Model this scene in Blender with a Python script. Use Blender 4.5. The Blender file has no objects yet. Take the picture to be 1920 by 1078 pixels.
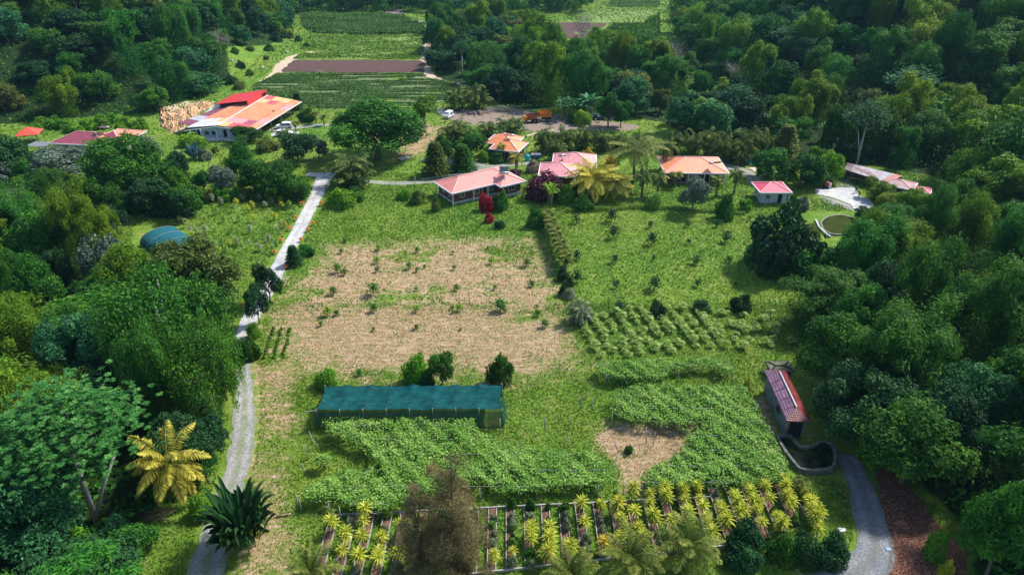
import bpy, math, random
import numpy as np
from mathutils import Vector, Matrix
rng = np.random.default_rng(7)
random.seed(7)
SC = bpy.context.scene
COL = SC.collection
# ------------------------------------------------------------------ camera
H = 55.0
PITCH = math.radians(29.66)
sP, cP = math.sin(PITCH), math.cos(PITCH)
F = 1280.0
cam = bpy.data.objects.new('camera', bpy.data.cameras.new('camera'))
COL.objects.link(cam)
cam.location = (0, 0, H)
cam.rotation_euler = (math.pi / 2 - PITCH, 0, 0)
cam.data.sensor_width = 36
cam.data.lens = 24
cam.data.clip_end = 5000
cam.data.clip_start = 0.5
SC.camera = cam

# ------------------------------------------------------------------ terrain
LB = np.array([(-420, 150), (-185, 168), (-150, 181), (-128, 191), (-103, 199), (-98, 214), (-96, 246), (-100, 325), (-124, 428), (-128, 470), (-60, 500), (40, 520), (90, 560), (120, 900)], float)
RB = np.array([(72, -60), (74, 30), (80, 80), (90, 126), (99, 150), (99, 170), (90, 190), (68, 222), (70, 293), (92, 428), (112, 470), (140, 900)], float)


def seg_dist(P, poly, closed=False):
    P = np.asarray(P, float)
    d = np.full(len(P), 1e9)
    n = len(poly)
    for i in range(n if closed else n - 1):
        a = poly[i]; b = poly[(i + 1) % n]
        ab = b - a
        t = np.clip(((P - a) @ ab) / (ab @ ab), 0, 1)
        d = np.minimum(d, np.hypot(*(P - a - t[:, None] * ab).T))
    return d


def inside(P, poly):
    P = np.asarray(P, float); x = P[:, 0]; y = P[:, 1]
    r = np.zeros(len(P), bool)
    n = len(poly)
    for i in range(n):
        x0, y0 = poly[i]; x1, y1 = poly[(i + 1) % n]
        if y0 == y1:
            continue
        c = ((y0 > y) != (y1 > y)) & (x < (x1 - x0) * (y - y0) / (y1 - y0) + x0)
        r ^= c
    return r


LPOLY = np.vstack([LB, [(120, 1200), (-900, 1200), (-900, 150)]])
RPOLY = np.vstack([RB, [(900, 900), (900, -60)]])
_hill = {}


def terrain(x, y):
    x = np.atleast_1d(np.asarray(x, float)); y = np.atleast_1d(np.asarray(y, float))
    P = np.stack([x, y], 1)
    z = np.zeros(len(P))
    for poly, line, k in ((LPOLY, LB, .52), (RPOLY, RB, .5)):
        m = inside(P, poly)
        d = seg_dist(P[m], line)
        z[m] += k * (np.sqrt(d * d + 36) - 6) * (1 - .25 * np.clip(d / 250, 0, 1))
        z[m] += np.clip(d / 40, 0, 1) * 2.5 * np.sin(x[m] * .055 + 1) * np.cos(y[m] * .047)
    z += .12 * np.sin(x * .21 + .7) * np.sin(y * .17) + .05 * np.sin(x * .55 + y * .4) - .17
    return z


def tz(x, y):
    return float(terrain(x, y)[0])


def ray(px, py):
    u = (px - 960) / F; v = (py - 539) / F
    return u, cP - v * sP, -(sP + v * cP)


def P(px, py, z=None, h=0.0):
    """world point under a photo pixel, on the plane z or on the terrain (+h)"""
    dx, dy, dz = ray(px, py)
    if z is not None:
        t = (z - H) / dz
        return (dx * t, dy * t, z)
    ts = np.arange(45, 900, 1.0)
    zz = H + dz * ts
    m = np.nonzero(zz < terrain(dx * ts, dy * ts) + h)[0]
    if len(m) == 0:
        t = 900.0
    else:
        b = ts[m[0]]; a = b - 1
        for _ in range(8):
            c = (a + b) / 2
            if H + dz * c < tz(dx * c, dy * c) + h: b = c
            else: a = c
        t = b
    return (dx * t, dy * t, tz(dx * t, dy * t) + h)


def mpp(p):
    """photo pixels per metre at a world point"""
    return F / (p[1] * cP + (H - p[2]) * sP)


def topz(p, py):
    """height of the point right above p that shows at photo row py"""
    dx, dy, dz = ray(960, py)
    return H + dz * p[1] / dy


def W2(pts, z=0.0):
    return np.array([P(a, b, z)[:2] for a, b in pts])


def project(x, y, z):
    dy = y; dz = z - H
    d = dy * cP - dz * sP
    up = dy * sP + dz * cP
    return 960 + F * x / d, 539 - F * up / d, d

# ------------------------------------------------------------------ mesh builder
class MB:
    def __init__(s):
        s.V = []; s.L = []; s.N = []; s.T = []; s.M = []; s.S = []; s.n = 0

    def add(s, V, faces, tint=0.5, mat=0, smooth=False):
        V = np.asarray(V, np.float32).reshape(-1, 3)
        s.V.append(V)
        t = np.empty(len(V), np.float32); t[:] = tint
        s.T.append(t)
        if isinstance(faces, np.ndarray):
            s.L.append((faces + s.n).ravel().astype(np.int32))
            s.N.append(np.full(len(faces), faces.shape[1], np.int32))
            k = len(faces)
        else:
            s.L.append(np.array([i + s.n for f in faces for i in f], np.int32))
            s.N.append(np.array([len(f) for f in faces], np.int32))
            k = len(faces)
        s.M.append(np.full(k, mat, np.int32)); s.S.append(np.full(k, smooth, bool))
        s.n += len(V)
        return s

    def mesh(s, name, mats):
        me = bpy.data.meshes.new(name)
        if s.n:
            V = np.concatenate(s.V); L = np.concatenate(s.L); N = np.concatenate(s.N)
            me.vertices.add(len(V)); me.vertices.foreach_set('co', V.ravel())
            me.loops.add(len(L)); me.loops.foreach_set('vertex_index', L)
            me.polygons.add(len(N))
            st = np.zeros(len(N), np.int32); st[1:] = np.cumsum(N)[:-1]
            me.polygons.foreach_set('loop_start', st)
            me.polygons.foreach_set('loop_total', N)
            me.polygons.foreach_set('material_index', np.concatenate(s.M))
            me.polygons.foreach_set('use_smooth', np.concatenate(s.S))
            a = me.attributes.new('tint', 'FLOAT', 'POINT')
            a.data.foreach_set('value', np.concatenate(s.T))
            me.update(calc_edges=True)
            me.validate()
        for m in (mats if isinstance(mats, (list, tuple)) else [mats]):
            me.materials.append(m)
        return me

    def build(s, name, mats, parent=None, loc=None):
        o = bpy.data.objects.new(name, s.mesh(name, mats))
        COL.objects.link(o)
        if parent: o.parent = parent
        if loc: o.location = loc
        return o


def tag(o, label=None, cat=None, group=None, kind=None):
    if label: o['label'] = label
    if cat: o['category'] = cat
    if group: o['group'] = group
    if kind: o['kind'] = kind
    return o


def thing(name, label, cat, loc=(0, 0, 0), rz=0.0, group=None):
    o = bpy.data.objects.new(name, None)
    COL.objects.link(o); o.location = loc; o.rotation_euler = (0, 0, rz)
    o.empty_display_size = .3
    return tag(o, label, cat, group)


def norm(a):
    return a / np.maximum(np.linalg.norm(a, axis=-1, keepdims=True), 1e-9)


def cards(mb, C, N, U, w, l, tint, mat=0, base=0.0):
    """leaf-shaped quads: centre C, normal N, long direction U"""
    N = norm(N); U = norm(U - N * (U * N).sum(1, keepdims=True)); S = np.cross(N, U)
    n = len(C)
    w = (np.zeros(n) + w)[:, None]; l = (np.zeros(n) + l)[:, None]
    V = np.empty((n, 4, 3), np.float32)
    V[:, 0] = C - U * l * (.5 - base)
    V[:, 1] = C + S * w * .5 + U * l * (.02 + base) + N * w * .12
    V[:, 2] = C + U * l * (.5 + base)
    V[:, 3] = C - S * w * .5 + U * l * (.02 + base) + N * w * .12
    t = np.repeat(np.zeros(n) + tint, 4)
    mb.add(V.reshape(-1, 3), np.arange(n * 4).reshape(-1, 4), t, mat)


def tube(mb, pts, rad, sides=6, mat=0, tint=.5, cap=True):
    pts = np.asarray(pts, float); n = len(pts)
    rad = np.zeros(n) + rad
    V = []
    for i in range(n):
        d = pts[min(i + 1, n - 1)] - pts[max(i - 1, 0)]
        d = d / (np.linalg.norm(d) + 1e-9)
        a = np.cross(d, (0, 0, 1)) if abs(d[2]) < .95 else np.cross(d, (1, 0, 0))
        a /= np.linalg.norm(a); b = np.cross(d, a)
        for k in range(sides):
            t = 2 * math.pi * k / sides
            V.append(pts[i] + rad[i] * (math.cos(t) * a + math.sin(t) * b))
    fc = [(i * sides + k, i * sides + (k + 1) % sides, (i + 1) * sides + (k + 1) % sides, (i + 1) * sides + k) for i in range(n - 1) for k in range(sides)]
    if cap:
        fc.append(tuple(range(sides))[::-1]); fc.append(tuple((n - 1) * sides + k for k in range(sides)))
    mb.add(np.array(V), fc, tint, mat, True)


def box(mb, x0, x1, y0, y1, z0, z1, mat=0, tint=.5, M=None):
    V = np.array([(x, y, z) for z in (z0, z1) for x, y in ((x0, y0), (x1, y0), (x1, y1), (x0, y1))], float)
    if M is not None:
        V = np.array([M @ Vector(v) for v in V])
    mb.add(V, [(3, 2, 1, 0), (4, 5, 6, 7), (0, 1, 5, 4), (1, 2, 6, 5), (2, 3, 7, 6), (3, 0, 4, 7)], tint, mat)


def beam(mb, a, b, w, h, mat=0, tint=.5):
    """box beam from a to b"""
    a = Vector(a); b = Vector(b); d = b - a; L = d.length
    q = d.to_track_quat('X', 'Z')
    M = Matrix.Translation(a) @ q.to_matrix().to_4x4()
    box(mb, 0, L, -w / 2, w / 2, -h / 2, h / 2, mat, tint, M)

# ------------------------------------------------------------------ materials
def newmat(name):
    m = bpy.data.materials.new(name); m.use_nodes = True
    nt = m.node_tree
    b = nt.nodes['Principled BSDF']
    return m, nt, b


def N(nt, t, **k):
    n = nt.nodes.new(t)
    for a, v in k.items():
        if a.startswith('i_'):
            key = a[2:]
            n.inputs[int(key) if key.isdigit() else key].default_value = v
        else:
            setattr(n, a, v)
    return n


def ramp(nt, fac, stops, interp='LINEAR'):
    r = nt.nodes.new('ShaderNodeValToRGB')
    r.color_ramp.interpolation = interp
    e = r.color_ramp.elements
    e[0].position = stops[0][0]; e[0].color = (*stops[0][1], 1)
    e[1].position = stops[-1][0]; e[1].color = (*stops[-1][1], 1)
    for p, c in stops[1:-1]:
        x = e.new(p); x.color = (*c, 1)
    nt.links.new(fac, r.inputs[0])
    return r.outputs[0]


def mixc(nt, fac, a, b, mode='MIX'):
    m = nt.nodes.new('ShaderNodeMix'); m.data_type = 'RGBA'; m.blend_type = mode
    for s, v in ((m.inputs[0], fac), (m.inputs[6], a), (m.inputs[7], b)):
        if hasattr(v, 'is_linked'): nt.links.new(v, s)
        elif isinstance(v, (int, float)): s.default_value = v
        else: s.default_value = (*v, 1)
    return m.outputs[2]


def math_(nt, op, a, b=None, c=None, clamp=False):
    m = nt.nodes.new('ShaderNodeMath'); m.operation = op; m.use_clamp = clamp
    for i, v in enumerate((a, b, c)):
        if v is None: continue
        if hasattr(v, 'is_linked'): nt.links.new(v, m.inputs[i])
        else: m.inputs[i].default_value = v
    return m.outputs[0]


def noise(nt, scale, detail=4, rough=.6, vec=None, sc=None):
    n = N(nt, 'ShaderNodeTexNoise')
    n.inputs['Scale'].default_value = scale; n.inputs['Detail'].default_value = detail; n.inputs['Roughness'].default_value = rough
    if vec is None:
        tc = nt.nodes.new('ShaderNodeNewGeometry'); vec = tc.outputs['Position']
    if sc:
        mp = nt.nodes.new('ShaderNodeMapping'); mp.inputs['Scale'].default_value = sc
        nt.links.new(vec, mp.inputs[0]); vec = mp.outputs[0]
    nt.links.new(vec, n.inputs['Vector'])
    return n.outputs[0]


def leafmat(name, dark, mid, light, trans=.3, rough=.6, vary=.4, hue=.03, spec=.16):
    m, nt, b = newmat(name)
    at = N(nt, 'ShaderNodeAttribute', attribute_name='tint')
    col = ramp(nt, at.outputs['Fac'], [(0, dark), (.5, mid), (1, light)])
    oi = nt.nodes.new('ShaderNodeObjectInfo')
    hs = nt.nodes.new('ShaderNodeHueSaturation')
    v = math_(nt, 'MULTIPLY_ADD', oi.outputs['Random'], vary, 1 - vary / 2)
    r2 = math_(nt, 'FRACT', math_(nt, 'MULTIPLY', oi.outputs['Random'], 7.31))
    h = math_(nt, 'MULTIPLY_ADD', r2, hue, .5 - hue / 2)
    nt.links.new(v, hs.inputs['Value']); nt.links.new(h, hs.inputs['Hue']); nt.links.new(col, hs.inputs['Color'])
    nt.links.new(hs.outputs[0], b.inputs['Base Color'])
    b.inputs['Roughness'].default_value = rough
    b.inputs['Specular IOR Level'].default_value = spec
    tr = nt.nodes.new('ShaderNodeBsdfTranslucent'); nt.links.new(hs.outputs[0], tr.inputs[0])
    mx = nt.nodes.new('ShaderNodeMixShader'); mx.inputs[0].default_value = trans
    nt.links.new(b.outputs[0], mx.inputs[1]); nt.links.new(tr.outputs[0], mx.inputs[2])
    nt.links.new(mx.outputs[0], nt.nodes['Material Output'].inputs[0])
    return m


def plain(name, col, rough=.7, var=.25, scale=3, metal=0, bump=0, spec=.3, col2=None):
    m, nt, b = newmat(name)
    tc = nt.nodes.new('ShaderNodeTexCoord')
    n = noise(nt, scale, 5, .65, tc.outputs['Object'])
    c2 = col2 or tuple(c * (1 - var) for c in col)
    c = ramp(nt, n, [(.35, c2), (.65, col)])
    nt.links.new(c, b.inputs['Base Color'])
    b.inputs['Roughness'].default_value = rough; b.inputs['Metallic'].default_value = metal
    b.inputs['Specular IOR Level'].default_value = spec
    if bump:
        bp = nt.nodes.new('ShaderNodeBump'); bp.inputs['Strength'].default_value = bump
        nt.links.new(n, bp.inputs['Height']); nt.links.new(bp.outputs[0], b.inputs['Normal'])
    return m


LM = {
    'broad': leafmat('leaf_broad', (0.014, 0.07, 0.01), (0.042, 0.158, 0.014), (0.14, 0.34, 0.03)),
    'dark': leafmat('leaf_dark', (0.009, 0.042, 0.014), (0.022, 0.082, 0.022), (0.06, 0.16, 0.035), .2),
    'teal': leafmat('leaf_teal', (0.014, 0.078, 0.026), (0.036, 0.15, 0.046), (0.11, 0.3, 0.1), .25),
    'bamboo': leafmat('leaf_bamboo', (0.042, 0.12, 0.006), (0.12, 0.235, 0.01), (0.3, 0.45, 0.03), .35),
    'bamboog': leafmat('leaf_bamboo_green', (0.015, 0.085, 0.01), (0.046, 0.17, 0.018), (0.13, 0.34, 0.035), .35),
    'bright': leafmat('leaf_bright', (0.062, 0.188, 0.013), (0.138, 0.312, 0.018), (0.300, 0.500, 0.031), .35),
    'olive': leafmat('leaf_olive', (0.051, 0.093, 0.017), (0.119, 0.178, 0.031), (0.323, 0.340, 0.076), .3),
    'areca': leafmat('leaf_areca', (0.031, 0.082, 0.017), (0.093, 0.162, 0.031), (0.340, 0.374, 0.085), .3, hue=.02),
    'grass': leafmat('leaf_grass', (0.05, 0.13, 0.01), (0.13, 0.25, 0.022), (0.32, 0.44, 0.08), .3, vary=0, hue=0),
    'vine': leafmat('leaf_vine', (0.07, 0.2, 0.022), (0.185, 0.36, 0.05), (0.42, 0.58, 0.15), .3, vary=0, hue=0, rough=.42),
    'yellow': leafmat('leaf_yellow', (0.11, 0.19, 0.012), (0.4, 0.45, 0.03), (0.8, 0.78, 0.14), .35, vary=.2, hue=.01),
    'gold': leafmat('leaf_gold', (0.200, 0.170, 0.012), (0.500, 0.380, 0.030), (0.800, 0.620, 0.100), .3, vary=.1, hue=0),
    'coco': leafmat('leaf_coconut', (0.105, 0.128, 0.018), (0.255, 0.270, 0.038), (0.600, 0.510, 0.105), .3, vary=.15, hue=.01),
    'cocog': leafmat('leaf_coconut_green', (0.035, 0.075, 0.01), (0.095, 0.15, 0.02), (0.36, 0.37, 0.08), .3, vary=.15, hue=.01),
    'cocoy': leafmat('leaf_coconut_gold', (0.13, 0.17, 0.02), (0.42, 0.39, 0.04), (0.85, 0.7, 0.14), .3, vary=.1, hue=.01),
    'tealg': leafmat('leaf_umbrella', (0.018, 0.1, 0.018), (0.048, 0.19, 0.036), (0.13, 0.34, 0.08), .3, vary=.1, hue=.01),
    'crop': leafmat('leaf_crop', (0.09, 0.18, 0.025), (0.22, 0.34, 0.065), (0.46, 0.56, 0.17), .3, vary=.15, hue=.01),
    'corn': leafmat('leaf_corn', (0.05, 0.125, 0.022), (0.115, 0.225, 0.05), (0.26, 0.39, 0.13), .3, vary=0, hue=0),
    'maroon': leafmat('leaf_maroon', (0.046, 0.010, 0.021), (0.111, 0.021, 0.046), (0.260, 0.065, 0.104), .2, vary=.1, hue=0),
    'red': leafmat('leaf_red', (0.132, 0.007, 0.014), (0.360, 0.014, 0.034), (0.720, 0.060, 0.096), .25, vary=.1, hue=0),
    'orange': leafmat('leaf_orange', (0.250, 0.060, 0.015), (0.600, 0.160, 0.040), (0.850, 0.380, 0.150), .25, vary=.1, hue=0),
    'pale': leafmat('leaf_pale', (0.100, 0.140, 0.060), (0.240, 0.300, 0.150), (0.550, 0.580, 0.420), .25, vary=.15, hue=.01),
    'greyg': leafmat('leaf_greygreen', (0.056, 0.096, 0.064), (0.128, 0.192, 0.128), (0.304, 0.400, 0.288), .2, vary=.2, hue=.01),
    'blue': leafmat('leaf_blueagave', (0.030, 0.090, 0.100), (0.070, 0.180, 0.200), (0.220, 0.400, 0.420), .1, vary=.1, hue=0),
    'brown': leafmat('leaf_drybrown', (0.09, 0.078, 0.032), (0.19, 0.155, 0.065), (0.34, 0.27, 0.12), .25, vary=.1, hue=0),
    'straw': leafmat('leaf_straw', (0.18, 0.125, 0.06), (0.33, 0.235, 0.12), (0.5, 0.37, 0.24), .2, vary=0, hue=0),
    'dry': leafmat('leaf_deadtwig', (0.090, 0.080, 0.070), (0.170, 0.160, 0.140), (0.320, 0.300, 0.270), .1, vary=.1, hue=0),
    'pink': leafmat('leaf_pinkbloom', (0.120, 0.100, 0.070), (0.340, 0.250, 0.200), (0.660, 0.460, 0.420), .2, vary=.1, hue=0),
}
BARK = plain('bark', (.16, .13, .10), .9, .5, 4, bump=.3)
PALEBARK = plain('pale_bark', (.48, .46, .40), .8, .45, 5, bump=.2)
CULM = plain('bamboo_culm', (.20, .22, .07), .6, .4, 3)
DARKBARK = plain('dark_bark', (.045, .035, .028), .9, .4, 4)
PALMBARK = plain('palm_bark', (.20, .17, .13), .9, .5, 6)
WHITE = plain('white_paint', (.72, .72, .70), .5, .12, 2)
DARKGAP = plain('dark_interior', (.012, .012, .014), .8, .1)
GLASSM = plain('window_glass', (.03, .045, .055), .12, .3, 2, spec=.6)
POSTM = plain('weathered_post', (.34, .34, .33), .8, .4, 6)
STONE = plain('stone', (.30, .29, .27), .85, .45, 2.5, bump=.4)
CONC = plain('concrete', (.55, .54, .52), .8, .25, 1.2)
SOIL = plain('bed_soil', (.20, .105, .070), .95, .55, 5, bump=.5)
RUBBER = plain('rubber', (.02, .02, .02), .8, .2)
BRICKM = plain('brown_brick', (.17, .070, .045), .85, .35, 5)
BLUEW = plain('pale_blue_wall', (.52, .60, .68), .7, .35, 1.5)
WOODM = plain('timber', (.16, .12, .09), .8, .4, 4)
STEEL = plain('steel', (.45, .46, .48), .35, .2, 3, metal=.6)

# ------------------------------------------------------------------ plant prototypes
R = rng


def rdir(n, zmin=-1.0):
    z = R.uniform(zmin, 1, n); a = R.uniform(0, 2 * math.pi, n); r = np.sqrt(1 - z * z)
    return np.stack([r * np.cos(a), r * np.sin(a), z], 1)


def lobe_crown(mb, rad, z0, z1, nl, n, leaf, aspect=.6, lobr=(.28, .46), zmin=-.7, tightness=.62, up=.3, jitter=.55, tmean=.42, core=True, dlo=-.45):
    d = rdir(nl, dlo)
    hz = (z1 - z0)
    c = np.stack([d[:, 0] * rad * tightness, d[:, 1] * rad * tightness, z0 + hz * (.42 + .36 * d[:, 2])], 1)
    c += R.normal(0, .10, c.shape) * rad
    lr = R.uniform(lobr[0] * .7, lobr[1], nl) * rad
    lt = R.normal(0, .13, nl)
    w = lr ** 2 / (lr ** 2).sum()
    i = R.choice(nl, n, p=w)
    dd = rdir(n, zmin)
    sh = R.uniform(.55, 1.08, n) ** .7
    zs = min(1.0, .5 * hz / rad + .25)
    ph = R.uniform(0, 6.28, (nl, 3))
    wob = 1 + .20 * np.sin(dd[:, 0] * 5 + ph[i, 0]) * np.sin(dd[:, 1] * 5 + ph[i, 1]) + .16 * np.sin(dd[:, 2] * 7 + ph[i, 2])
    p = c[i] + dd * (lr[i] * sh * wob)[:, None] * np.array([1, 1, zs])
    keep = np.ones(n, bool)
    for k in range(nl):
        q = (p - c[k]) / np.array([1, 1, zs])
        keep &= ~((np.linalg.norm(q, axis=1) < lr[k] * .72) & (i != k))
    keep |= R.random(n) < .12
    p = p[keep]; dd = dd[keep]; i = i[keep]; n = len(p)
    nn = dd * .55 + R.normal(0, jitter, (n, 3)) + np.array([0, 0, up])
    uu = R.normal(0, 1, (n, 3)) + np.array([0, 0, -.35]) + dd * .5
    t = np.clip(tmean + lt[i] + R.normal(0, .2, n), 0, 1)
    s = leaf * R.uniform(.65, 1.35, n)
    cards(mb, p, nn, uu, s * aspect, s, t)
    return c, lr


def trunk_to(mb, centers, h0, r0, k=6, lean=0.0, base=(0, 0), z0=-.6):
    top = np.array([base[0] + lean, base[1] + lean * .3, h0])
    pts = [(base[0], base[1], z0), (base[0] + lean * .2 + R.normal(0, .05), base[1], h0 * .35), (base[0] + lean * .6, base[1] + R.normal(0, .1), h0 * .7), top]
    tube(mb, pts, [r0 * 1.25, r0, r0 * .85, r0 * .7], 7)
    for c in centers[:k]:
        m = top * .55 + c * .45 + R.normal(0, .15, 3) + (0, 0, .3)
        tube(mb, [top - (0, 0, r0), m, c], [r0 * .6, r0 * .38, r0 * .12], 5)


PROTO = {}


def reg(key, name, cat, rad, h, parts):
    me = parts[0][1]; V = np.empty(len(me.vertices) * 3, np.float32); me.vertices.foreach_get('co', V); V = V.reshape(-1, 3)
    rad = float(np.percentile(np.hypot(V[:, 0], V[:, 1]), 97)); h = float(np.percentile(V[:, 2], 99.7))
    PROTO[key] = dict(name=name, cat=cat, rad=rad, h=h, parts=parts)


def broad(key, rad, h, nl, n, leaf, zlow=.25, r0=.3, bark=None, **k):
    mb = MB(); c, lr = lobe_crown(mb, rad, h * zlow, h, nl, n, leaf, **k)
    t = MB(); trunk_to(t, c, h * (zlow + .15), r0, 7, R.normal(0, .4))
    reg(key, 'tree', 'tree', rad, h, [('crown', mb.mesh('crown', LM['broad']), True), ('trunk', t.mesh('trunk', bark or BARK), False)])


for k in range(3): broad('bn%d' % k, 5, 11, 24, 30000, .34, tightness=.66, zlow=.12)
for k in range(4): broad('bf%d' % k, 5, 10, 17, 13000, .48, tightness=.64, zlow=.08)
for k in range(2): broad('bm%d' % k, 3, 6, 13, 8000, .28, zlow=.08, r0=.16, dlo=-.6)


def bamboo(key, n, heads, leafw, leafl, h=12):
    mb = MB(); t = MB()
    per = n // heads
    for k in range(heads):
        a = 2 * math.pi * k / heads + R.uniform(-.4, .4)
        rr = R.uniform(.8, 4.0) * (1 if k else 0)
        hz = h * R.uniform(.62, 1.0)
        c = np.array([math.cos(a) * rr, math.sin(a) * rr, hz - 2.4])
        rad = R.uniform(1.8, 3.2)
        nsub = 12; sd = rdir(nsub, -.5); srad = R.uniform(.34, .58, nsub) * rad
        el = np.array([rad, rad, R.uniform(2.4, 3.8)])
        si = R.integers(0, nsub, per); d = rdir(per, -.85)
        d = norm(d + sd[si] * .35)
        p = c + sd[si] * el * .72 + d * (srad[si] * R.uniform(.6, 1.15, per))[:, None] * (1, 1, 1.35)
        p[:, 2] -= R.random(per) ** 3 * 1.2
        out = np.array([math.cos(a), math.sin(a), 0]) * .8
        p += out * np.clip(-d[:, 2:3], 0, 1) * R.uniform(0, .8)
        g = np.array([0, 0, -1.0]); tang = g - d * (d @ g)[:, None]
        uu = norm(tang + 1e-6) * .7 + R.normal(0, .5, (per, 3)) + (0, 0, -.3)
        nn = d + R.normal(0, .5, (per, 3)) + (0, 0, .25)
        ht = R.normal(0, .1)
        tt = np.clip(.42 + ht + .16 * (R.random(per) - .5) + R.normal(0, .18, per), 0, 1)
        s = R.uniform(.7, 1.3, per)
        cards(mb, p, nn, uu, leafw * s, leafl * s, np.clip(tt + R.normal(0, .1, nsub)[si], 0, 1))
        base = np.array([math.cos(a), math.sin(a), 0]) * rr * .25
        tube(t, [base - (0, 0, .5), base + (c - base) * .5 + (0, 0, 1.2), c + (0, 0, 1)], [.09, .07, .03], 4)
    # lower leafy skirt
    m = n // 4
    p = np.stack([R.normal(0, 1.9, m), R.normal(0, 1.9, m), R.uniform(.5, h * .62, m)], 1)
    cards(mb, p, R.normal(0, 1, (m, 3)), R.normal(0, .6, (m, 3)) + (0, 0, -.8), leafw, leafl, np.clip(R.normal(.25, .15, m), 0, 1))
    reg(key, 'bamboo_clump', 'bamboo', 5.0, h, [('foliage', mb.mesh('foliage', LM['bamboo']), True), ('culms', t.mesh('culms', CULM), False)])


def arching(key, n, culms, leafw, leafl, h=13):
    """fountain shaped bamboo: arching culms carrying feathery plumes"""
    mb = MB(); t = MB(); per = n // culms
    for k in range(culms):
        a = k * 2.4 + R.uniform(-.4, .4); reach = R.uniform(1.2, 6.0); hh = h * R.uniform(.65, 1.05)
        u = np.linspace(0, 1, 12)
        r_ = .6 * R.random() + reach * u ** 2.2; z = hh * np.sin(np.clip(u * R.uniform(1.7, 2.25), 0, 2.6))
        P_ = np.stack([np.cos(a) * r_, np.sin(a) * r_, z], 1)
        tube(t, P_[::3], [.08, .07, .05, .03], 4)
        v = .30 + .70 * R.random(per) ** .8; x = v * 11; i0 = np.minimum(x.astype(int), 10); f = (x - i0)[:, None]
        c = P_[i0] * (1 - f) + P_[i0 + 1] * f
        tg = norm(P_[i0 + 1] - P_[i0])
        w_ = (.35 + 1.15 * np.sin(np.clip((v - .25) / .75, 0, 1) * math.pi * .8 + .2)) * R.uniform(.7, 1.2)
        d = rdir(per)
        wob = 1 + .45 * np.sin(v * 26 + k) * np.sin(np.arctan2(d[:, 1], d[:, 0]) * 2 + k)
        p = c + d * (w_ * wob * R.uniform(.3, 1.05, per))[:, None] * (1, 1, .8)
        p[:, 2] -= R.random(per) ** 2 * .9
        uu = tg * .5 + R.normal(0, .5, (per, 3)) + d * (.4, .4, 0) + (0, 0, -.45)
        nn = d + R.normal(0, .5, (per, 3)) + (0, 0, .5)
        s_ = R.uniform(.7, 1.3, per)
        cards(mb, p, nn, uu, leafw * s_, leafl * s_, np.clip(.45 + R.normal(0, .1) + .12 * np.sin(v * 26 + k) + R.normal(0, .2, per), 0, 1))
    m = n // 5
    p = np.stack([R.normal(0, 2.2, m), R.normal(0, 2.2, m), R.uniform(.3, h * .5, m)], 1)
    cards(mb, p, R.normal(0, 1, (m, 3)), R.normal(0, .6, (m, 3)) + (0, 0, -.8), leafw, leafl, np.clip(R.normal(.3, .2, m), 0, 1))
    reg(key, 'bamboo_clump', 'bamboo', 5.0, h, [('foliage', mb.mesh('foliage', LM['bamboo']), True), ('culms', t.mesh('culms', CULM), False)])


for k in range(3): arching('an%d' % k, 24000, 17, .12, .50)
for k in range(3): arching('af%d' % k, 12000, 13, .18, .66)
for k in range(3): bamboo('mn%d' % k, 26000, 8, .12, .50, 13)
for k in range(4): bamboo('mf%d' % k, 14000, 7, .17, .62, 13)


def round_bush(key, rad, h, nl, n, leaf, name='shrub', cat='shrub', **k):
    mb = MB(); c, lr = lobe_crown(mb, rad, -h * .15, h, nl, n, leaf, zmin=-.95, dlo=-.8, **k)
    q = rdir(n // 2, -.3); p = q * (rad * .82, rad * .82, h * .66) * (R.uniform(.5, 1.05, n // 2) ** .5)[:, None] + (0, 0, h * .1)
    cards(mb, p, q + R.normal(0, .6, q.shape) + (0, 0, .2), R.normal(0, 1, q.shape) + (0, 0, -.3), leaf * .6, leaf, np.clip(R.normal(.4, .2, n // 2), 0, 1))
    t = MB(); tube(t, [(0, 0, -.3), (.03, 0, h * .25), (0, .05, h * .5)], [.06 * rad, .05 * rad, .03 * rad], 5)
    reg(key, name, cat, rad, h, [('foliage', mb.mesh('foliage', LM['broad']), True), ('stem', t.mesh('stem', BARK), False)])


for k in range(3): round_bush('sh%d' % k, 1.5, 2.3, 9, 2600, .21)
for k in range(2): round_bush('shl%d' % k, 1.5, 2.3, 8, 900, .42, aspect=.5)


def sapling(key, n, h):
    mb = MB(); t = MB()
    p = np.stack([R.normal(0, .26, n), R.normal(0, .26, n), R.uniform(.3, 1, n) * h], 1)
    p[:, :2] *= (1.3 - .6 * p[:, 2:3] / h)
    cards(mb, p, R.normal(0, .7, (n, 3)) + (0, 0, .6), p * (1, 1, 0) + R.normal(0, .3, (n, 3)) + (0, 0, .25), .13, .28, np.clip(R.normal(.45, .22, n), 0, 1))
    tube(t, [(0, 0, -.2), (.02, 0, h * .5), (0, .02, h * .9)], [.03, .025, .012], 5)
    for _ in range(4):
        a = R.uniform(0, 6.28); tube(t, [(0, 0, h * .4), (.25 * math.cos(a), .25 * math.sin(a), h * .75)], [.015, .008], 4)
    reg(key, 'sapling', 'sapling', .45, h, [('foliage', mb.mesh('foliage', LM['broad']), True), ('stem', t.mesh('stem', BARK), False)])


for k in range(4): sapling('sp%d' % k, 170, 1.5)


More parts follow.
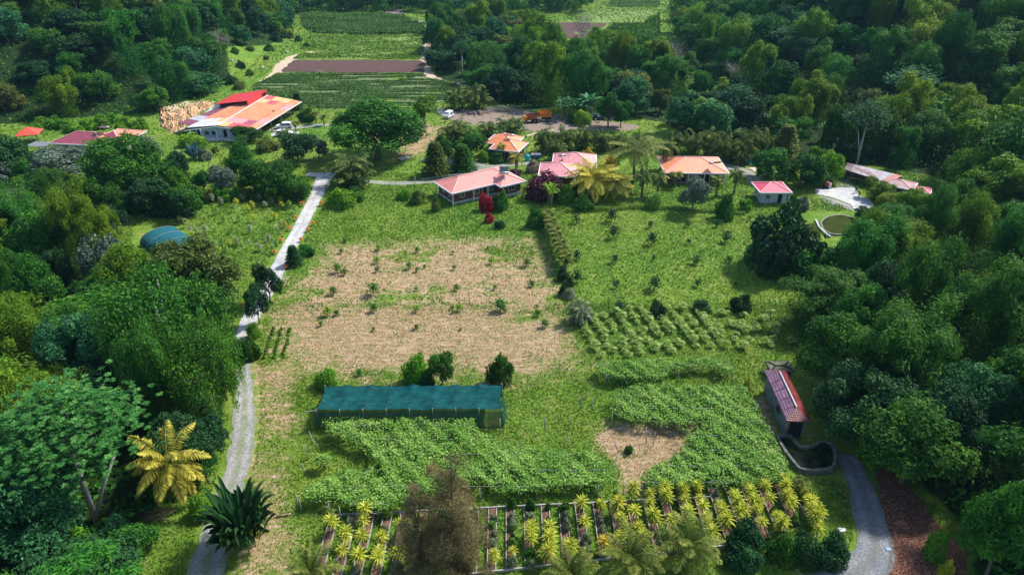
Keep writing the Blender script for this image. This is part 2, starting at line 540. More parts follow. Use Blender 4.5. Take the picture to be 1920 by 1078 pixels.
def frond(mb, o, az, el, L, ll, nleaf, droop, w=.1, tint=.5, segs=9, spread=.9, curl=.55, matr=0):
    """one feather frond; returns nothing"""
    pts = [np.array(o, float)]
    e = el
    for i in range(segs):
        d = np.array([math.cos(az) * math.cos(e), math.sin(az) * math.cos(e), math.sin(e)])
        pts.append(pts[-1] + d * L / segs)
        e -= droop / segs * (1 + .6 * i / segs)
    pts = np.array(pts)
    tube(mb, pts[::2] if len(pts) % 2 else pts, np.linspace(.045, .012, len(pts[::2]) if len(pts) % 2 else len(pts)), 3, 0, min(1, tint + .2), cap=False)
    u = np.linspace(.1, 1, nleaf)
    idx = u * segs
    i0 = np.minimum(idx.astype(int), segs - 1); f = (idx - i0)[:, None]
    c = pts[i0] * (1 - f) + pts[i0 + 1] * f
    d = norm(pts[i0 + 1] - pts[i0])
    side = np.array([-math.sin(az), math.cos(az), 0.0])
    ln = ll * np.sin(np.clip(u * .88 + .14, 0, 1) * math.pi) ** .6
    for s in (-1, 1):
        dir_ = norm(side * s * spread + d * .55 + np.array([0, 0, -curl]) + R.normal(0, .09, (nleaf, 3)))
        nn = np.cross(dir_, d) * s + R.normal(0, .15, (nleaf, 3))
        cards(mb, c + dir_ * ln[:, None] * .5, nn, dir_, w, ln, np.clip(tint + R.normal(0, .13, nleaf) + .55 * (u - .5), 0, 1))


def coconut(key, n=20, L=4.6, h=7.5, el=(-.5, 1.3), droop=1.5, ll=1.05):
    mb = MB(); t = MB()
    for k in range(n):
        q = (k + .5) / n
        frond(mb, (0, 0, h), k * 2.4 + R.uniform(-.2, .2), el[0] + (el[1] - el[0]) * q, L * R.uniform(.82, 1.08), ll, 46, droop * R.uniform(.8, 1.2), .085, R.uniform(.3, .75))
    pts = [(R.normal(0, .02), 0, -.5), (.15, 0, h * .3), (.1, .1, h * .7), (0, 0, h + .1)]
    tube(t, pts, [.26, .17, .15, .2], 8)
    nuts = MB()
    for k in range(7):
        a = k * .9; sphere(nuts, (math.cos(a) * .3, math.sin(a) * .3, h - .25), .16, 6, 5)
    reg(key, 'palm_tree', 'palm', L * .85, h + 1.5, [('fronds', mb.mesh('fronds', LM['coco']), True), ('trunk', t.mesh('trunk', PALMBARK), False), ('coconuts', nuts.mesh('coconuts', plain('coconut_husk%s' % key, (.30, .22, .06))), False)])


def sphere(mb, c, r, nu=8, nv=6, mat=0, tint=.5, sc=(1, 1, 1)):
    V = []
    for j in range(1, nv):
        ph = math.pi * j / nv
        for i in range(nu):
            a = 2 * math.pi * i / nu
            V.append((c[0] + r * sc[0] * math.sin(ph) * math.cos(a), c[1] + r * sc[1] * math.sin(ph) * math.sin(a), c[2] + r * sc[2] * math.cos(ph)))
    V.append((c[0], c[1], c[2] + r * sc[2])); V.append((c[0], c[1], c[2] - r * sc[2]))
    a = len(V) - 2; b = a + 1
    fc = [(j * nu + i, (j + 1) * nu + i, (j + 1) * nu + (i + 1) % nu, j * nu + (i + 1) % nu) for j in range(nv - 2) for i in range(nu)]
    fc += [(a, i, (i + 1) % nu) for i in range(nu)] + [(b, (nv - 2) * nu + (i + 1) % nu, (nv - 2) * nu + i) for i in range(nu)]
    mb.add(np.array(V), fc, tint, mat, True)


coconut('co0'); coconut('co1', 17, 4.3, 7, (-.3, 1.25), 1.7)
coconut('cp0', 30, 4.2, 3.2, (-.35, 1.35), 1.1, .95)
coconut('cs0', 13, 1.9, 3.2, (-.2, 1.2), 1.5, .6)


def areca(key):
    mb = MB(); t = MB()
    for k in range(46):
        a = R.uniform(0, 6.283); r = R.uniform(0, 1.3)
        b = np.array([math.cos(a) * r, math.sin(a) * r, R.uniform(1.2, 3.6) * (1 - .22 * r)])
        frond(mb, b, a + R.normal(0, .5), R.uniform(.35, 1.3), R.uniform(1.9, 2.7), .62, 16, R.uniform(1.5, 2.4), .12, R.uniform(.15, .8), segs=6, curl=.7)
        if k % 4 == 0: tube(t, [(b[0] * .8, b[1] * .8, -.3), b], [.06, .05], 5)
    n = 700
    p = np.stack([R.normal(0, .9, n), R.normal(0, .9, n), R.uniform(.1, 2.6, n)], 1)
    cards(mb, p, R.normal(0, 1, (n, 3)), R.normal(0, .5, (n, 3)) + (0, 0, -.7), .14, .8, np.clip(R.normal(.3, .2, n), 0, 1))
    reg(key, 'palm_clump', 'palm', 2.6, 4.6, [('fronds', mb.mesh('fronds', LM['areca']), True), ('stems', t.mesh('stems', CULM), False)])


for k in range(3): areca('ar%d' % k)


def blade(mb, o, az, el, L, w, droop, tint, segs=6, stalk=.2, fold=.12):
    """one broad arching leaf blade (banana, heliconia, cordyline)"""
    p = np.array(o, float); e = el; pts = [p]
    for i in range(segs):
        p = p + np.array([math.cos(az) * math.cos(e), math.sin(az) * math.cos(e), math.sin(e)]) * L / segs
        pts.append(p); e -= droop / segs
    side = np.array([-math.sin(az), math.cos(az), 0.0])
    V = []
    for i, q in enumerate(pts):
        u = i / segs
        ww = w * .5 * (0.06 if u < stalk else math.sin(min(1, (u - stalk) / (1 - stalk) * .93 + .12) * math.pi) ** .55) if i < segs else .01
        V += [q - side * ww + (0, 0, ww * fold * 2), q, q + side * ww + (0, 0, ww * fold * 2)]
    fc = []
    for i in range(segs):
        a = i * 3
        fc += [(a, a + 1, a + 4, a + 3), (a + 1, a + 2, a + 5, a + 4)]
    mb.add(np.array(V), fc, tint, 0)


def banana(key, stems=5, spread=1.5, h=3.0, L=2.3, w=.55, leaves=9, mat='teal', name='banana_plant'):
    mb = MB(); t = MB()
    for s in range(stems):
        a = R.uniform(0, 6.28); r = spread * math.sqrt(R.random()) * (s > 0)
        bx, by = math.cos(a) * r, math.sin(a) * r; hh = h * R.uniform(.7, 1.05)
        tube(t, [(bx, by, -.3), (bx, by, hh * .5), (bx, by, hh)], [.16, .13, .08], 6)
        for k in range(leaves):
            blade(mb, (bx, by, hh), k * 2.4 + a, R.uniform(.5, 1.4), L * R.uniform(.8, 1.1), w, R.uniform(.9, 1.9), np.clip(R.normal(.5, .25), 0, 1))
    reg(key, name, 'banana plant', spread + L * .7, h + 1.4, [('leaves', mb.mesh('leaves', LM[mat]), True), ('stems', t.mesh('stems', CULM), False)])


for k in range(2): banana('ba%d' % k)


def heliconia(key):
    mb = MB(); t = MB()
    for k in range(190):
        a = R.uniform(0, 6.28); r = 1.5 * math.sqrt(R.random())
        el = 1.45 - .75 * (r / 1.5) * R.uniform(.5, 1.1)
        o = (math.cos(a) * r, math.sin(a) * r, R.uniform(0, .8))
        blade(mb, o, a + R.normal(0, .35), el, R.uniform(1.7, 3.1), .50, R.uniform(.5, 1.4), np.clip(R.normal(.4, .28), 0, 1), 6, .3, .25)
    for k in range(26):
        a = R.uniform(0, 6.28)
        blade(mb, (math.cos(a) * 1.4, math.sin(a) * 1.4, 1.6), a, .2, 1.6, .32, 2.0, .95, 5, .1, .3)
    for k in range(14):
        a = R.uniform(0, 6.28); r = R.uniform(0, 1)
        tube(t, [(math.cos(a) * r, math.sin(a) * r, -.2), (math.cos(a) * r * 1.3, math.sin(a) * r * 1.3, 1.4)], [.07, .05], 5)
    reg(key, 'heliconia_clump', 'plant', 3.2, 4.0, [('leaves', mb.mesh('leaves', LM['dark']), True), ('stems', t.mesh('stems', CULM), False)])


heliconia('he0')


def rosette(key, n=46, L=.62, w=.085, heads=1, h=1.0, name='rosette_plant', cat='plant', r_=.5):
    mb = MB(); t = MB()
    for q in range(heads):
        ox, oy = (R.normal(0, .16), R.normal(0, .16)) if q else (0, 0)
        hz = h * (1 - .28 * q)
        for k in range(n):
            el = 1.5 - 2.0 * (k / n)
            blade(mb, (ox, oy, hz - .12 * k / n), k * 2.4, el, L * R.uniform(.8, 1.1), w, .9, np.clip(R.normal(.55, .2) - .1 * (el < 0), 0, 1), 3, .0, .2)
        tube(t, [(ox, oy, -.2), (ox, oy, hz)], [.035, .03], 5)
    reg(key, name, cat, r_, h + .45, [('leaves', mb.mesh('leaves', LM['yellow']), True), ('stem', t.mesh('stem', BARK), False)])


for k in range(3): rosette('ro%d' % k, heads=1 + (k == 2), h=1.1 + .15 * k)


def crop(key):
    mb = MB(); t = MB()
    for k in range(26):
        a = k * 2.4; el = R.uniform(-.1, 1.2); r = .55 * math.cos(el) * R.uniform(.6, 1.2)
        c = np.array([math.cos(a) * r, math.sin(a) * r, .75 + .55 * math.sin(el) * R.uniform(.6, 1.1)])
        m = 6
        an = np.linspace(0, 5.2, m) + R.uniform(0, 6)
        d = np.stack([np.cos(an), np.sin(an), np.full(m, -.2)], 1)
        cards(mb, c + d * .14, np.tile((math.cos(a) * .4, math.sin(a) * .4, 1), (m, 1)) + R.normal(0, .1, (m, 3)), d, .11, .32, np.clip(R.normal(.5, .22) + R.normal(0, .06, m), 0, 1))
        if k % 3 == 0: tube(t, [(0, 0, .5), c], [.012, .008], 3)
    tube(t, [(0, 0, -.2), (0, 0, .9)], [.03, .02], 5)
    reg(key, 'crop_plant', 'crop plant', .8, 1.5, [('leaves', mb.mesh('leaves', LM['crop']), True), ('stem', t.mesh('stem', CULM), False)])


for k in range(3): crop('cr%d' % k)


def conifer(key):
    mb = MB(); t = MB(); n = 3800; h = 6
    z = R.uniform(.04, 1, n) ** .9
    tier = np.floor(z * 9) / 9
    rr = (1.9 * (1 - .75 * z)) * R.uniform(.35, 1.1, n) * (1.15 - .5 * (z - tier) * 9 * .5)
    a = R.uniform(0, 6.28, n)
    p = np.stack([rr * np.cos(a), rr * np.sin(a), z * h], 1)
    d = np.stack([np.cos(a), np.sin(a), np.full(n, -.1)], 1)
    cards(mb, p, R.normal(0, .4, (n, 3)) + (0, 0, 1), d + R.normal(0, .3, (n, 3)), .14, .45, np.clip(R.normal(.4, .2, n), 0, 1))
    tube(t, [(0, 0, -.3), (0, 0, h * .95)], [.16, .04], 6)
    reg(key, 'conifer', 'tree', 1.9, h, [('foliage', mb.mesh('foliage', LM['broad']), True), ('trunk', t.mesh('trunk', BARK), False)])


conifer('cn0')


def cecropia(key, n_ros=1500, R0=5.0, h=12.0):
    """open umbrella tree with pale trunk and clusters of lobed leaves"""
    mb = MB(); t = MB()
    tops = []
    tube(t, [(0, 0, -.8), (-.3, .1, h * .35), (-.5, .2, h * .62)], [.26, .2, .16], 8)
    tube(t, [(.3, .2, -.8), (-1.4, .4, h * .25), (-3.2, .3, h * .5)], [.2, .15, .09], 6)
    for k in range(15):
        a = k * 2.4; r = R0 * math.sqrt((k + .6) / 15) * .82
        e = np.array([math.cos(a) * r - .4, math.sin(a) * r, h * (.88 - .34 * (r / R0) ** 2) + R.normal(0, .25)])
        s = np.array([-.5, .2, h * R.uniform(.5, .62)])
        m = s * .45 + e * .55 + (0, 0, -.4)
        tube(t, [s, m, e], [.11, .07, .04], 5)
        tops.append(e)
    tops = np.array(tops)
    for k in range(n_ros):
        c = tops[R.integers(len(tops))] + R.normal(0, 1, 3) * (1.05, 1.05, .62) + (0, 0, .1)
        m = 9; an = np.linspace(0, 6.28, m, endpoint=False) + R.uniform(0, 1)
        d = np.stack([np.cos(an), np.sin(an), R.uniform(-.45, .05, m)], 1)
        cards(mb, c + d * .16, np.tile((0, 0, 1), (m, 1)) + R.normal(0, .25, (m, 3)), d, .15, .33, np.clip(R.normal(.45, .22) + R.normal(0, .08, m), 0, 1))
    reg(key, 'umbrella_tree', 'tree', R0, h, [('crown', mb.mesh('crown', LM['teal']), True), ('trunk', t.mesh('trunk', PALEBARK), False)])


cecropia('ce0'); cecropia('ce1', 800, 4.2, 10)


def vinetree(key):
    """big tree hung with climbing vines, built of lobes plus hanging curtains"""
    mb = MB(); rad, h = 6.5, 15
    c, lr = lobe_crown(mb, rad, h * .22, h, 26, 26000, .32, tightness=.62)
    m = 46
    for k in range(m):
        a = R.uniform(0, 6.28); r = rad * R.uniform(.62, .98)
        top = h * (.62 + .25 * R.random()); L = h * R.uniform(.25, .6); q = 190
        z = top - L * R.random(q) ** .8
        aa = a + R.normal(0, .055, q); rr = r + R.normal(0, .22, q)
        p = np.stack([rr * np.cos(aa), rr * np.sin(aa), z], 1)
        d = np.stack([np.cos(aa), np.sin(aa), np.full(q, .25)], 1)
        cards(mb, p, d + R.normal(0, .35, (q, 3)), R.normal(0, .3, (q, 3)) + (0, 0, -1), .19, .36, np.clip(R.normal(.62, .18, q) + R.normal(0, .1), 0, 1))
    t = MB(); trunk_to(t, c, h * .4, .5, 8)
    reg(key, 'vine_covered_tree', 'tree', rad, h, [('crown', mb.mesh('crown', LM['broad']), True), ('trunk', t.mesh('trunk', PALEBARK), False)])


vinetree('vt0'); vinetree('vt1')


def deadtree(key):
    t = MB(); mb = MB(); h = 9
    tube(t, [(0, 0, -.5), (.2, 0, h * .4), (.1, .2, h * .75)], [.2, .15, .08], 6)
    for k in range(16):
        z = h * R.uniform(.4, .8); a = k * 2.4
        s = np.array([.15, .1, z]); e = s + np.array([math.cos(a) * 2, math.sin(a) * 2, R.uniform(.8, 2.4)])
        tube(t, [s, (s + e) / 2 + (0, 0, -.2), e], [.07, .045, .02], 4)
        for q in range(3):
            tube(t, [(s + e) / 2, e + R.normal(0, .7, 3)], [.03, .012], 3)
        n = 60
        cards(mb, e + R.normal(0, .8, (n, 3)), R.normal(0, 1, (n, 3)), R.normal(0, 1, (n, 3)), .12, .34, np.clip(R.normal(.5, .2, n), 0, 1))
    reg(key, 'bare_tree', 'tree', 2.6, h, [('twigs', mb.mesh('twigs', LM['dry']), True), ('trunk', t.mesh('trunk', PALEBARK), False)])


deadtree('de0')


def brown_tree(key):
    """dry feathery tree: several stems with plumes of fine twigs"""
    mb = MB(); t = MB(); h = 16
    plumes = []
    lead = [(0, 0, 1.0), (1.5, .4, .93), (-1.3, .6, .80), (.4, -1.4, .72), (2.2, -.3, .62), (-2.3, -.2, .55)]
    for k in range(58):
        lx, ly, lh = lead[k % 6]; z = h * lh * (.18 + .80 * (k // 6) / 10); a = k * 2.4
        r = (1.9 * (1 - z / (h * lh)) + .35) * R.uniform(.2, 1.2)
        plumes.append((np.array([lx * (.35 + .65 * z / h) + math.cos(a) * r, ly + math.sin(a) * r, z - .4]), R.uniform(.45, 1.05)))
    tube(t, [(0, 0, -.5), (.1, 0, h * .4), (0, .1, h * .95)], [.32, .2, .05], 7)
    for c, r in plumes:
        tube(t, [(0, 0, max(.5, c[2] - 1.6)), c * (.6, .6, 1) + (0, 0, -.5), c + (0, 0, r * .4)], [.07, .045, .015], 4)
        n = 380
        d = rdir(n, -.6)
        p = c + d * np.array([r, r, r * 1.25]) * (R.uniform(.15, 1.05, n) ** .6)[:, None]
        cards(mb, p, R.normal(0, 1, (n, 3)), d * .7 + R.normal(0, .45, (n, 3)) + (0, 0, .25), .04, .46, np.clip(R.normal(.45, .24, n) + R.normal(0, .14), 0, 1))
    reg(key, 'feathery_tree', 'tree', 3.6, h, [('foliage', mb.mesh('foliage', LM['brown']), True), ('trunk', t.mesh('trunk', BARK), False)])


brown_tree('br0')

TONE = {}


def inst(key, loc, label, cat=None, group=None, rz=None, sx=1.0, sz=None, mat=None, name=None, tmat=None):
    pr = PROTO[key]
    o = thing(name or pr['name'], label, cat or pr['cat'], loc, R.uniform(0, 6.28) if rz is None else rz, group)
    o.scale = (sx, sx, sz or sx)
    for pn, me, leafy in pr['parts']:
        c = bpy.data.objects.new(pn, me); COL.objects.link(c); c.parent = o
        m = (LM[mat] if (leafy and mat) else (tmat if (not leafy and tmat) else None))
        if m:
            c.material_slots[0].link = 'OBJECT'; c.material_slots[0].material = m
    return o


TAKEN = []


def put(key, px, py, wpx, top, mat, label, cat=None, group=None, name=None, z=None, rz=None, tmat=None):
    """stand a plant with its foot under photo pixel (px,py), wpx wide, reaching up to row top"""
    p = P(px, py, z)
    s = mpp(p); pr = PROTO[key]
    w = wpx / s
    hh = topz(p, top) - p[2]
    hh = max(hh * .93, .3)
    sx = w / (2 * pr['rad']); sz = hh / pr['h']
    TAKEN.append((p[0], p[1], w / 2))
    return inst(key, p, label, cat, group, rz, sx, sz, mat, name, tmat)


ORD = ['first', 'second', 'third', 'fourth', 'fifth', 'sixth', 'seventh', 'eighth', 'ninth', 'tenth', 'eleventh', 'twelfth', 'thirteenth', 'fourteenth', 'fifteenth', 'sixteenth', 'seventeenth', 'eighteenth', 'nineteenth', 'twentieth']
for t_ in ('twenty', 'thirty', 'forty', 'fifty', 'sixty', 'seventy'):
    ORD += [t_ + '-' + o_ for o_ in ORD[:9]] + [t_[:-1] + 'ieth' if False else {'twenty': 'thirtieth', 'thirty': 'fortieth', 'forty': 'fiftieth', 'fifty': 'sixtieth', 'sixty': 'seventieth', 'seventy': 'eightieth'}[t_]]
# ------------------------------------------------------------------ zones (photo outlines laid on the ground)
FORL = W2([(-1600, 400), (-300, 420), (0, 445), (225, 500), (285, 560), (395, 650), (425, 700), (415, 800), (380, 860), (300, 930), (255, 985), (250, 1078), (230, 1400), (-1600, 1400)])
FORR = W2([(1528, 515), (1535, 600), (1550, 690), (1590, 780), (1625, 850), (1700, 880), (1780, 950), (1830, 1010), (1850, 1300), (3200, 1300), (3200, 420), (1830, 400), (1765, 415), (1700, 445), (1640, 470)])
FORC = W2([(820, 62), (815, 150), (905, 178), (960, 205), (1060, 200), (1130, 215), (1245, 228), (1300, 262), (1440, 280), (1570, 300), (1760, 330), (1760, 250), (1330, 190), (1245, 150), (1180, 130), (1100, 95), (1010, 92), (985, 45), (970, 12), (840, 22)])
FORM = W2([(180, 345), (330, 360), (372, 398), (350, 410), (300, 408), (225, 398), (60, 400), (-300, 400), (-300, 330), (0, 320)])
DRY1 = W2([(600, 462), (800, 448), (1005, 450), (1050, 555), (1078, 650), (1112, 692), (900, 716), (700, 722), (600, 702), (480, 692), (478, 650), (500, 590), (540, 520)])
DRY2 = W2([(480, 690), (560, 715), (560, 800), (530, 900), (560, 1000), (560, 1200), (420, 1200), (440, 1000), (470, 860), (480, 760)])
DRY3 = W2([(1115, 800), (1240, 790), (1330, 800), (1290, 860), (1215, 890), (1215, 925), (1165, 922), (1150, 860)])
DRY4 = W2([(790, 232), (835, 235), (800, 285), (740, 300), (760, 260)])
DRY5 = W2([(1415, 745), (1435, 745), (1460, 830), (1450, 870), (1438, 800)])
LITTER = W2([(1640, 870), (1700, 900), (1760, 980), (1815, 1030), (1800, 1200), (1660, 1200), (1668, 1000), (1650, 930)])
YARD = W2([(815, 200), (880, 207), (935, 204), (965, 205), (1010, 214), (1100, 222), (1190, 232), (1200, 240), (1180, 245), (1070, 244), (1020, 252), (960, 238), (880, 232), (830, 222)])
BANK = np.array([P(a, b)[:2] for a, b in [(292, 186), (318, 200), (350, 190), (400, 190), (402, 200), (352, 222), (346, 246), (322, 250), (300, 236)]])
MEADR = W2([(1060, 392), (1400, 400), (1420, 470), (1480, 520), (1480, 570), (1240, 575), (1080, 560), (1055, 470)])

gx = np.unique(np.concatenate([np.arange(-900, -140, 10), np.arange(-140, 120, 1.0), np.arange(120, 901, 10)]))
gy = np.unique(np.concatenate([np.arange(-80, 36, 8), np.arange(36, 240, 1.0), np.arange(240, 470, 2.5), np.arange(470, 1001, 10)]))
GX, GY = np.meshgrid(gx, gy)
fx, fy = GX.ravel(), GY.ravel()
fp = np.stack([fx, fy], 1)
fz = terrain(fx, fy)


def soft(poly, w=1.5, pts=None):
    pts = fp if pts is None else pts
    lo = poly.min(0) - 3 * w; hi = poly.max(0) + 3 * w
    m = ((pts >= lo) & (pts <= hi)).all(1)
    r = np.zeros(len(pts))
    q = pts[m]
    if len(q):
        d = seg_dist(q, poly, True); d = np.where(inside(q, poly), d, -d)
        r[m] = np.clip(.5 + d / (2 * w), 0, 1)
    return r


_vn = np.random.default_rng(3).random((64, 64))
def vnoise(p, s):
    q = np.asarray(p) / s; i = np.floor(q).astype(int); f = q - i; f = f * f * (3 - 2 * f)
    g = lambda a, b_: _vn[(i[:, 0] + a) % 64, (i[:, 1] + b_) % 64]
    return (g(0, 0) * (1 - f[:, 0]) + g(1, 0) * f[:, 0]) * (1 - f[:, 1]) + (g(0, 1) * (1 - f[:, 0]) + g(1, 1) * f[:, 0]) * f[:, 1]


def A_dry(p):
    p = np.asarray(p, float); k = .5 * vnoise(p * (.6, 1), 5.5) + .3 * vnoise(p + 31, 2.3) + .35 * vnoise(p * (.35, 1) + 77, 1.3)
    return np.clip(A_dry0(p) * np.clip(-.22 + 2.15 * k, 0, 1.25), 0, 1)
def A_dry0(p): return np.clip(soft(DRY1, 3.5, p) * .51 + soft(DRY2, 1.5, p) * .32 + soft(DRY3, 1.2, p) * .95 + soft(DRY4, 3, p) * .5 + soft(DRY5, .8, p) * .8, 0, 1)
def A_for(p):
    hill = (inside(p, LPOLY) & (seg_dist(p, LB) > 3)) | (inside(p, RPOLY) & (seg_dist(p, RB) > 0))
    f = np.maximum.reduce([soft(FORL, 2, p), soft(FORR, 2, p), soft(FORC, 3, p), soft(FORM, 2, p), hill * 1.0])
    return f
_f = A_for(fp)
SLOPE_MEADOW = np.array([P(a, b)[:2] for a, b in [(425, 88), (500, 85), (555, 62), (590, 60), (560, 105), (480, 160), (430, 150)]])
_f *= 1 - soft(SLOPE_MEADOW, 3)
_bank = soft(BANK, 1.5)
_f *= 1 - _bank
me = MB()
nx, ny = len(gx), len(gy)
ii = (np.arange(ny - 1)[:, None] * nx + np.arange(nx - 1)[None, :]).ravel()
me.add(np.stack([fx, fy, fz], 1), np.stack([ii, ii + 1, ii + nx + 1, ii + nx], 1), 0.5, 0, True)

gm, nt, b = newmat('ground')
def att(n): return N(nt, 'ShaderNodeAttribute', attribute_name=n).outputs['Fac']
n_big = noise(nt, .045, 3, .5); n_mid = noise(nt, .35, 5, .65); n_fine = noise(nt, 2.2, 6, .75); n_str = noise(nt, 1.0, 5, .7, sc=(.6, 1.7, 1))
n_f2 = noise(nt, 7.0, 3, .7)
g1 = ramp(nt, n_mid, [(.30, (.055, .12, .014)), (.5, (.13, .225, .026)), (.72, (.25, .33, .06))])
g2 = ramp(nt, n_fine, [(.3, (.05, .11, .012)), (.55, (.15, .245, .03)), (.75, (.27, .34, .08))])
grass = mixc(nt, .55, g1, g2)
big = ramp(nt, n_big, [(.35, (.75, .95, .75)), (.65, (1.15, 1.05, .9))])
grass = mixc(nt, 1.0, grass, big, 'MULTIPLY')
d1 = ramp(nt, n_str, [(.28, (.19, .13, .055)), (.42, (.31, .215, .115)), (.56, (.42, .29, .175)), (.72, (.55, .40, .29))])
def thr(a, nn, lo, hi, amp=.9):
    x = math_(nt, 'ADD', a, math_(nt, 'MULTIPLY', math_(nt, 'SUBTRACT', nn, .5), amp))
    mr = nt.nodes.new('ShaderNodeMapRange'); mr.interpolation_type = 'SMOOTHSTEP'
    mr.inputs[1].default_value = lo; mr.inputs[2].default_value = hi
    nt.links.new(x, mr.inputs[0]); return mr.outputs[0]
dn = math_(nt, 'ADD', math_(nt, 'MULTIPLY', n_mid, .6), math_(nt, 'MULTIPLY', n_str, .6))
fd = thr(att('dry'), dn, .22, .78, 1.9)
c = mixc(nt, fd, grass, d1)
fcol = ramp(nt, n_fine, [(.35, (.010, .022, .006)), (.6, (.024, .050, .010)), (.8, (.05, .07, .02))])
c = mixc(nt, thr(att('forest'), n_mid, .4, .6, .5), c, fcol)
ycol = ramp(nt, n_fine, [(.3, (.13, .10, .07)), (.5, (.26, .20, .155)), (.7, (.40, .33, .28))])
c = mixc(nt, thr(att('yard'), n_mid, .4, .7, 1.6), c, ycol)
lcol = ramp(nt, n_f2, [(.3, (.06, .030, .020)), (.5, (.20, .085, .055)), (.72, (.40, .20, .13))])
c = mixc(nt, thr(att('litter'), n_fine, .4, .6, .6), c, lcol)
bcol = ramp(nt, n_mid, [(.3, (.34, .22, .11)), (.5, (.58, .46, .32)), (.7, (.78, .70, .60))])
c = mixc(nt, thr(att('bank'), n_fine, .4, .6, .5), c, bcol)
nt.links.new(c, b.inputs['Base Color']); b.inputs['Roughness'].default_value = .9; b.inputs['Specular IOR Level'].default_value = .15
bp = nt.nodes.new('ShaderNodeBump'); bp.inputs['Strength'].default_value = .7; bp.inputs['Distance'].default_value = .35
nt.links.new(math_(nt, 'ADD', n_fine, math_(nt, 'MULTIPLY', n_str, .5)), bp.inputs['Height']); nt.links.new(bp.outputs[0], b.inputs['Normal'])
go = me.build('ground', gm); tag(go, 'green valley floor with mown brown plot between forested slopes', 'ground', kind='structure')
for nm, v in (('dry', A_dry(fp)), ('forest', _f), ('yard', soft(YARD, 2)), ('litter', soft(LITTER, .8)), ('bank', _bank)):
    a = go.data.attributes.new(nm, 'FLOAT', 'POINT'); a.data.foreach_set('value', v.astype(np.float32))

def cut_bank():
    bot = [P(a, b_) for a, b_ in ((304, 240), (318, 250), (334, 249), (348, 238), (360, 224), (380, 211), (398, 201))]
    top = [P(a, b_) for a, b_ in ((296, 190), (308, 200), (322, 208), (340, 203), (356, 196), (378, 192), (398, 191))]
    bot = np.array(bot); top = np.array(top); nu, nv = 60, 16; V = np.zeros((nv + 1, nu + 1, 3))
    for i in range(nu + 1):
        x = i / nu * 6; k = min(int(x), 5); f = x - k
        b_ = bot[k] * (1 - f) + bot[k + 1] * f; t_ = top[k] * (1 - f) + top[k + 1] * f
        for j in range(nv + 1):
            v = j / nv; q = b_ * (1 - v ** .9) + t_ * v ** .9
            q[2] = tz(q[0], q[1]) + .05 + .7 * math.sin(v * math.pi) ** .8 * (.6 + .4 * math.sin(i * .5)) + R.normal(0, .22)
            q[:2] += R.normal(0, .12, 2); V[j, i] = q
        V[0, i, 2] -= .6; V[nv, i, 2] -= .3
    mb = MB(); ii = (np.arange(nv)[:, None] * (nu + 1) + np.arange(nu)[None]).ravel()
    mb.add(V.reshape(-1, 3), np.stack([ii, ii + 1, ii + nu + 2, ii + nu + 1], 1))
    m, nt, b = newmat('bare_earth')
    n1 = noise(nt, .5, 6, .75); c = ramp(nt, n1, [(.30, (.20, .10, .04)), (.45, (.42, .24, .11)), (.60, (.55, .38, .23)), (.75, (.66, .58, .50))])
    nt.links.new(c, b.inputs['Base Color']); b.inputs['Roughness'].default_value = .95
    tag(mb.build('earth_bank', m), 'steep bare orange tan earth bank cut into the hill left of the barn', 'bank', kind='structure')


cut_bank()
# ------------------------------------------------------------------ roads
def smooth_line(pts, step=1.0):
    pts = np.array(pts, float); out = []
    n = len(pts)
    for i in range(n - 1):
        p0 = pts[max(i - 1, 0)]; p1 = pts[i]; p2 = pts[i + 1]; p3 = pts[min(i + 2, n - 1)]
        m = max(2, int(np.linalg.norm(p2[:2] - p1[:2]) / step))
        for k in range(m):
            t = k / m
            out.append(.5 * (2 * p1 + (p2 - p0) * t + (2 * p0 - 5 * p1 + 4 * p2 - p3) * t * t + (3 * p1 - p0 - 3 * p2 + p3) * t ** 3))
    out.append(pts[-1]); return np.array(out)


ROADS = []


def road(name, px, mat, label, lift=.05, edge=.12, thick=.16, cat='road', step=1.0):
    """px: list of (photo x, photo y, width in metres)"""
    w = np.array([(*P(a, b_, 0)[:2], c_) for a, b_, c_ in px])
    q = smooth_line(w, step); n = len(q)
    d = np.gradient(q[:, :2], axis=0); d = norm(d); s = np.stack([-d[:, 1], d[:, 0]], 1)
    K = 9; V = []
    for k in range(K):
        f = k / (K - 1) - .5
        off = q[:, 2] * f + (R.normal(0, edge, n) if k in (0, K - 1) else 0)
        x = q[:, 0] + s[:, 0] * off; y = q[:, 1] + s[:, 1] * off
        V.append(np.stack([x, y, terrain(x, y) + lift], 1))
    Va = np.stack(V, 1)
    lo = Va.copy(); lo[:, :, 2] -= thick
    mb = MB()
    ii = (np.arange(n - 1)[:, None] * K + np.arange(K - 1)[None]).ravel()
    mb.add(Va.reshape(-1, 3), np.stack([ii, ii + 1, ii + K + 1, ii + K], 1)[:, ::-1], np.tile(np.abs(np.arange(K) / (K - 1) - .5) * 2, n))
    for e, fl in ((0, 1), (K - 1, -1)):
        V2 = np.stack([Va[:, e], lo[:, e]], 1).reshape(-1, 3); j = np.arange(n - 1) * 2
        mb.add(V2, np.stack([j, j + 1, j + 3, j + 2], 1)[:, ::fl])
    o = mb.build(name, mat); tag(o, label, cat, kind='structure')
    ROADS.append((q[:, :2], q[:, 2].max() / 2))
    return o


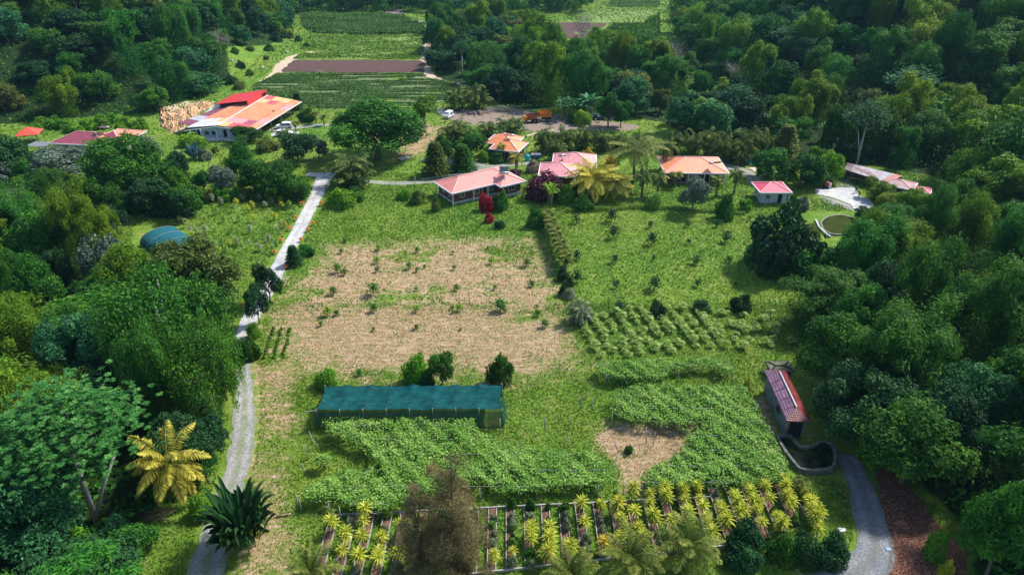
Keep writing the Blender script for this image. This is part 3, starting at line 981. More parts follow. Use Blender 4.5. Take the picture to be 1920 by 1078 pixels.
def surf(name, stops, scale, bump=.6, sc=None, rough=.9, big=None, rut=None, joint=None):
    m, nt, b = newmat(name)
    n = noise(nt, scale, 6, .75, sc=sc)
    c = ramp(nt, n, stops)
    if big:
        c = mixc(nt, 1.0, c, ramp(nt, noise(nt, .25, 3, .6), [(.35, big[0]), (.65, big[1])]), 'MULTIPLY')
    if joint:
        sx = nt.nodes.new('ShaderNodeSeparateXYZ'); nt.links.new(nt.nodes.new('ShaderNodeNewGeometry').outputs['Position'], sx.inputs[0])
        jn = math_(nt, 'LESS_THAN', math_(nt, 'FRACT', math_(nt, 'DIVIDE', sx.outputs[1], joint)), .035)
        c = mixc(nt, math_(nt, 'MULTIPLY', jn, .65), c, (.16, .16, .15))
    if rut:
        at = N(nt, 'ShaderNodeAttribute', attribute_name='tint').outputs['Fac']
        r = ramp(nt, at, [(0, (1, 1, 1)), (.22, (.75,) * 3), (.38, (0, 0, 0)), (.62, (0, 0, 0)), (.80, (.8,) * 3), (1, (1, 1, 1))])
        q = math_(nt, 'MULTIPLY', math_(nt, 'ADD', r, math_(nt, 'MULTIPLY', math_(nt, 'SUBTRACT', noise(nt, .9, 5, .7), .52), 3.2)), rut[1], clamp=True)
        c = mixc(nt, q, c, rut[0])
    nt.links.new(c, b.inputs['Base Color']); b.inputs['Roughness'].default_value = rough; b.inputs['Specular IOR Level'].default_value = .2
    bp = nt.nodes.new('ShaderNodeBump'); bp.inputs['Strength'].default_value = bump; bp.inputs['Distance'].default_value = .1
    nt.links.new(n, bp.inputs['Height']); nt.links.new(bp.outputs[0], b.inputs['Normal'])
    return m


M_CONC = surf('road_concrete', [(.3, (.38, .375, .37)), (.5, (.55, .545, .54)), (.7, (.68, .675, .67))], 1.5, .2, big=((.66, .67, .70), (1, 1, 1)), rut=((.32, .31, .26), .5), joint=4.2)
M_GRAV = surf('road_gravel', [(.30, (.13, .125, .12)), (.48, (.30, .295, .29)), (.62, (.48, .47, .46)), (.8, (.70, .69, .68))], 5, 1, big=((.75, .75, .72), (1, 1, 1)), rut=((.16, .20, .07), .62))
M_GRAVD = surf('road_dark_gravel', [(.30, (.10, .105, .11)), (.5, (.23, .235, .25)), (.72, (.42, .42, .43))], 4.5, 1, big=((.75, .76, .8), (1, 1, 1)), rut=((.12, .13, .10), .5))
M_DIRT = surf('dirt_track', [(.3, (.30, .22, .14)), (.5, (.50, .39, .28)), (.7, (.66, .56, .45))], 2, .6)
M_PLOW = surf('ploughed_soil', [(.3, (.045, .022, .020)), (.5, (.095, .050, .045)), (.72, (.17, .10, .09))], 1.2, 1, sc=(.35, 2.5, 1))

road('concrete_lane', [(614, 322, 4.2), (607, 336, 3.6), (592, 368, 2.9), (570, 410, 2.7), (546, 455, 2.7), (523, 500, 2.7), (500, 542, 2.7), (478, 578, 2.6), (463, 608, 2.6), (456, 628, 2.4)], M_CONC, 'pale concrete lane running down past the mown brown field', .07, .06)
road('gravel_track', [(456, 624, 2.3), (453, 660, 2.3), (455, 700, 2.3), (459, 745, 2.4), (456, 800, 2.6), (449, 850, 2.8), (436, 900, 2.8), (420, 950, 2.9), (404, 1000, 3.0), (390, 1050, 3.3), (380, 1110, 3.6), (372, 1180, 3.6)], M_GRAV, 'grey gravel track continuing from the concrete lane to the lower left corner', .05, .18)
road('gravel_drive', [(628, 334, 2.2), (670, 338, 2.2), (715, 341, 2.1), (765, 342, 2.1), (815, 338, 2.2), (862, 326, 2.4), (905, 314, 2.6), (950, 309, 2.2), (1000, 306, 1.8)], M_GRAV, 'grey gravel drive curving behind the nearest pink roofed cottage', .045, .15)
road('gravel_branch', [(905, 313, 3.2), (880, 304, 3.4), (850, 301, 2.8), (815, 299, 2.2), (790, 301, 1.8)], M_GRAV, 'short gravel branch around the oval lawn island', .055, .15)
road('dirt_spur', [(575, 326, 2.4), (596, 327, 2.6), (616, 326, 3)], M_CONC, 'short paved spur at the upper end of the concrete lane', .095, .1)
road('driveway', [(505, 243, 4), (540, 240, 3.6), (580, 236, 2.6), (622, 234, 2.4)], M_GRAV, 'grey driveway beside the long patchwork roofed barn', .05, .1)
road('parking_area', [(508, 252, 3), (530, 250, 3.5), (560, 248, 2)], M_CONC, 'pale parking pad in front of the driveway', .045, .2)
road('right_track', [(1588, 850, 2.2), (1603, 885, 2.4), (1618, 920, 2.8), (1632, 970, 3.2), (1640, 1010, 3.3), (1636, 1045, 3.6), (1600, 1078, 3.6), (1540, 1100, 3.2), (1440, 1118, 3)], M_GRAVD, 'blue grey gravel track between the beds and the tall bamboo', .05, .12)
road('yard_path', [(805, 200, 2.5), (830, 210, 3), (850, 216, 2.5)], M_CONC, 'pale concrete path entering the dirt yard', .05, .2)
road('right_lane', [(1345, 308, 4), (1380, 315, 4.2), (1410, 330, 3.4), (1418, 348, 2.2)], M_GRAV, 'gravel lane between the orange roofed house and the small pink roofed hut', .05, .2)
road('field_track', [(800, 48, 3.5), (801, 80, 3.2), (797, 112, 4), (808, 142, 3.2), (860, 158, 2), (905, 163, 1.6)], M_DIRT, 'dirt track along the right edge of the far fields', .06, .3, step=2)
road('hill_track', [(590, 97, 2.5), (555, 104, 4), (535, 120, 6), (515, 138, 3.4), (490, 152, 2)], M_DIRT, 'pale dirt track climbing beside the ploughed strip', .06, .3, step=2)
road('far_pad', [(765, 37, 3), (782, 41, 5), (800, 41, 3)], M_CONC, 'pale bare patch at the top corner of the far field', .09, .3, step=2)
road('left_path', [(30, 292, 2), (80, 298, 2), (170, 305, 2.2), (260, 308, 2.2)], M_GRAV, 'grey path below the long house at the left edge', .05, .15)
road('foot_track', [(960, 262, .8), (1000, 250, .9), (1040, 243, 1)], M_DIRT, 'narrow pale footpath behind the orange roofed cottage', .05, .1)


def sheet(name, pts, mat, label, lift=.04, thick=.0, cat='field', pix=True, res=2.0, jag=.15):
    poly = W2(pts) if pix else np.array(pts, float)
    # dense outline then ear-clip fill
    out = []
    for i in range(len(poly)):
        a, b_ = poly[i], poly[(i + 1) % len(poly)]
        m = max(1, int(np.linalg.norm(b_ - a) / res))
        for k in range(m): out.append(a + (b_ - a) * k / m + R.normal(0, jag, 2))
    out = np.array(out)
    import mathutils.geometry as mg
    tri = mg.tessellate_polygon([[Vector((*q, 0)) for q in out]])
    mb = MB(); V = np.column_stack([out, terrain(out[:, 0], out[:, 1]) + lift])
    if np.cross(out[1] - out[0], out[2] - out[1]) is not None:
        mb.add(V, [tuple(t) for t in tri])
    o = mb.build(name, mat)
    import bmesh
    bm = bmesh.new(); bm.from_mesh(o.data); bmesh.ops.recalc_face_normals(bm, faces=bm.faces)
    if bm.faces and sum(f.normal.z for f in bm.faces) < 0: bmesh.ops.reverse_faces(bm, faces=bm.faces)
    bm.to_mesh(o.data); bm.free()
    tag(o, label, cat, kind='structure')
    return o


sheet('concrete_apron', [(1528, 352), (1562, 352), (1580, 351), (1602, 352), (1612, 368), (1628, 372), (1640, 385), (1612, 395), (1600, 390), (1596, 382), (1560, 368), (1530, 362)], M_CONC, 'white concrete apron below the open shed at right', .05, jag=.05)
sheet('gravel_verge', [(1535, 366), (1560, 370), (1595, 384), (1602, 396), (1575, 388), (1548, 380)], M_GRAV, 'grey gravel verge beside the white apron', .045, jag=.05)
sheet('stone_heap_ground', [(1568, 349), (1576, 338), (1592, 334), (1602, 345), (1600, 351)], M_GRAV, 'grey gravel patch above the white apron', .065)
sheet('ploughed_field', [(548, 113), (790, 113), (798, 120), (795, 135), (660, 137), (527, 134)], M_PLOW, 'dark purple brown ploughed strip across the far valley', .10, jag=.3)
sheet('far_ploughed_field', [(1005, 50), (1040, 42), (1138, 44), (1118, 62), (1080, 72), (1022, 72)], M_PLOW, 'purple brown ploughed plot beyond the central trees', .10, jag=.3)
sheet('far_brown_strip', [(1185, 114), (1262, 108), (1270, 116), (1190, 122)], M_PLOW, 'dark brown soil strip behind the right hand trees', .10, jag=.3)
sheet('far_bare_field', [(713, 12), (752, 18), (760, 27), (718, 25)], surf('bare_soil', [(.3, (.20, .15, .13)), (.7, (.40, .33, .29))], 1, .5), 'pale brown bare plot at the top of the valley', .10, jag=.3)
M_GF = surf('field_green', [(.3, (.10, .18, .04)), (.5, (.17, .25, .06)), (.7, (.27, .33, .10))], .9, .8, sc=(.3, 2, 1))
M_GF2 = surf('field_green_soil', [(.35, (.06, .12, .035)), (.5, (.12, .17, .06)), (.62, (.25, .24, .15)), (.75, (.42, .36, .27))], .8, .8, sc=(.2, 2.4, 1))
M_GF3 = surf('field_dark_green', [(.3, (.02, .07, .02)), (.6, (.04, .12, .03))], 1.5, .8)
F5 = [(562, 28), (700, 29), (756, 31), (770, 40), (795, 46), (797, 64), (680, 65), (585, 62), (570, 50)]
F4 = [(583, 66), (797, 67), (794, 97), (600, 97), (560, 92)]
F3 = [(565, 99), (793, 99), (790, 111), (549, 111)]
F1 = [(520, 138), (660, 139), (790, 139), (812, 148), (858, 158), (845, 188), (790, 196), (700, 200), (600, 204), (505, 178), (470, 165), (492, 152)]
F7 = [(1140, 16), (1236, 22), (1205, 42), (1140, 43), (1060, 41), (1100, 26)]
F8 = [(1148, -20), (1240, -20), (1236, 14), (1142, 13)]
F9 = [(1205, 45), (1236, 25), (1238, 60), (1250, 100), (1190, 106), (1130, 92), (1120, 68), (1150, 48)]
sheet('tall_crop_ground', F5, M_GF3, 'soil under the tall dark green crop', .09, jag=.3)
sheet('light_green_field', F4, M_GF, 'light green grassy field strip in the far valley', .11, jag=.3)
sheet('bright_green_strip', F3, M_GF, 'narrow bright green strip beside the ploughed soil', .11, jag=.3)
sheet('row_crop_ground', F1, M_GF2, 'soil and crop rows nearest the barn', .09, jag=.3)
sheet('far_right_field', F7, M_GF, 'yellow green field at the top right of the valley', .11, jag=.3)
sheet('far_right_dark_field', F8, M_GF3, 'dark green crop field at the very top', .09, jag=.3)
sheet('far_right_shrub_field', F9, surf('rough_field', [(.3, (.04, .09, .02)), (.6, (.08, .17, .04))], 1, .8), 'rough green field beside the far ploughed plot', .08, jag=.3)


def poly_pts(poly, n):
    lo, hi = poly.min(0), poly.max(0); out = np.zeros((0, 2))
    while len(out) < n:
        q = R.uniform(lo, hi, (n * 2, 2)); out = np.vstack([out, q[inside(q, poly)]])
    return out[:n]


def crop_rows(name, poly, n, h, row, mat, label, ang=0.0, tm=.5, w=.35):
    poly = W2(poly)
    p = poly_pts(poly, n)
    ca, sa = math.cos(ang), math.sin(ang)
    a = p[:, 0] * ca + p[:, 1] * sa; bb = -p[:, 0] * sa + p[:, 1] * ca
    bb = np.round(bb / row) * row + R.normal(0, .16, n)
    p = np.stack([a * ca - bb * sa, a * sa + bb * ca], 1)
    hh = h * R.uniform(.5, 1.15, n)
    C = np.column_stack([p, terrain(p[:, 0], p[:, 1]) + hh * .5])
    gap = vnoise(np.stack([p[:, 0] * .12, p[:, 1]], 1), 1.9) > .30
    p = p[gap]; n = len(p); hh = hh[gap]; C = C[gap]
    patch = .3 * (vnoise(np.stack([p[:, 0] * .25, p[:, 1]], 1), 4.) - .5) + .12 * np.sin(p[:, 0] * .13) * np.cos(p[:, 1] * .3)
    mb = MB()
    cards(mb, C, R.normal(0, 1, (n, 3)) + (0, -.5, .6), R.normal(0, .5, (n, 3)) + (0, 0, 1), w, hh * 1.2, np.clip(tm + patch + R.normal(0, .22, n), 0, 1))
    o = mb.build(name, LM[mat]); tag(o, label, 'crop', kind='stuff'); return o


crop_rows('row_crop', F1, 34000, .8, 2.1, 'corn', 'young green row crop in front of the ploughed strip', tm=.55, w=.34, ang=.02)
crop_rows('tall_crop', F5, 26000, 1.8, 1.3, 'corn', 'tall dark green crop at the far end of the valley', w=.6, tm=.35)
crop_rows('field_weeds', F4, 9000, .6, .9, 'grass', 'light green weedy growth in the far field', w=.5)
crop_rows('strip_weeds', F3, 4000, .7, .9, 'grass', 'bright green growth beside the ploughed soil', w=.5)
crop_rows('far_right_crop', F8, 5000, 1.5, 1.6, 'corn', 'dark green crop at the top right of the valley', w=.7)
crop_rows('far_rough_growth', F9, 9000, 1.4, .7, 'broad', 'rough green growth beside the far ploughed plot', w=.7)

# ------------------------------------------------------------------ buildings
def roofmat(name, cols, panel=(1.1, 3.4), rough=.45, streak=.5, rib=.32):
    """painted sheet roofing in panels of slightly different colour with ribs (object space)"""
    m, nt, b = newmat(name)
    tc = nt.nodes.new('ShaderNodeTexCoord')
    at = N(nt, 'ShaderNodeAttribute', attribute_name='tint')
    k = len(cols)
    c = ramp(nt, at.outputs['Fac'], [(i / k, cc) for i, cc in enumerate(cols)] if k > 1 else [(0, cols[0]), (1, cols[0])], 'CONSTANT')
    n = noise(nt, 1.1, 5, .7, tc.outputs['Object'])
    n2 = noise(nt, 6, 4, .7, tc.outputs['Object'])
    c = mixc(nt, 1.0, c, ramp(nt, n, [(.3, (1 - streak * .45,) * 3), (.7, (1.08, 1.06, 1.05))]), 'MULTIPLY')
    c = mixc(nt, 1.0, c, ramp(nt, n2, [(.35, (.88,) * 3), (.65, (1.05,) * 3)]), 'MULTIPLY')
    sx = nt.nodes.new('ShaderNodeSeparateXYZ'); nt.links.new(tc.outputs['Object'], sx.inputs[0])
    fr = math_(nt, 'FRACT', math_(nt, 'DIVIDE', sx.outputs[0], panel[0]))
    n3 = noise(nt, 2.2, 6, .8, tc.outputs['Object'], sc=(1, .35, 1))
    c = mixc(nt, math_(nt, 'MULTIPLY', ramp(nt, n3, [(.52, (0, 0, 0)), (.72, (1, 1, 1))]), .16 + .3 * streak), c, (.30, .17, .13))
    ln = math_(nt, 'LESS_THAN', fr, .09)
    c = mixc(nt, math_(nt, 'MULTIPLY', ln, .38), c, (.30, .12, .12))
    nt.links.new(c, b.inputs['Base Color']); b.inputs['Roughness'].default_value = rough; b.inputs['Specular IOR Level'].default_value = .4
    wv = math_(nt, 'SINE', math_(nt, 'MULTIPLY', sx.outputs[0], 2 * math.pi / rib))
    wy = math_(nt, 'SINE', math_(nt, 'MULTIPLY', sx.outputs[1], 2 * math.pi / rib))
    bp = nt.nodes.new('ShaderNodeBump'); bp.inputs['Strength'].default_value = .35; bp.inputs['Distance'].default_value = .04
    nt.links.new(math_(nt, 'ADD', wv, wy), bp.inputs['Height']); nt.links.new(bp.outputs[0], b.inputs['Normal'])
    return m


SALMON = (.74, .27, .23); PINK = (.78, .30, .33); ORANGE = (.85, .27, .10)
RM_PINK = roofmat('roof_salmon_pink', [SALMON, (.80, .33, .28), (.72, .22, .20)])
RM_ROSE = roofmat('roof_rose', [PINK, (.82, .38, .38), (.80, .27, .22)])
RM_ORANGE = roofmat('roof_orange', [ORANGE, (.86, .33, .15), (.78, .22, .10)])
RM_SALM = roofmat('roof_light_orange', [(.85, .30, .15), (.84, .36, .22), (.80, .26, .14)])
RM_HOT = roofmat('roof_hot_pink', [(.75, .07, .15), (.78, .14, .22)])
FASC = plain('fascia_white', (.74, .74, .76), .5, .1)
CAP = plain('ridge_cap_pink', (.85, .45, .42), .5, .1)


def hip(mb, caps, x0, x1, y0, y1, z, h, mat=0, tint=(0, .34, .67, 0), thick=.1, gable=(False, False)):
    """hip roof over a rectangle, ridge along the longer side"""
    w, d = x1 - x0, y1 - y0
    if w >= d:
        i = d / 2
        a = (x0 + (0 if gable[0] else i), (y0 + y1) / 2, z + h); b = (x1 - (0 if gable[1] else i), (y0 + y1) / 2, z + h)
    else:
        i = w / 2
        a = ((x0 + x1) / 2, y0 + (0 if gable[0] else i), z + h); b = ((x0 + x1) / 2, y1 - (0 if gable[1] else i), z + h)
    c = [(x0, y0, z), (x1, y0, z), (x1, y1, z), (x0, y1, z)]
    if w >= d: fs = [(c[0], c[1], b, a), (c[1], c[2], b), (c[2], c[3], a, b), (c[3], c[0], a)]
    else: fs = [(c[0], c[1], a), (c[1], c[2], b, a), (c[2], c[3], b), (c[3], c[0], a, b)]
    for f, t in zip(fs, tint):
        mb.add(np.array(f), [tuple(range(len(f)))], t, mat)
    mb.add(np.array([(p[0], p[1], p[2] - thick) for p in c]), [(3, 2, 1, 0)], .0, mat)
    if caps is not None:
        up = Vector((0, 0, .05))
        hips = [(c[0], a), (c[3], a), (c[1], b), (c[2], b)] if w >= d else [(c[0], a), (c[1], a), (c[2], b), (c[3], b)]
        for p, q in hips + ([(a, b)] if (Vector(a) - Vector(b)).length > .1 else []):
            beam(caps, Vector(p) + up, Vector(q) + up, .22, .07)


def fascia(mb, x0, x1, y0, y1, z, t=.16, h=.24):
    for a, b_, c, d in ((x0 - t, x1 + t, y0 - t, y0 - .01), (x0 - t, x1 + t, y1 + .01, y1 + t), (x0 - t, x0 - .01, y0 - .005, y1 + .005), (x1 + .01, x1 + t, y0 - .005, y1 + .005)):
        box(mb, a, b_, c, d, z - h, z + .03)


def opening(parent, name, x, y, z, w, h, axis, frame=WHITE, pane=GLASSM, sill=False):
    """window or door proud of a wall; axis 'x' = wall facing +-y, 'y' = wall facing +-x; sign gives the outside"""
    s = 1 if axis[0] == '+' else -1; ax = axis[1]
    f = MB(); t = .07
    def bx(m, u0, u1, z0, z1, d0, d1):
        if ax == 'x': box(m, x + u0, x + u1, min(y + s * d0, y + s * d1), max(y + s * d0, y + s * d1), z0, z1)
        else: box(m, min(x + s * d0, x + s * d1), max(x + s * d0, x + s * d1), y + u0, y + u1, z0, z1)
    bx(f, -w / 2 - t, -w / 2, z, z + h, .003, .07); bx(f, w / 2, w / 2 + t, z, z + h, .003, .07)
    bx(f, -w / 2 - t, w / 2 + t, z + h, z + h + t, .003, .07); bx(f, -w / 2 - t, w / 2 + t, z - t, z, .003, .10)
    if name == 'window': bx(f, -.025, .025, z, z + h, .01, .05)
    fo = f.build(name, frame, parent)
    g = MB(); bx(g, -w / 2, w / 2, z, z + h, .003, .02)
    g.build('pane' if name == 'window' else 'door_leaf', pane, fo)
    return fo


def house(name, label, origin, ang, rects, wall, roof, ez=2.5, base=.5, oh=.7, slope=.42, ops=(), posts=(), cap=CAP, cat='house', zoff=0.0, plinth=STONE, extra=None, gables=None, fmat=None):
    o = thing(name, label, cat, (origin[0], origin[1], tz(origin[0], origin[1]) - .02 + zoff), ang)
    w = MB(); p = MB(); rf = MB(); cp = MB(); fa = MB()
    for k, (x0, x1, y0, y1) in enumerate(rects):
        e = k * .012
        box(w, x0 + e, x1 - e, y0 + e, y1 - e, base - .01, ez - .02 - e)
        box(p, x0 - .06 + e, x1 + .06 - e, y0 - .06 + e, y1 + .06 - e, -.4, base + e)
        z = ez + k * .02
        hh = (min(x1 - x0, y1 - y0) / 2 + oh) * slope
        hip(rf, cp, x0 - oh, x1 + oh, y0 - oh, y1 + oh, z, hh, gable=(gables[k] if gables else (False, False)))
        fascia(fa, x0 - oh, x1 + oh, y0 - oh, y1 + oh, z)
    w.build('wall', wall, o); p.build('plinth', plinth, o)
    r = rf.build('roof', roof, o); cp.build('ridge_cap', cap, r); fa.build('fascia', fmat or FASC, r)
    for (nm, x, y, z, ww, hh, ax, *m) in ops:
        opening(o, nm, x, y, z, ww, hh, ax, *(m or ()))
    for x, y in posts:
        q = MB(); box(q, x - .09, x + .09, y - .09, y + .09, -.2, ez - .1); q.build('post', WHITE, o)
    if extra: extra(o, r, ez)
    return o


def heater(o, r, ez, x, y, z, ang=0.0, l=1.7, w=1.9):
    """solar panel with round tank, lying on the roof"""
    pn = MB(); tk = MB()
    M = Matrix.Translation((x, y, z)) @ Matrix.Rotation(ang, 4, 'Z') @ Matrix.Rotation(-.45, 4, 'X')
    box(pn, -w / 2, w / 2, -l, 0, 0, .08, 0, .5, M)
    tube(tk, [M @ Vector((-w * .5, .25, .2)), M @ Vector((w * .5, .25, .2))], [.26, .26], 12)
    s = thing('solar_heater', '', 'solar heater')
    pn.build('panel', GLASSM, s); tk.build('tank', STEEL, s)
    return s


# cottage 1 (front, salmon)
A1 = math.radians(33)
def h1x(o, r, ez):
    ph = MB(); box(ph, 8.8, 9.6, -1.4, -.6, -.1, .1); 
    for a, b_ in ((6.6, 7.5), (7.7, 8.4)):
        bench = MB()
h1 = house('cottage', 'long cottage with salmon pink hipped roof and brown brick walls, nearest the mown field', P(851.5, 384.5)[:2], A1,
      [(0, 14.8, 0, 6.6), (10.3, 15.0, -2.3, 6.9)], BRICKM, RM_PINK, 2.95, .62, .75, .42,
      ops=[('window', 2.0, 0, 1.35, 1.0, .95, '-x'), ('window', 5.6, 0, 1.35, 1.0, .95, '-x'), ('door', 7.4, 0, .65, .95, 2.0, '-x', WHITE, DARKGAP), ('window', 9.2, 0, 1.35, .9, .9, '-x'),
           ('window', 12.7, -2.3, 1.35, 1.5, .95, '-x'), ('window', 0, 1.8, 1.4, .8, .8, '-y'), ('window', 0, 4.6, 1.4, .8, .8, '-y')],
      posts=[(4.4, -.55), (7.9, -.55), (-.5, -.5), (-.5, 6.9)], plinth=CONC)
hx = heater(None, None, 0, 0, 0, 0)
hx['label'] = 'solar water heater at the ridge of the nearest pink cottage'
hp = Vector(P(945, 324, 4.75)); hx.location = hp; hx.rotation_euler = (0, 0, A1 + 2.6)

# cottage 2 (orange, behind)
h2 = house('cottage', 'small cottage with orange hipped roof standing behind the drive', (-4.6, 160.0), math.radians(-19), [(0, 6.0, 0, 6.0), (-2.6, 3.6, 3.8, 10.0)], BRICKM, RM_ORANGE, 2.9, .5, .7, .45,
      ops=[('window', 1.6, 0, 1.3, 1.0, .9, '-x'), ('door', 3.6, 0, .55, .9, 2.0, '-x', WHITE, DARKGAP), ('window', 6.0, 1.6, 1.3, .9, .9, '+y'), ('window', 6.0, 4.4, 1.3, .9, .9, '+y')], posts=[(6.4, -.4), (6.4, 6.3)])
hx = heater(None, None, 0, 0, 0, 0); hx['label'] = 'solar water heater standing on the small orange cottage roof'
hx.location = P(957, 255, 4.6); hx.rotation_euler = (0, 0, math.radians(-14))

# cottage 3 (rose)
h3 = house('cottage', 'rose pink roofed cottage in the middle, beside the yellow fronded palm', (6.6, 142.0), math.radians(-6), [(0, 7.0, 0, 6.8), (2.6, 11.0, 6.0, 13.6)], BRICKM, RM_ROSE, 2.9, .5, .75, .42,
      ops=[('window', 1.6, 0, 1.3, 1.0, .9, '-x'), ('door', 4.0, 0, .55, .9, 2.0, '-x', WHITE, DARKGAP), ('window', 7.0, 2.5, 1.3, .9, .9, '+y'), ('window', 9.2, 6.0, 1.2, 1.4, 1.1, '-x', WHITE, DARKGAP)], posts=[(10.9, 5.5)])
hx = heater(None, None, 0, 0, 0, 0); hx['label'] = 'solar water heater on the rose pink cottage roof'
hx.location = P(1056, 293, 4.5); hx.rotation_euler = (0, 0, math.radians(28)); hx.scale = (.9, 1.3, 1)

# cottage 4 (light orange, wide)
def h4x(o, r, ez):
    ch = MB(); box(ch, .6, 1.2, 8.2, 8.8, ez + .4, ez + 2.1); box(ch, .5, 1.3, 8.1, 8.9, ez + 2.1, ez + 2.25)
    ch.build('chimney', plain('chimney_brick', (.55, .22, .13), .8, .3), r)
h4 = house('cottage', 'wide cottage with light orange roof and a small chimney, on the right lawn', (34.4, 143.6), math.radians(-2), [(0, 12.4, 0, 9.2)], BRICKM, RM_SALM, 2.9, .4, .8, .34,
      ops=[('window', 1.5, 0, 1.2, 1.2, 1.0, '-x'), ('door', 3.6, 0, .45, 1.0, 2.1, '-x', WHITE, DARKGAP), ('window', 5.8, 0, 1.2, 1.4, 1.0, '-x'), ('door', 8.4, 0, .45, 1.8, 2.1, '-x', WHITE, DARKGAP), ('window', 10.8, 0, 1.2, 1.2, 1.0, '-x'), ('window', 0, 3, 1.2, 1.2, 1, '-y'), ('window', 0, 6.2, 1.2, 1.2, 1, '-y')],
      posts=[(-.5, -.5), (4.5, -.6), (8, -.6), (12.9, -.5)], extra=h4x)
hx = heater(None, None, 0, 0, 0, 0); hx['label'] = 'solar water heater on the wide light orange roof'
hx.location = P(1337, 306, 4.6); hx.rotation_euler = (0, 0, math.radians(50)); hx.scale = (.8, 1.2, .8)

# hut 5 (hot pink, pale blue walls)
h5 = house('hut', 'small hut with hot pink roof and pale blue walls', (51.6, 131.9), 0, [(0, 5.2, 0, 4.6)], BLUEW, RM_HOT, 2.8, .15, .6, .4,
      ops=[('window', 1.3, 0, 1.2, .9, .8, '-x'), ('door', 3.8, 0, .2, .9, 2.0, '-x', WHITE, DARKGAP), ('window', 0, 1.3, 1.1, .8, .9, '-y'), ('window', 0, 3.2, 1.1, .8, .9, '-y')], posts=[(5.5, -.4)])

# long barn, patchwork roof
def quadsurf(mb, p00, p10, p11, p01, nu, nv, tints, thick=.08, mat=0, gap=0):
    p00, p10, p11, p01 = [np.array(p, float) for p in (p00, p10, p11, p01)]
    for i in range(nu):
        for j in range(nv):
            u0, u1, v0, v1 = i / nu, (i + 1) / nu, j / nv, (j + 1) / nv
            f = lambda u, v: p00 * (1 - u) * (1 - v) + p10 * u * (1 - v) + p11 * u * v + p01 * (1 - u) * v
            mb.add(np.array([f(u0, v0), f(u1, v0), f(u1, v1), f(u0, v1)]), [(0, 1, 2, 3)], tints(i, j), mat)
    V = np.array([p00, p10, p11, p01]); V = np.vstack([V, V - (0, 0, thick)])
    mb.add(V, [(7, 6, 5, 4), (0, 4, 5, 1), (1, 5, 6, 2), (2, 6, 7, 3), (3, 7, 4, 0)], tints(0, 0), mat)


BC = [(.80, .31, .14), (.82, .34, .17), (.78, .27, .13), (.84, .55, .22), (.70, .12, .14), (.82, .38, .38), (.74, .76, .80), (.45, .10, .16)]
RM_BARN = roofmat('roof_barn_patchwork', BC, rough=.6, streak=1.1)
ci = lambda k: (k + .5) / len(BC) * 1.0
bo = (-80.0, 174.0)
barn = thing('barn', 'long barn with patchwork roof of orange, yellow, red and white sheets', 'barn', (bo[0], bo[1], tz(*bo)))
def bl(x, y, z): return (x - bo[0], y - bo[1], z - tz(*bo))
mb = MB()
rid0, rid1 = (-76.2, 174.2, 4.0), (-72.0, 203.0, 4.6)
def tr(i, j):
    if i == 0: return ci([3, 4, 4][j % 3])
    if i == 1: return ci([5, 5, 7][j % 3])
    if i == 7: return ci([4, 3, 3][j % 3])
    if i == 6: return ci([3, 4, 0][j % 3])
    return ci([0, 1, 0][(i + j) % 3])
quadsurf(mb, bl(-69.2, 173.6, 3.2), bl(-64.6, 202.6, 3.4), bl(*rid1), bl(*rid0), 8, 3, lambda i, j: tr(i, 2 - j))
def tl(i, j):
    if i <= 1: return ci([3 if i else 6, 6, 6][j])
    return ci([5, 0, 1][j] if j or i > 5 else 0) if i < 7 else ci(3)
quadsurf(mb, bl(*rid0), bl(*rid1), bl(-78.6, 203.4, 3.75), bl(-84.8, 175.0, 3.2), 8, 3, lambda i, j: tl(i, j))
r = mb.build('roof', RM_BARN, barn)
mb = MB(); beam(mb, np.array(bl(*rid0)) + (0, 0, .05), np.array(bl(*rid1)) + (0, 0, .05), .45, .08); mb.build('ridge_cap', plain('pale_pink_cap', (.82, .60, .60), .5, .1), r)
mb = MB(); quadsurf(mb, bl(-66.6, 175.0, 2.75), bl(-62.2, 202.4, 2.85), bl(-64.5, 202.8, 3.3), bl(-69.1, 174.4, 3.1), 6, 1, lambda i, j: ci([1, 5, 1, 1, 5, 1][i]))
r2 = mb.build('side_roof', RM_BARN, barn)
mb = MB(); beam(mb, np.array(bl(-66.5, 174.95, 2.7)), np.array(bl(-62.1, 202.3, 2.8)), .14, .2); beam(mb, bl(-84.7, 173.3, 2.85), bl(-76.3, 173.3, 3.85), .1, .22); beam(mb, bl(-76.3, 173.3, 3.85), bl(-69.1, 173.2, 3.1), .1, .22); mb.build('fascia', FASC, r)
mb = MB(); box(mb, -83 + 80, -69.8 + 80, 2.0, 27, .1, 2.95); mb.build('wall', BLUEW, barn)
mb = MB(); box(mb, -83.8 + 80, -69.4 + 80, -.2, 1.7, 0, .55); mb.build('veranda', WHITE, barn)
for k, x in enumerate((-2.2, -.2, 1.6, 4.6, 7.0, 9.2)):
    opening(barn, 'window' if k % 3 else 'door', x, 2.0, (1.1 if k % 3 else .56), 1.1 if k % 3 else .95, 1.1 if k % 3 else 2.0, '-x', WHITE, DARKGAP)
for x in (-3.6, -.9, 3.1, 6.3, 9.9):
    q = MB(); box(q, x - .1, x + .1, .0, .2, .55, 3.1 if x < 5 else 3.0); q.build('post', WHITE, barn)
for k, y in enumerate((2, 8, 14, 20, 26)):
    q = MB(); box(q, 13.9 + k * .9, 14.1 + k * .9, y, y + .2, 0, 2.75); q.build('post', WOODM, barn)
mb = MB()
quadsurf(mb, bl(-90.2, 182.4, 2.3), bl(-82.6, 203.6, 2.6), bl(-78.7, 203.0, 3.1), bl(-84.6, 178, 2.75), 6, 1, lambda i, j: ci([7, 6, 7, 4, 7, 7][i]))
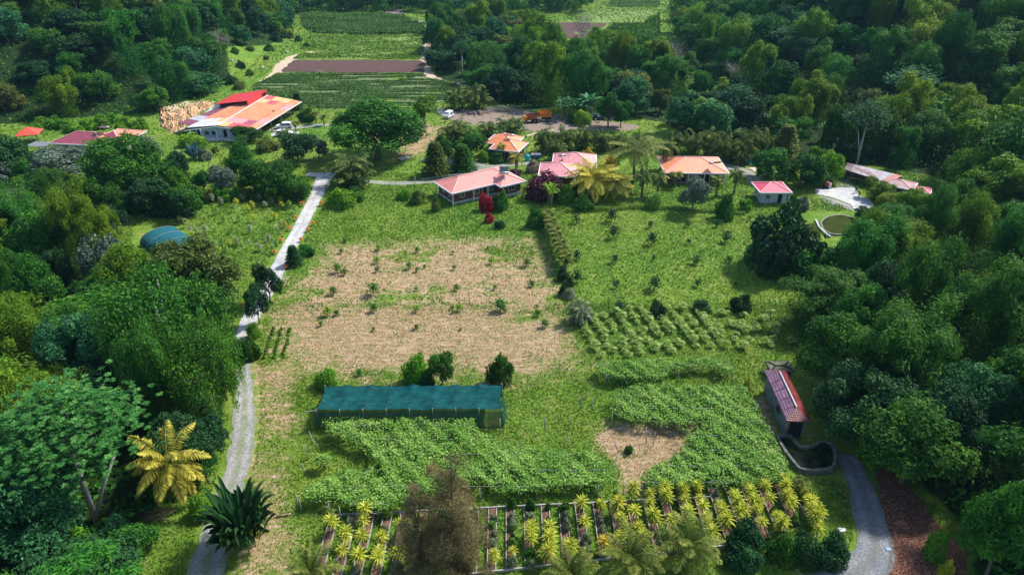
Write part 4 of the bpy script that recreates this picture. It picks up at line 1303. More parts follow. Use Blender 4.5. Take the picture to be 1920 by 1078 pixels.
lean = mb.build('lean_to_roof', roofmat('roof_rust_purple', [(.30, .09, .12), (.22, .07, .11), (.34, .12, .14), (.55, .50, .58), (.26, .07, .09), (.2, .08, .12), (.60, .60, .66), (.30, .09, .14)], streak=1), barn)
mb = MB(); box(mb, -7.4, -3.2, 9.5, 24, 0, 2.3); mb.build('lean_to_wall', BLUEW, barn)

# red mono-pitch shed behind the barn
e0, e1 = P(402, 196, 3.4), P(438, 177, 3.4)
f0, f1 = P(462, 189.5, 5.6), P(498, 168.5, 6.0)
rs = thing('shed', 'bright red sloping roofed shed at the back of the barn', 'shed', (e0[0], e0[1], 0))
L_ = lambda p: (p[0] - e0[0], p[1] - e0[1], p[2])
mb = MB(); quadsurf(mb, L_(e0), L_(f0), L_(f1), L_(e1), 4, 2, lambda i, j: .1)
RM_RED = roofmat('roof_bright_red', [(.72, .035, .040), (.70, .05, .05)])
r = mb.build('roof', RM_RED, rs)
f0b, f1b = np.array(L_(f0)), np.array(L_(f1))
def wallq(mb, a, b_, zb=0, t=.12):
    a = np.array(a, float); b_ = np.array(b_, float); d = norm((b_ - a) * (1, 1, 0)); s = np.array([-d[1], d[0], 0]) * t
    V = [a - (0, 0, .15), b_ - (0, 0, .15), (b_[0], b_[1], zb), (a[0], a[1], zb)]
    V = np.array(V); V = np.vstack([V, V + s]); mb.add(V, [(0, 1, 2, 3), (7, 6, 5, 4), (0, 4, 5, 1), (1, 5, 6, 2), (2, 6, 7, 3), (3, 7, 4, 0)])
mb = MB(); wallq(mb, f1b + (.1, 0, .2), f0b + (.1, 0, .1), 0); mb.build('side_wall', RM_RED, rs)
mb = MB(); wallq(mb, L_(e0), np.array(L_(e0)) + (1.5, .0, .2), 0); wallq(mb, np.array(L_(e1)), f1b, 0); wallq(mb, L_(e0), L_(e1), 0); mb.build('wall', WHITE, rs)
mb = MB()
a = f0b * .25 + f1b * .75; d_ = norm(f1b - f0b)
for k in range(3): beam(mb, a + (.35, 0, -.6 - k * .45) , a + d_ * 2.2 + (.35, 0, -.5 - k * .45), .1, .28)
mb.build('louvre_window', DARKGAP, rs)

# left long building
lb = house('house', 'long white walled house with faded purple and orange roof at the left edge', (-113.0, 164.2), math.radians(-8), [(0, 12.6, 0, 7.6), (9.0, 16.0, 2.2, 11.0)], plain('white_wall', (.62, .63, .66), .7, .2, 1), roofmat('roof_purple_orange', [(.34, .07, .11), (.80, .30, .18), (.36, .10, .20)], streak=.9), 2.9, .3, .8, .38,
      ops=[('window', 3.0, 0, 1.1, .9, 1.1, '-x'), ('window', 6.0, 0, 1.1, .9, 1.1, '-x'), ('door', 9.6, 0, .35, 1.0, 2.1, '-x', WHITE, DARKGAP), ('window', 14.4, 2.2, 1.1, 1.0, 1.2, '-x', WHITE, plain('blue_shutter', (.08, .16, .30), .5, .2)), ('window', 16.0, 5, 1.1, 1.0, 1.2, '+y')])
hx = heater(None, None, 0, 0, 0, 0); hx['label'] = 'solar water heater on the purple roof of the house at the left edge'
hx.location = P(196, 240, 5.3); hx.rotation_euler = (0, 0, -.1)
pc = thing('carport', 'low open carport with a grey roof beside the left house', 'carport', P(80, 286)[:3], -.1)
mb = MB(); box(mb, -2.6, 2.6, -1.8, 1.8, 2.05, 2.15); mb.build('roof', STEEL, pc)
for x in (-2.4, 2.4):
    for y in (-1.6, 1.6):
        q = MB(); box(q, x - .06, x + .06, y - .06, y + .06, -.2, 2.05); q.build('post', POSTM, pc)

# red gazebo
gp = P(60, 266)
gz = thing('gazebo', 'open gazebo with a red pyramid roof at the far left', 'gazebo', gp, .3)
mb = MB(); hip(mb, None, -2.7, 2.7, -2.7, 2.7, 2.4, 1.5, tint=(0, .1, 0, .1)); mb.build('roof', roofmat('roof_gazebo', [(.70, .10, .055), (.70, .10, .06)]), gz)
for x in (-2.3, 2.3):
    for y in (-2.3, 2.3):
        q = MB(); tube(q, [(x, y, -.4), (x, y, 2.4)], [.09, .09], 6); q.build('post', WOODM, gz)
mb = MB(); tube(mb, [(0, 0, .7), (0, 0, .78)], [.8, .8], 12); tube(mb, [(0, 0, 0), (0, 0, .7)], [.1, .1], 6); tag(mb.build('garden_table', WHITE, None, (gp[0], gp[1], gp[2])), 'round white table under the red gazebo roof', 'table')

# open shed at right
s0, s1, s2, s3 = P(1584, 318, 2.3), P(1664, 343, 2.3), P(1692, 330, 3.1), P(1588, 305, 3.1)
sh = thing('shed', 'long open fronted shed with rusty grey and red sheet roof below the right hill', 'shed', (s0[0], s0[1], 0))
L_ = lambda p, dz=0: (p[0] - s0[0], p[1] - s0[1], p[2] + dz)
RUSTC = [(.46, .42, .46), (.34, .20, .19), (.52, .48, .54), (.62, .20, .15)]
RM_RUST = roofmat('roof_rusty_grey', RUSTC, streak=1.3, rough=.4)
mb = MB(); quadsurf(mb, L_(s0), L_(s1), L_(s2), L_(s3), 7, 1, lambda i, j: [.4, .1, .6, .6, .1, .6, .9][i] * .9 + .05 if i < 6 else .9)
mb.build('roof', RM_RUST, sh)
mb = MB(); wallq(mb, L_(s2, -.05), L_(s3, -.05), 0); mb.build('wall', WOODM, sh)
for k in range(6):
    a = np.array(L_(s0)) * (1 - k / 5) + np.array(L_(s1)) * (k / 5)
    q = MB(); tube(q, [(a[0], a[1], -.2), (a[0], a[1], a[2] - .1)], [.07, .07], 5); q.build('post', WOODM, sh)
house('hut', 'low hut with faded pink roof half hidden by bamboo under the right hill', P(1680, 362)[:2], math.radians(-38), [(-3, 2.6, -2, 2.2)], WOODM, roofmat('roof_faded_pink', [(.50, .28, .30), (.46, .26, .30), (.52, .14, .15)], streak=1.2), 2.2, .1, .5, .3)
house('hut', 'tiny hut with a red roof in the bamboo at the foot of the right hill', P(1722, 372)[:2], math.radians(-30), [(-1.4, 1.4, -1.4, 1.4)], WOODM, RM_HOT, 2.0, .1, .4, .3)

# narrow red shed lower right
rsx = (32.9, 61.2)
def rsmat():
    return roofmat('roof_rusty_red', [(.20, .035, .045), (.33, .17, .24), (.24, .025, .03), (.17, .03, .045)], streak=1.6, rough=.3, panel=(.9, 3), rib=.2)  # violet entry paints the sky's reflection onto the left slope
o = thing('shed', 'narrow shed with rusty dark red roof beside the stone pond', 'shed', (rsx[0], rsx[1], 0), math.radians(-3))
mb = MB(); box(mb, -.95, 1.25, 0, 8.6, 0, 2.7); mb.build('wall', plain('weathered_white_wall', (.22, .24, .25), .85, .6, 1), o)
mb = MB(); hip(mb, None, -1.25, 1.55, -.6, 9.3, 2.78, .85, tint=(.05, .52, .05, .3)); rr = mb.build('roof', rsmat(), o)
mb = MB(); beam(mb, (.15, .9, 3.70), (.15, 7.8, 3.70), .16, .06); mb.build('ridge_cap', STEEL, rr)
mb = MB()
for k in range(4): quadsurf(mb, (-1.2 + .02, 1.2 + k * 1.75, 2.86), (-1.2 + .02, 2.6 + k * 1.75, 2.86), (-.1, 2.6 + k * 1.75, 3.56), (-.1, 1.2 + k * 1.75, 3.56), 1, 1, lambda i, j: .3, .02)
mb.build('sky_sheen_panels', roofmat('roof_sky_sheen', [(.36, .18, .27), (.36, .18, .27)], streak=1.4, rough=.25), rr)  # violet panels: sky sheen put into the roof colour
opening(o, 'door', .2, 0, .05, 1.5, 2.1, '-x', WOODM, DARKGAP)
opening(o, 'window', -.95, 3, 1.2, 1.0, .7, '-y', WOODM, DARKGAP)
house('hut', 'small dark tank house with a flat grey edge behind the narrow red shed', (34.2, 72.6), 0, [(0, 2.6, 0, 1.6)], plain('dark_wall', (.07, .065, .07), .9, .3), roofmat('roof_mossy', [(.08, .12, .03), (.08, .12, .03)]), 1.5, .1, .15, .04, cap=DARKGAP, fmat=plain('mossy_edge', (.12, .13, .12), .9, .5))

# ------------------------------------------------------------------ vehicles
CARW = plain('car_paint_white', (.78, .78, .80), .25, .05, spec=.6)


def car(name, label, loc, rz, L=4.4, Wd=1.75, kind='suv', paint=None, cat='car'):
    o = thing(name, label, cat, loc, rz)
    prof = {'suv': [(-.5, .35), (-.5, .95), (-.46, 1.0), (-.43, 1.55), (-.30, 1.68), (.08, 1.66), (.22, 1.10), (.44, .98), (.5, .80), (.5, .35)],
            'van': [(-.5, .35), (-.5, 1.7), (-.46, 1.85), (.28, 1.85), (.42, 1.2), (.5, 1.0), (.5, .35)],
            'pickup': [(-.5, .4), (-.5, .95), (-.12, .95), (-.10, 1.55), (.10, 1.6), (.24, 1.05), (.46, .98), (.5, .8), (.5, .4)]}[kind]
    n = len(prof); mb = MB(); V = []
    for y, k in ((-Wd / 2, 1), (Wd / 2, 1)):
        for x, z in prof:
            s = 1 - .10 * max(0, (z - 1.0) / .7)
            V.append((x * L, y * s, z))
    fc = [tuple(range(n))[::-1], tuple(range(n, 2 * n))] + [(i, (i + 1) % n, n + (i + 1) % n, n + i) for i in range(n)]
    mb.add(np.array(V), fc); mb.build('body', paint or CARW, o)
    def pane(pts, nm='side_window'):
        g = MB(); g.add(np.array(pts), [tuple(range(len(pts)))]); g.build(nm, GLASSM, o)
    top = 1.5; lo = 1.05
    for s in (-1, 1):
        y0 = s * (Wd / 2 + .015); y1 = s * (Wd / 2 * .935 + .015)
        if kind != 'pickup':
            pane([(-.40 * L, y0, lo), (-.08 * L, y0, lo), (-.10 * L, y1, top), (-.38 * L, y1, top)])
        pane([(-.05 * L, y0, lo), (.17 * L, y0, lo), (.07 * L, y1, top), (-.06 * L, y1, top)])
    xb, xt = (.215, .095) if kind == 'suv' else ((.40, .30) if kind == 'van' else (.235, .115))
    zt = 1.58 if kind != 'van' else 1.75
    pane([(xb * L + .02, -.72, 1.17), (xb * L + .02, .72, 1.17), (xt * L + .04, .64, zt), (xt * L + .04, -.64, zt)], 'windscreen')
    for x in (-.31, .31):
        for s in (-1, 1):
            w = MB(); tube(w, [(x * L, s * Wd * .36, .34), (x * L, s * Wd * .515, .34)], [.34, .34], 12)
            ww = w.build('wheel', RUBBER, o)
            q = MB(); tube(q, [(x * L, s * Wd * .516, .34), (x * L, s * Wd * .522, .34)], [.19, .19], 10); q.build('rim', STEEL, ww)
    for s in (-1, 1):
        q = MB(); box(q, .497 * L, .503 * L, s * .62 - .14, s * .62 + .14, .72, .88); q.build('headlight', GLASSM, o)
    return o


car('parked_car', 'white sport utility car parked on the driveway beside the barn', P(533, 241), math.radians(192), kind='suv')
car('parked_car', 'pale car half hidden behind the dark round tree near the barn', P(534, 255), math.radians(8), kind='suv', paint=plain('car_paint_silver', (.66, .68, .72), .3, .05))
car('parked_van', 'white van parked at the left end of the dirt yard', P(841, 221), math.radians(250), 3.6, 1.6, 'van', cat='van')
car('parked_pickup', 'dark blue pickup under the trees at the right of the dirt yard', P(1116, 224), math.radians(170), 5.0, 1.8, 'pickup', plain('car_paint_blue', (.03, .05, .10), .3, .1), cat='pickup')
car('parked_car', 'small pale vehicle partly hidden below the purple roofed house at the left', P(206, 306), math.radians(15), 3.6, 1.6, 'suv', paint=plain('car_paint_grey', (.45, .50, .55), .3, .05))


def dump_truck():
    p = P(1006, 229)
    o = thing('dump_truck', 'rusty orange dump truck parked on the dirt yard', 'truck', p, math.radians(14))
    oj = plain('orange_paint', (.70, .22, .03), .5, .3, 1.5); rj = plain('rusty_panel', (.42, .12, .05), .7, .5, 2)
    def bin_(m, x0, x1, y0, y1, z0, z1, t=.08):
        box(m, x0, x1, y0, y1, z0, z0 + t); box(m, x0, x1, y0, y0 + t, z0 + t, z1); box(m, x0, x1, y1 - t, y1, z0 + t, z1)
        box(m, x0, x0 + t, y0 + t, y1 - t, z0 + t, z1); box(m, x1 - t, x1, y0 + t, y1 - t, z0 + t, z1)
        for k in range(5):
            x = x0 + (x1 - x0) * (k + .5) / 5; box(m, x - .05, x + .05, y0 - .06, y0 - .002, z0, z1 - .05)
    m = MB(); bin_(m, -2.9, .9, -1.2, 1.2, 1.15, 2.2); m.build('tipper_body', rj, o)
    m = MB(); bin_(m, .9 + .1, 4.3, -.4, 2.0, 1.2, 2.5); m.build('rear_bin', oj, o)
    m = MB(); box(m, -3.6, -3.0, -1.05, 1.05, .9, 1.9); box(m, -4.3, -3.6, -1.05, 1.05, .6, 1.5); m.build('cab', oj, o)
    m = MB(); box(m, -4.0, 4.2, -.45, .45, .75, 1.1); m.build('chassis', DARKGAP, o)
    m = MB(); box(m, -.2, 1.0, -1.30, -1.23, 1.15, 1.75); m.build('pale_tailboard', plain('cream_panel', (.75, .62, .42), .6, .2), o)
    for x in (-3.3, -.9, .2, 3.2):
        for s in (-1, 1):
            w = MB(); tube(w, [(x, s * .75, .5), (x, s * 1.15, .5)], [.5, .5], 12); w = w.build('wheel', RUBBER, o)
            q = MB(); tube(q, [(x, s * 1.152, .5), (x, s * 1.16, .5)], [.24, .24], 8); q.build('rim', STEEL, w)


dump_truck()
# low machine parts on the yard
p = P(1024, 228); o = thing('plough', 'dark metal farm implement lying on the dirt yard right of the truck', 'farm implement', p, .3)
mb = MB(); beam(mb, (-1.2, 0, .5), (1.2, 0, .5), .12, .12); beam(mb, (0, -.8, .45), (0, .8, .45), .12, .12); mb.build('frame', DARKGAP, o)
for k in range(5):
    q = MB(); tube(q, [(-1 + k * .5, -.1, .3), (-1 + k * .5, .0, .3)], [.32, .32], 10); q.build('disc', STEEL, o)

# red machine + white tank near the apron
p = P(1547, 353); o = thing('cement_mixer', 'small red machine on wheels at the edge of the white apron', 'machine', p, .4)
RED = plain('red_paint', (.45, .045, .03), .5, .3)
mb = MB(); tube(mb, [(0, 0, .55), (.1, 0, .8), (.35, 0, 1.25), (.5, 0, 1.5)], [.35, .62, .55, .25], 10); mb.build('drum', RED, o)
mb = MB(); beam(mb, (-.7, -.4, .2), (.6, -.4, .5), .08, .08); beam(mb, (-.7, .4, .2), (.6, .4, .5), .08, .08); beam(mb, (.1, -.45, .6), (.1, .45, .6), .08, .08); beam(mb, (-.7, -.4, .2), (-.7, .4, .2), .08, .08); mb.build('frame', DARKGAP, o)
for s in (-1, 1):
    q = MB(); tube(q, [(.3, s * .5, .3), (.3, s * .6, .3)], [.3, .3], 10); q.build('wheel', RUBBER, o)


def barrel(px, py, col, label, h=1.0, r=.36, cat='barrel', name='barrel'):
    p = P(px, py); m = MB()
    tube(m, [(0, 0, 0), (0, 0, h * .1), (0, 0, h * .5), (0, 0, h * .9), (0, 0, h)], [r, r * 1.02, r * 1.06, r * 1.02, r * .95], 12)
    for z in (.33, .66): tube(m, [(0, 0, h * z - .03), (0, 0, h * z + .03)], [r * 1.1, r * 1.1], 12)
    return tag(m.build(name, plain('barrel_' + cat + str(px), col, .5, .2), None, p), label, cat)


barrel(989, 302, (.03, .38, .50), 'bright turquoise barrel beside the orange roofed cottage', 1.5, .55)
barrel(1554, 353, (.66, .66, .64), 'white tank standing beside the small red machine', 1.2, .4, 'tank', 'tank')
barrel(826, 311, (.62, .40, .26), 'small pinkish urn on the oval lawn island', .9, .35, 'urn', 'urn')
barrel(1404, 309, (.04, .28, .55), 'blue upright drum under the dark hedge beside the gravel lane', 1.7, .3)
barrel(1414, 311, (.08, .35, .45), 'lower teal drum right of the blue drum beside the gravel lane', .8, .5)
p = P(1005, 297); o = thing('water_tank', 'low dark blue box shaped tank beside the rose roofed cottage', 'tank', p, -.1)
mb = MB(); box(mb, -1.1, 1.1, -.7, .7, 0, 1.0); mb.build('tank_body', plain('dark_blue_box', (.10, .12, .22), .5, .2), o)
mb = MB(); box(mb, -1.2, 1.2, -.8, .8, 1.003, 1.1); mb.build('lid', STEEL, o)
for a, b_, w in ((1390, 297, 1.4), (1412, 317, 1.6), (1418, 321, 1.2)):
    m = MB(); n_ = 9; an = np.linspace(0, 6.28, n_, endpoint=False); V = np.stack([np.cos(an) * w * .7 * R.uniform(.8, 1.1, n_), np.sin(an) * w * .6 * R.uniform(.8, 1.1, n_), np.full(n_, .12)], 1)
    V = np.vstack([V, V * (1.05, 1.05, 0)]); m.add(V, [tuple(range(n_))] + [(i, i + n_, (i + 1) % n_ + n_, (i + 1) % n_) for i in range(n_)])
    tag(m.build('flat_stone', plain('pale_flagstone%d' % a, (.62, .52, .42), .8, .2), None, P(a, b_)), {1390: 'pale flat stone farthest up the gravel lane near the dark hedge', 1412: 'largest pale flat stone beside the gravel lane', 1418: 'pale flat stone nearest the pink roofed hut'}[a], 'stone', 'flat stones by the gravel lane')

# ------------------------------------------------------------------ net houses
def netmat(name, c0, c1, alpha):
    m, nt, b = newmat(name)
    n = noise(nt, 1.4, 5, .7, sc=(.5, 2, 2))
    c = ramp(nt, n, [(.3, c0), (.7, c1)])
    nt.links.new(c, b.inputs['Base Color']); b.inputs['Roughness'].default_value = .75; b.inputs['Specular IOR Level'].default_value = .1
    bp = nt.nodes.new('ShaderNodeBump'); bp.inputs['Strength'].default_value = .7; bp.inputs['Distance'].default_value = .15
    nt.links.new(noise(nt, 1.6, 4, .6), bp.inputs['Height']); nt.links.new(bp.outputs[0], b.inputs['Normal'])
    tr = nt.nodes.new('ShaderNodeBsdfTransparent'); mx = nt.nodes.new('ShaderNodeMixShader'); mx.inputs[0].default_value = alpha
    nt.links.new(b.outputs[0], mx.inputs[1]); nt.links.new(tr.outputs[0], mx.inputs[2]); nt.links.new(mx.outputs[0], nt.nodes['Material Output'].inputs[0])
    return m


NET = netmat('teal_shade_net', (.0, .028, .034), (.004, .092, .098), .08)
NETS = netmat('teal_side_net', (.002, .035, .032), (.010, .11, .09), .38)


def grid_surf(mb, f, nu, nv, mat=0):
    V = np.array([f(i / nu, j / nv) for j in range(nv + 1) for i in range(nu + 1)])
    ii = (np.arange(nv)[:, None] * (nu + 1) + np.arange(nu)[None]).ravel()
    mb.add(V, np.stack([ii, ii + 1, ii + nu + 2, ii + nu + 1], 1), .5, mat, True)


nh = thing('net_house', 'long low shade house covered in teal green netting', 'shade house', (-12.2, 65.4, 0), math.radians(.6))
bays = 8; Lh = 11.0; D = 2.3
def zr(u, v):
    sag = abs(math.sin(u * bays * math.pi)) ** .8
    e = math.sin(v * math.pi)
    return 2.55 - .20 * sag * (1 - .4 * e) - .16 * e + .06 * math.sin(u * 31 + v * 5) + .05 * math.sin(u * 83 - v * 9) + .04 * math.sin(u * 19 + v * 17)
def edge(u): return .28 * (1 - abs(math.sin(u * bays * math.pi)) ** .7)
mb = MB(); grid_surf(mb, lambda u, v: ((u - .5) * 2 * Lh + (.5 - u) * .5 * math.sin(v * math.pi), -D + 2 * D * v + (-.22 + edge(u)) * (1 - v) * -1 * .6, zr(u, v)), 96, 10); rf = mb.build('roof_net', NET, nh)
mb = MB(); grid_surf(mb, lambda u, v: ((u - .5) * 2 * Lh * (1 + .03 * v), -D - .12 - .55 * v + .10 * math.sin(u * 60) * v - (edge(u)) * .6 * (1 - v), zr(u, 0) * (1 - v) - .02 - .12 * (v < .01)), 96, 6); mb.build('front_net', NETS, nh)
mb = MB(); grid_surf(mb, lambda u, v: ((u - .5) * 2 * Lh, D + .1 + .5 * v, zr(u, 1) * (1 - v) - .02), 48, 3); mb.build('back_net', NETS, nh)
for s, nm in ((-1, 'left_net'), (1, 'right_net')):
    mb = MB(); grid_surf(mb, lambda u, v: (s * (Lh + .03 + 1.1 * v * (.5 + .5 * math.sin(u * math.pi)) * (1 if s < 0 else .5)), -D + 2 * D * u, zr(0, u) * (1 - v) - .02), 12, 5); mb.build('side_net', NETS, nh)
for k in range(bays + 1):
    for y in (-D, D):
        q = MB(); tube(q, [(-Lh + 2 * Lh * k / bays, y, -.2), (-Lh + 2 * Lh * k / bays, y, 2.66)], [.05, .05], 6); q.build('post', POSTM, nh)
mb = MB(); beam(mb, (-Lh - 1.3, -D - .1, 2.3), (-Lh, -D, 2.4), .08, .08); mb.build('guy_pole', POSTM, nh)

# arched teal tunnel on the left
ta, tb = np.array(P(301, 448, 0)[:2]), np.array(P(376, 502, 0)[:2])
tn = thing('net_tunnel', 'arched tunnel of blue green netting among the left hand trees', 'shade house', (*ta, 0), math.atan2(tb[1] - ta[1], tb[0] - ta[0]))
TL = np.linalg.norm(tb - ta)
mb = MB(); grid_surf(mb, lambda u, v: (u * TL, 3.6 * math.cos(math.pi * v), 2.2 * math.sin(math.pi * v) ** .8 * (1 - .04 * abs(math.sin(u * 5 * math.pi)))), 30, 14); mb.build('net_cover', netmat('blue_green_net', (.006, .075, .095), (.02, .14, .17), .05), tn)
for e in (0, TL):
    mb = MB(); mb.add(np.array([(e, 3.6 * math.cos(math.pi * v / 12), 2.15 * math.sin(math.pi * v / 12) ** .8) for v in range(13)]), [tuple(range(13))])
    mb.build('end_net', NETS, tn)
for k in range(6):
    q = MB(); tube(q, [(TL * k / 5, 3.65 * math.cos(math.pi * v / 10), 2.23 * math.sin(math.pi * v / 10) ** .8) for v in range(11)], .04, 4); q.build('hoop', POSTM, tn)

# ------------------------------------------------------------------ ponds
WAT, nt, b = newmat('pond_water')
b.inputs['Base Color'].default_value = (.012, .020, .008, 1); b.inputs['Roughness'].default_value = .2; b.inputs['Specular IOR Level'].default_value = .12
nt.links.new(ramp(nt, noise(nt, .9, 4, .6), [(.45, (.008, .012, .008)), (.7, (.035, .060, .012))]), b.inputs['Base Color'])
WAT2, nt, b = newmat('olive_pond_water')
nt.links.new(ramp(nt, noise(nt, .5, 4, .6), [(.4, (.035, .045, .010)), (.7, (.055, .075, .016))]), b.inputs['Base Color']); b.inputs['Roughness'].default_value = .3; b.inputs['IOR'].default_value = 1.08; b.inputs['Specular IOR Level'].default_value = .1


def pond(name, pts, mat, label, wl, wallh, wt, wallmat, px=True):
    poly = W2(pts) if px else np.array(pts)
    q = smooth_line(np.vstack([poly, poly[:1]]).astype(float), .6)[:-1]
    ce = q.mean(0)
    o = thing(name, label, 'pond', (ce[0], ce[1], 0)); q = q - ce; n = len(q)
    nx_ = norm(np.roll(q, -1, 0) - np.roll(q, 1, 0)); nn = np.stack([nx_[:, 1], -nx_[:, 0]], 1)
    if (nn * q).sum() < 0: nn = -nn
    j = R.normal(0, .05, n)
    hh = wallh * R.uniform(.85, 1.1, n)
    rings = [(q, np.full(n, -.1)), (q, hh), (q + nn * (wt * R.uniform(.8, 1.25, n))[:, None], hh), (q + nn * wt * 1.25, np.full(n, -.1))]
    V = np.vstack([np.column_stack([a, b_]) for a, b_ in rings])
    fc = [(r * n + i, r * n + (i + 1) % n, (r + 1) * n + (i + 1) % n, (r + 1) * n + i) for r in range(3) for i in range(n)]
    mb = MB(); mb.add(V, fc); mb.build('stone_wall', wallmat, o)
    mb = MB(); mb.add(np.column_stack([q, np.full(n, wl)]), [tuple(range(n))]); mb.build('water', mat, o)
    return o


pond('stone_pond', [(1459, 824), (1478, 822), (1490, 836), (1503, 845), (1525, 842), (1543, 832), (1557, 838), (1562, 858), (1556, 880), (1530, 884), (1500, 882), (1484, 864), (1470, 845)], WAT, 'dark irregular pond ringed by a low stone wall', .16, .55, .30, plain('mossy_stone', (.20, .20, .185), .9, .65, 2.2, bump=.5, col2=(.05, .06, .03)))
pond('round_pond', [(1540, 418), (1552, 408), (1575, 405), (1598, 410), (1604, 422), (1590, 436), (1565, 440), (1546, 432)], WAT2, 'round olive green pond with a pale rim below the apron', .10, .20, .22, plain('pond_rim', (.36, .35, .32), .9, .5, 2))
p = P(1530, 424); ch = MB(); q = [np.array(P(a, b_, .15)) for a, b_ in ((1529, 412), (1536, 426), (1548, 438), (1557, 444))]
for a, b_ in zip(q[:-1], q[1:]): beam(ch, a, b_, .3, .3)
tag(ch.build('water_channel', CONC), 'pale concrete channel curving round the left side of the olive pond', 'channel')
# ------------------------------------------------------------------ planting beds
BEDB = plain('bed_board', (.42, .40, .38), .85, .45, 3)
beds = []
x = -18.55
while x < 30.5:
    beds.append(x); x += 1.80
nb = len(beds)
def bed_y(x):
    yb = 49.7 + (x + 9) * .062
    if x > 21.0: yb += 1.4
    yf = 42.7 + (x + 1.5) * .13 if x > -8 else 40.0
    if x > 24: yf += (x - 24) * .35
    return yf, yb
for k, x in enumerate(beds):
    yf, yb = bed_y(x)
    w = .82
    o = thing('garden_bed', 'narrow board edged soil bed, %s of the bed row counted from the left' % ORD[k], 'garden bed', (x, yf, 0), R.normal(0, .006), 'parallel garden beds in the foreground')
    mb = MB(); nn_ = 16; V = []
    L_b = yb - yf
    grid_surf(mb, lambda u, v: (.05 + u * (w - .1), v * L_b, .10 + .07 * math.sin(u * math.pi) + R.normal(0, .02)), 4, 24); mb.build('soil', SOIL, o)
    for xx in (0, w):
        q = MB(); seg = 5
        for s in range(seg):
            a, b_ = s / seg * L_b, (s + 1) / seg * L_b - .01
            box(q, xx - .04, xx + .04, a, b_, -.1, .22 + R.normal(0, .012))
        q.build('side_board', BEDB, o)
for nm, xa, xb, off, lab in (('edging', -7.9, 20.9, 1, 'long grey edging running along the far ends of the beds'), ('edging', -4, 24.5, 0, 'long grey edging running along the near ends of the right hand beds'), ('edging', -18.4, -8.3, 1, 'shorter grey edging at the far ends of the left hand beds')):
    mb = MB(); m = 14
    for s in range(m):
        x0, x1 = xa + (xb - xa) * s / m, xa + (xb - xa) * (s + 1) / m - .01
        yy0, yy1 = bed_y(x0)[off], bed_y(x1)[off]; dd = .14 if off else -.14
        beam(mb, (x0, yy0 + dd, .12), (x1, yy1 + dd, .12 + R.normal(0, .01)), .13, .26)
    tag(mb.build(nm, BEDB), lab, 'edging')

heads = []
def zc(lst, s, ox, oy, kind): heads.extend([(ox + a / s, oy + b_ / s, kind) for a, b_ in lst])
zc([(95, 195), (80, 280), (255, 205), (285, 290), (390, 175), (400, 285), (410, 375), (310, 455), (340, 540), (470, 455), (490, 510), (545, 635), (600, 340), (615, 425), (630, 480), (675, 535), (730, 275), (760, 345), (790, 425), (790, 480), (840, 175), (885, 240), (910, 310), (900, 410), (920, 450), (970, 400), (975, 515), (985, 140), (1010, 185), (1080, 290), (1060, 340), (1185, 185), (1225, 260), (1245, 345), (1155, 455), (1280, 440), (1310, 500), (1225, 550), (1285, 95), (1305, 170), (1350, 230), (1375, 315), (1440, 100), (1460, 220), (1535, 300), (1540, 330), (1570, 390), (1450, 405), (1480, 485), (1520, 570), (1630, 470), (1700, 430), (160, 520), (240, 390)], 5.19, 1230, 880, 'yellow')
zc([(1830, 140), (1835, 230), (1845, 320), (1860, 420)], 5.19, 1230, 880, 'lawn')
zc([(930, 380), (970, 540), (1130, 360), (1300, 390), (1320, 520), (1465, 230), (1465, 440), (1510, 590), (1565, 720), (1630, 240), (1630, 340), (1650, 510), (1790, 200), (1780, 285), (240, 820), (440, 600), (450, 650), (455, 710), (620, 610), (625, 670), (630, 730), (620, 780), (820, 820), (600, 880), (75, 880), (1190, 810), (1340, 700)], 5.44, 920, 880, 'yellow')
zc([(945, 320), (975, 670), (1005, 790), (1130, 450), (1170, 540), (1170, 610), (1350, 590), (260, 420), (260, 500), (450, 440), (780, 440), (45, 590), (20, 690), (780, 520), (230, 900), (420, 930), (1620, 590), (1800, 430)], 5.44, 920, 880, 'pale')
zc([(260, 310), (430, 320), (600, 330), (780, 340), (1110, 290), (1325, 240), (1290, 310), (250, 650), (590, 560), (800, 690), (1480, 330)], 5.44, 920, 880, 'dark')
zc([(1155, 745), (1165, 775), (1340, 350)], 5.44, 920, 880, 'gold')
zc([(165, 430), (325, 530), (330, 570), (290, 690), (480, 315), (480, 400), (465, 570), (485, 755), (665, 570), (640, 700), (620, 790), (810, 740), (835, 450), (970, 410), (1025, 470)], 5.19, 590, 900, 'yellow')
zc([(160, 630), (130, 780), (340, 370), (1020, 780), (660, 440), (800, 800), (200, 340)], 5.19, 590, 900, 'pale')
PL = []
for hx_, hy_, kd in heads:
    p = P(hx_, hy_, 1.15 if kd != 'lawn' else .5)
    PL.append([p[0], p[1], kd])
# seat each plant in its nearest bed
perbed = {}
for q in PL:
    if q[2] == 'lawn' or q[0] > 32.5: perbed.setdefault(-1, []).append(q); continue
    k = int(np.argmin([abs(q[0] - (b_ + .41)) for b_ in beds]))
    q[0] = beds[k] + .41 + np.clip(q[0] - beds[k] - .41, -.22, .22)
    perbed.setdefault(k, []).append(q)
for k, x in enumerate(beds):
    yf, yb = bed_y(x)
    lst = perbed.setdefault(k, [])
    # plants the photo shows as dull low greenery between the rosettes
    for yy in np.arange(yf + .5, yb - .2, .95):
        if all(abs(yy - q[1]) > .62 for q in lst) and R.random() < .55 and not (-8 < x < -2 and False):
            lst.append([x + .41 + R.normal(0, .1), yy + R.normal(0, .15), ['dark', 'pale', 'green'][R.integers(3)]])
desc = {'yellow': 'yellow green rosette plant', 'pale': 'pale variegated leafy plant', 'dark': 'dark green leafy plant', 'gold': 'golden orange leafed plant', 'green': 'plain green leafy plant', 'lawn': 'small olive rosette plant'}
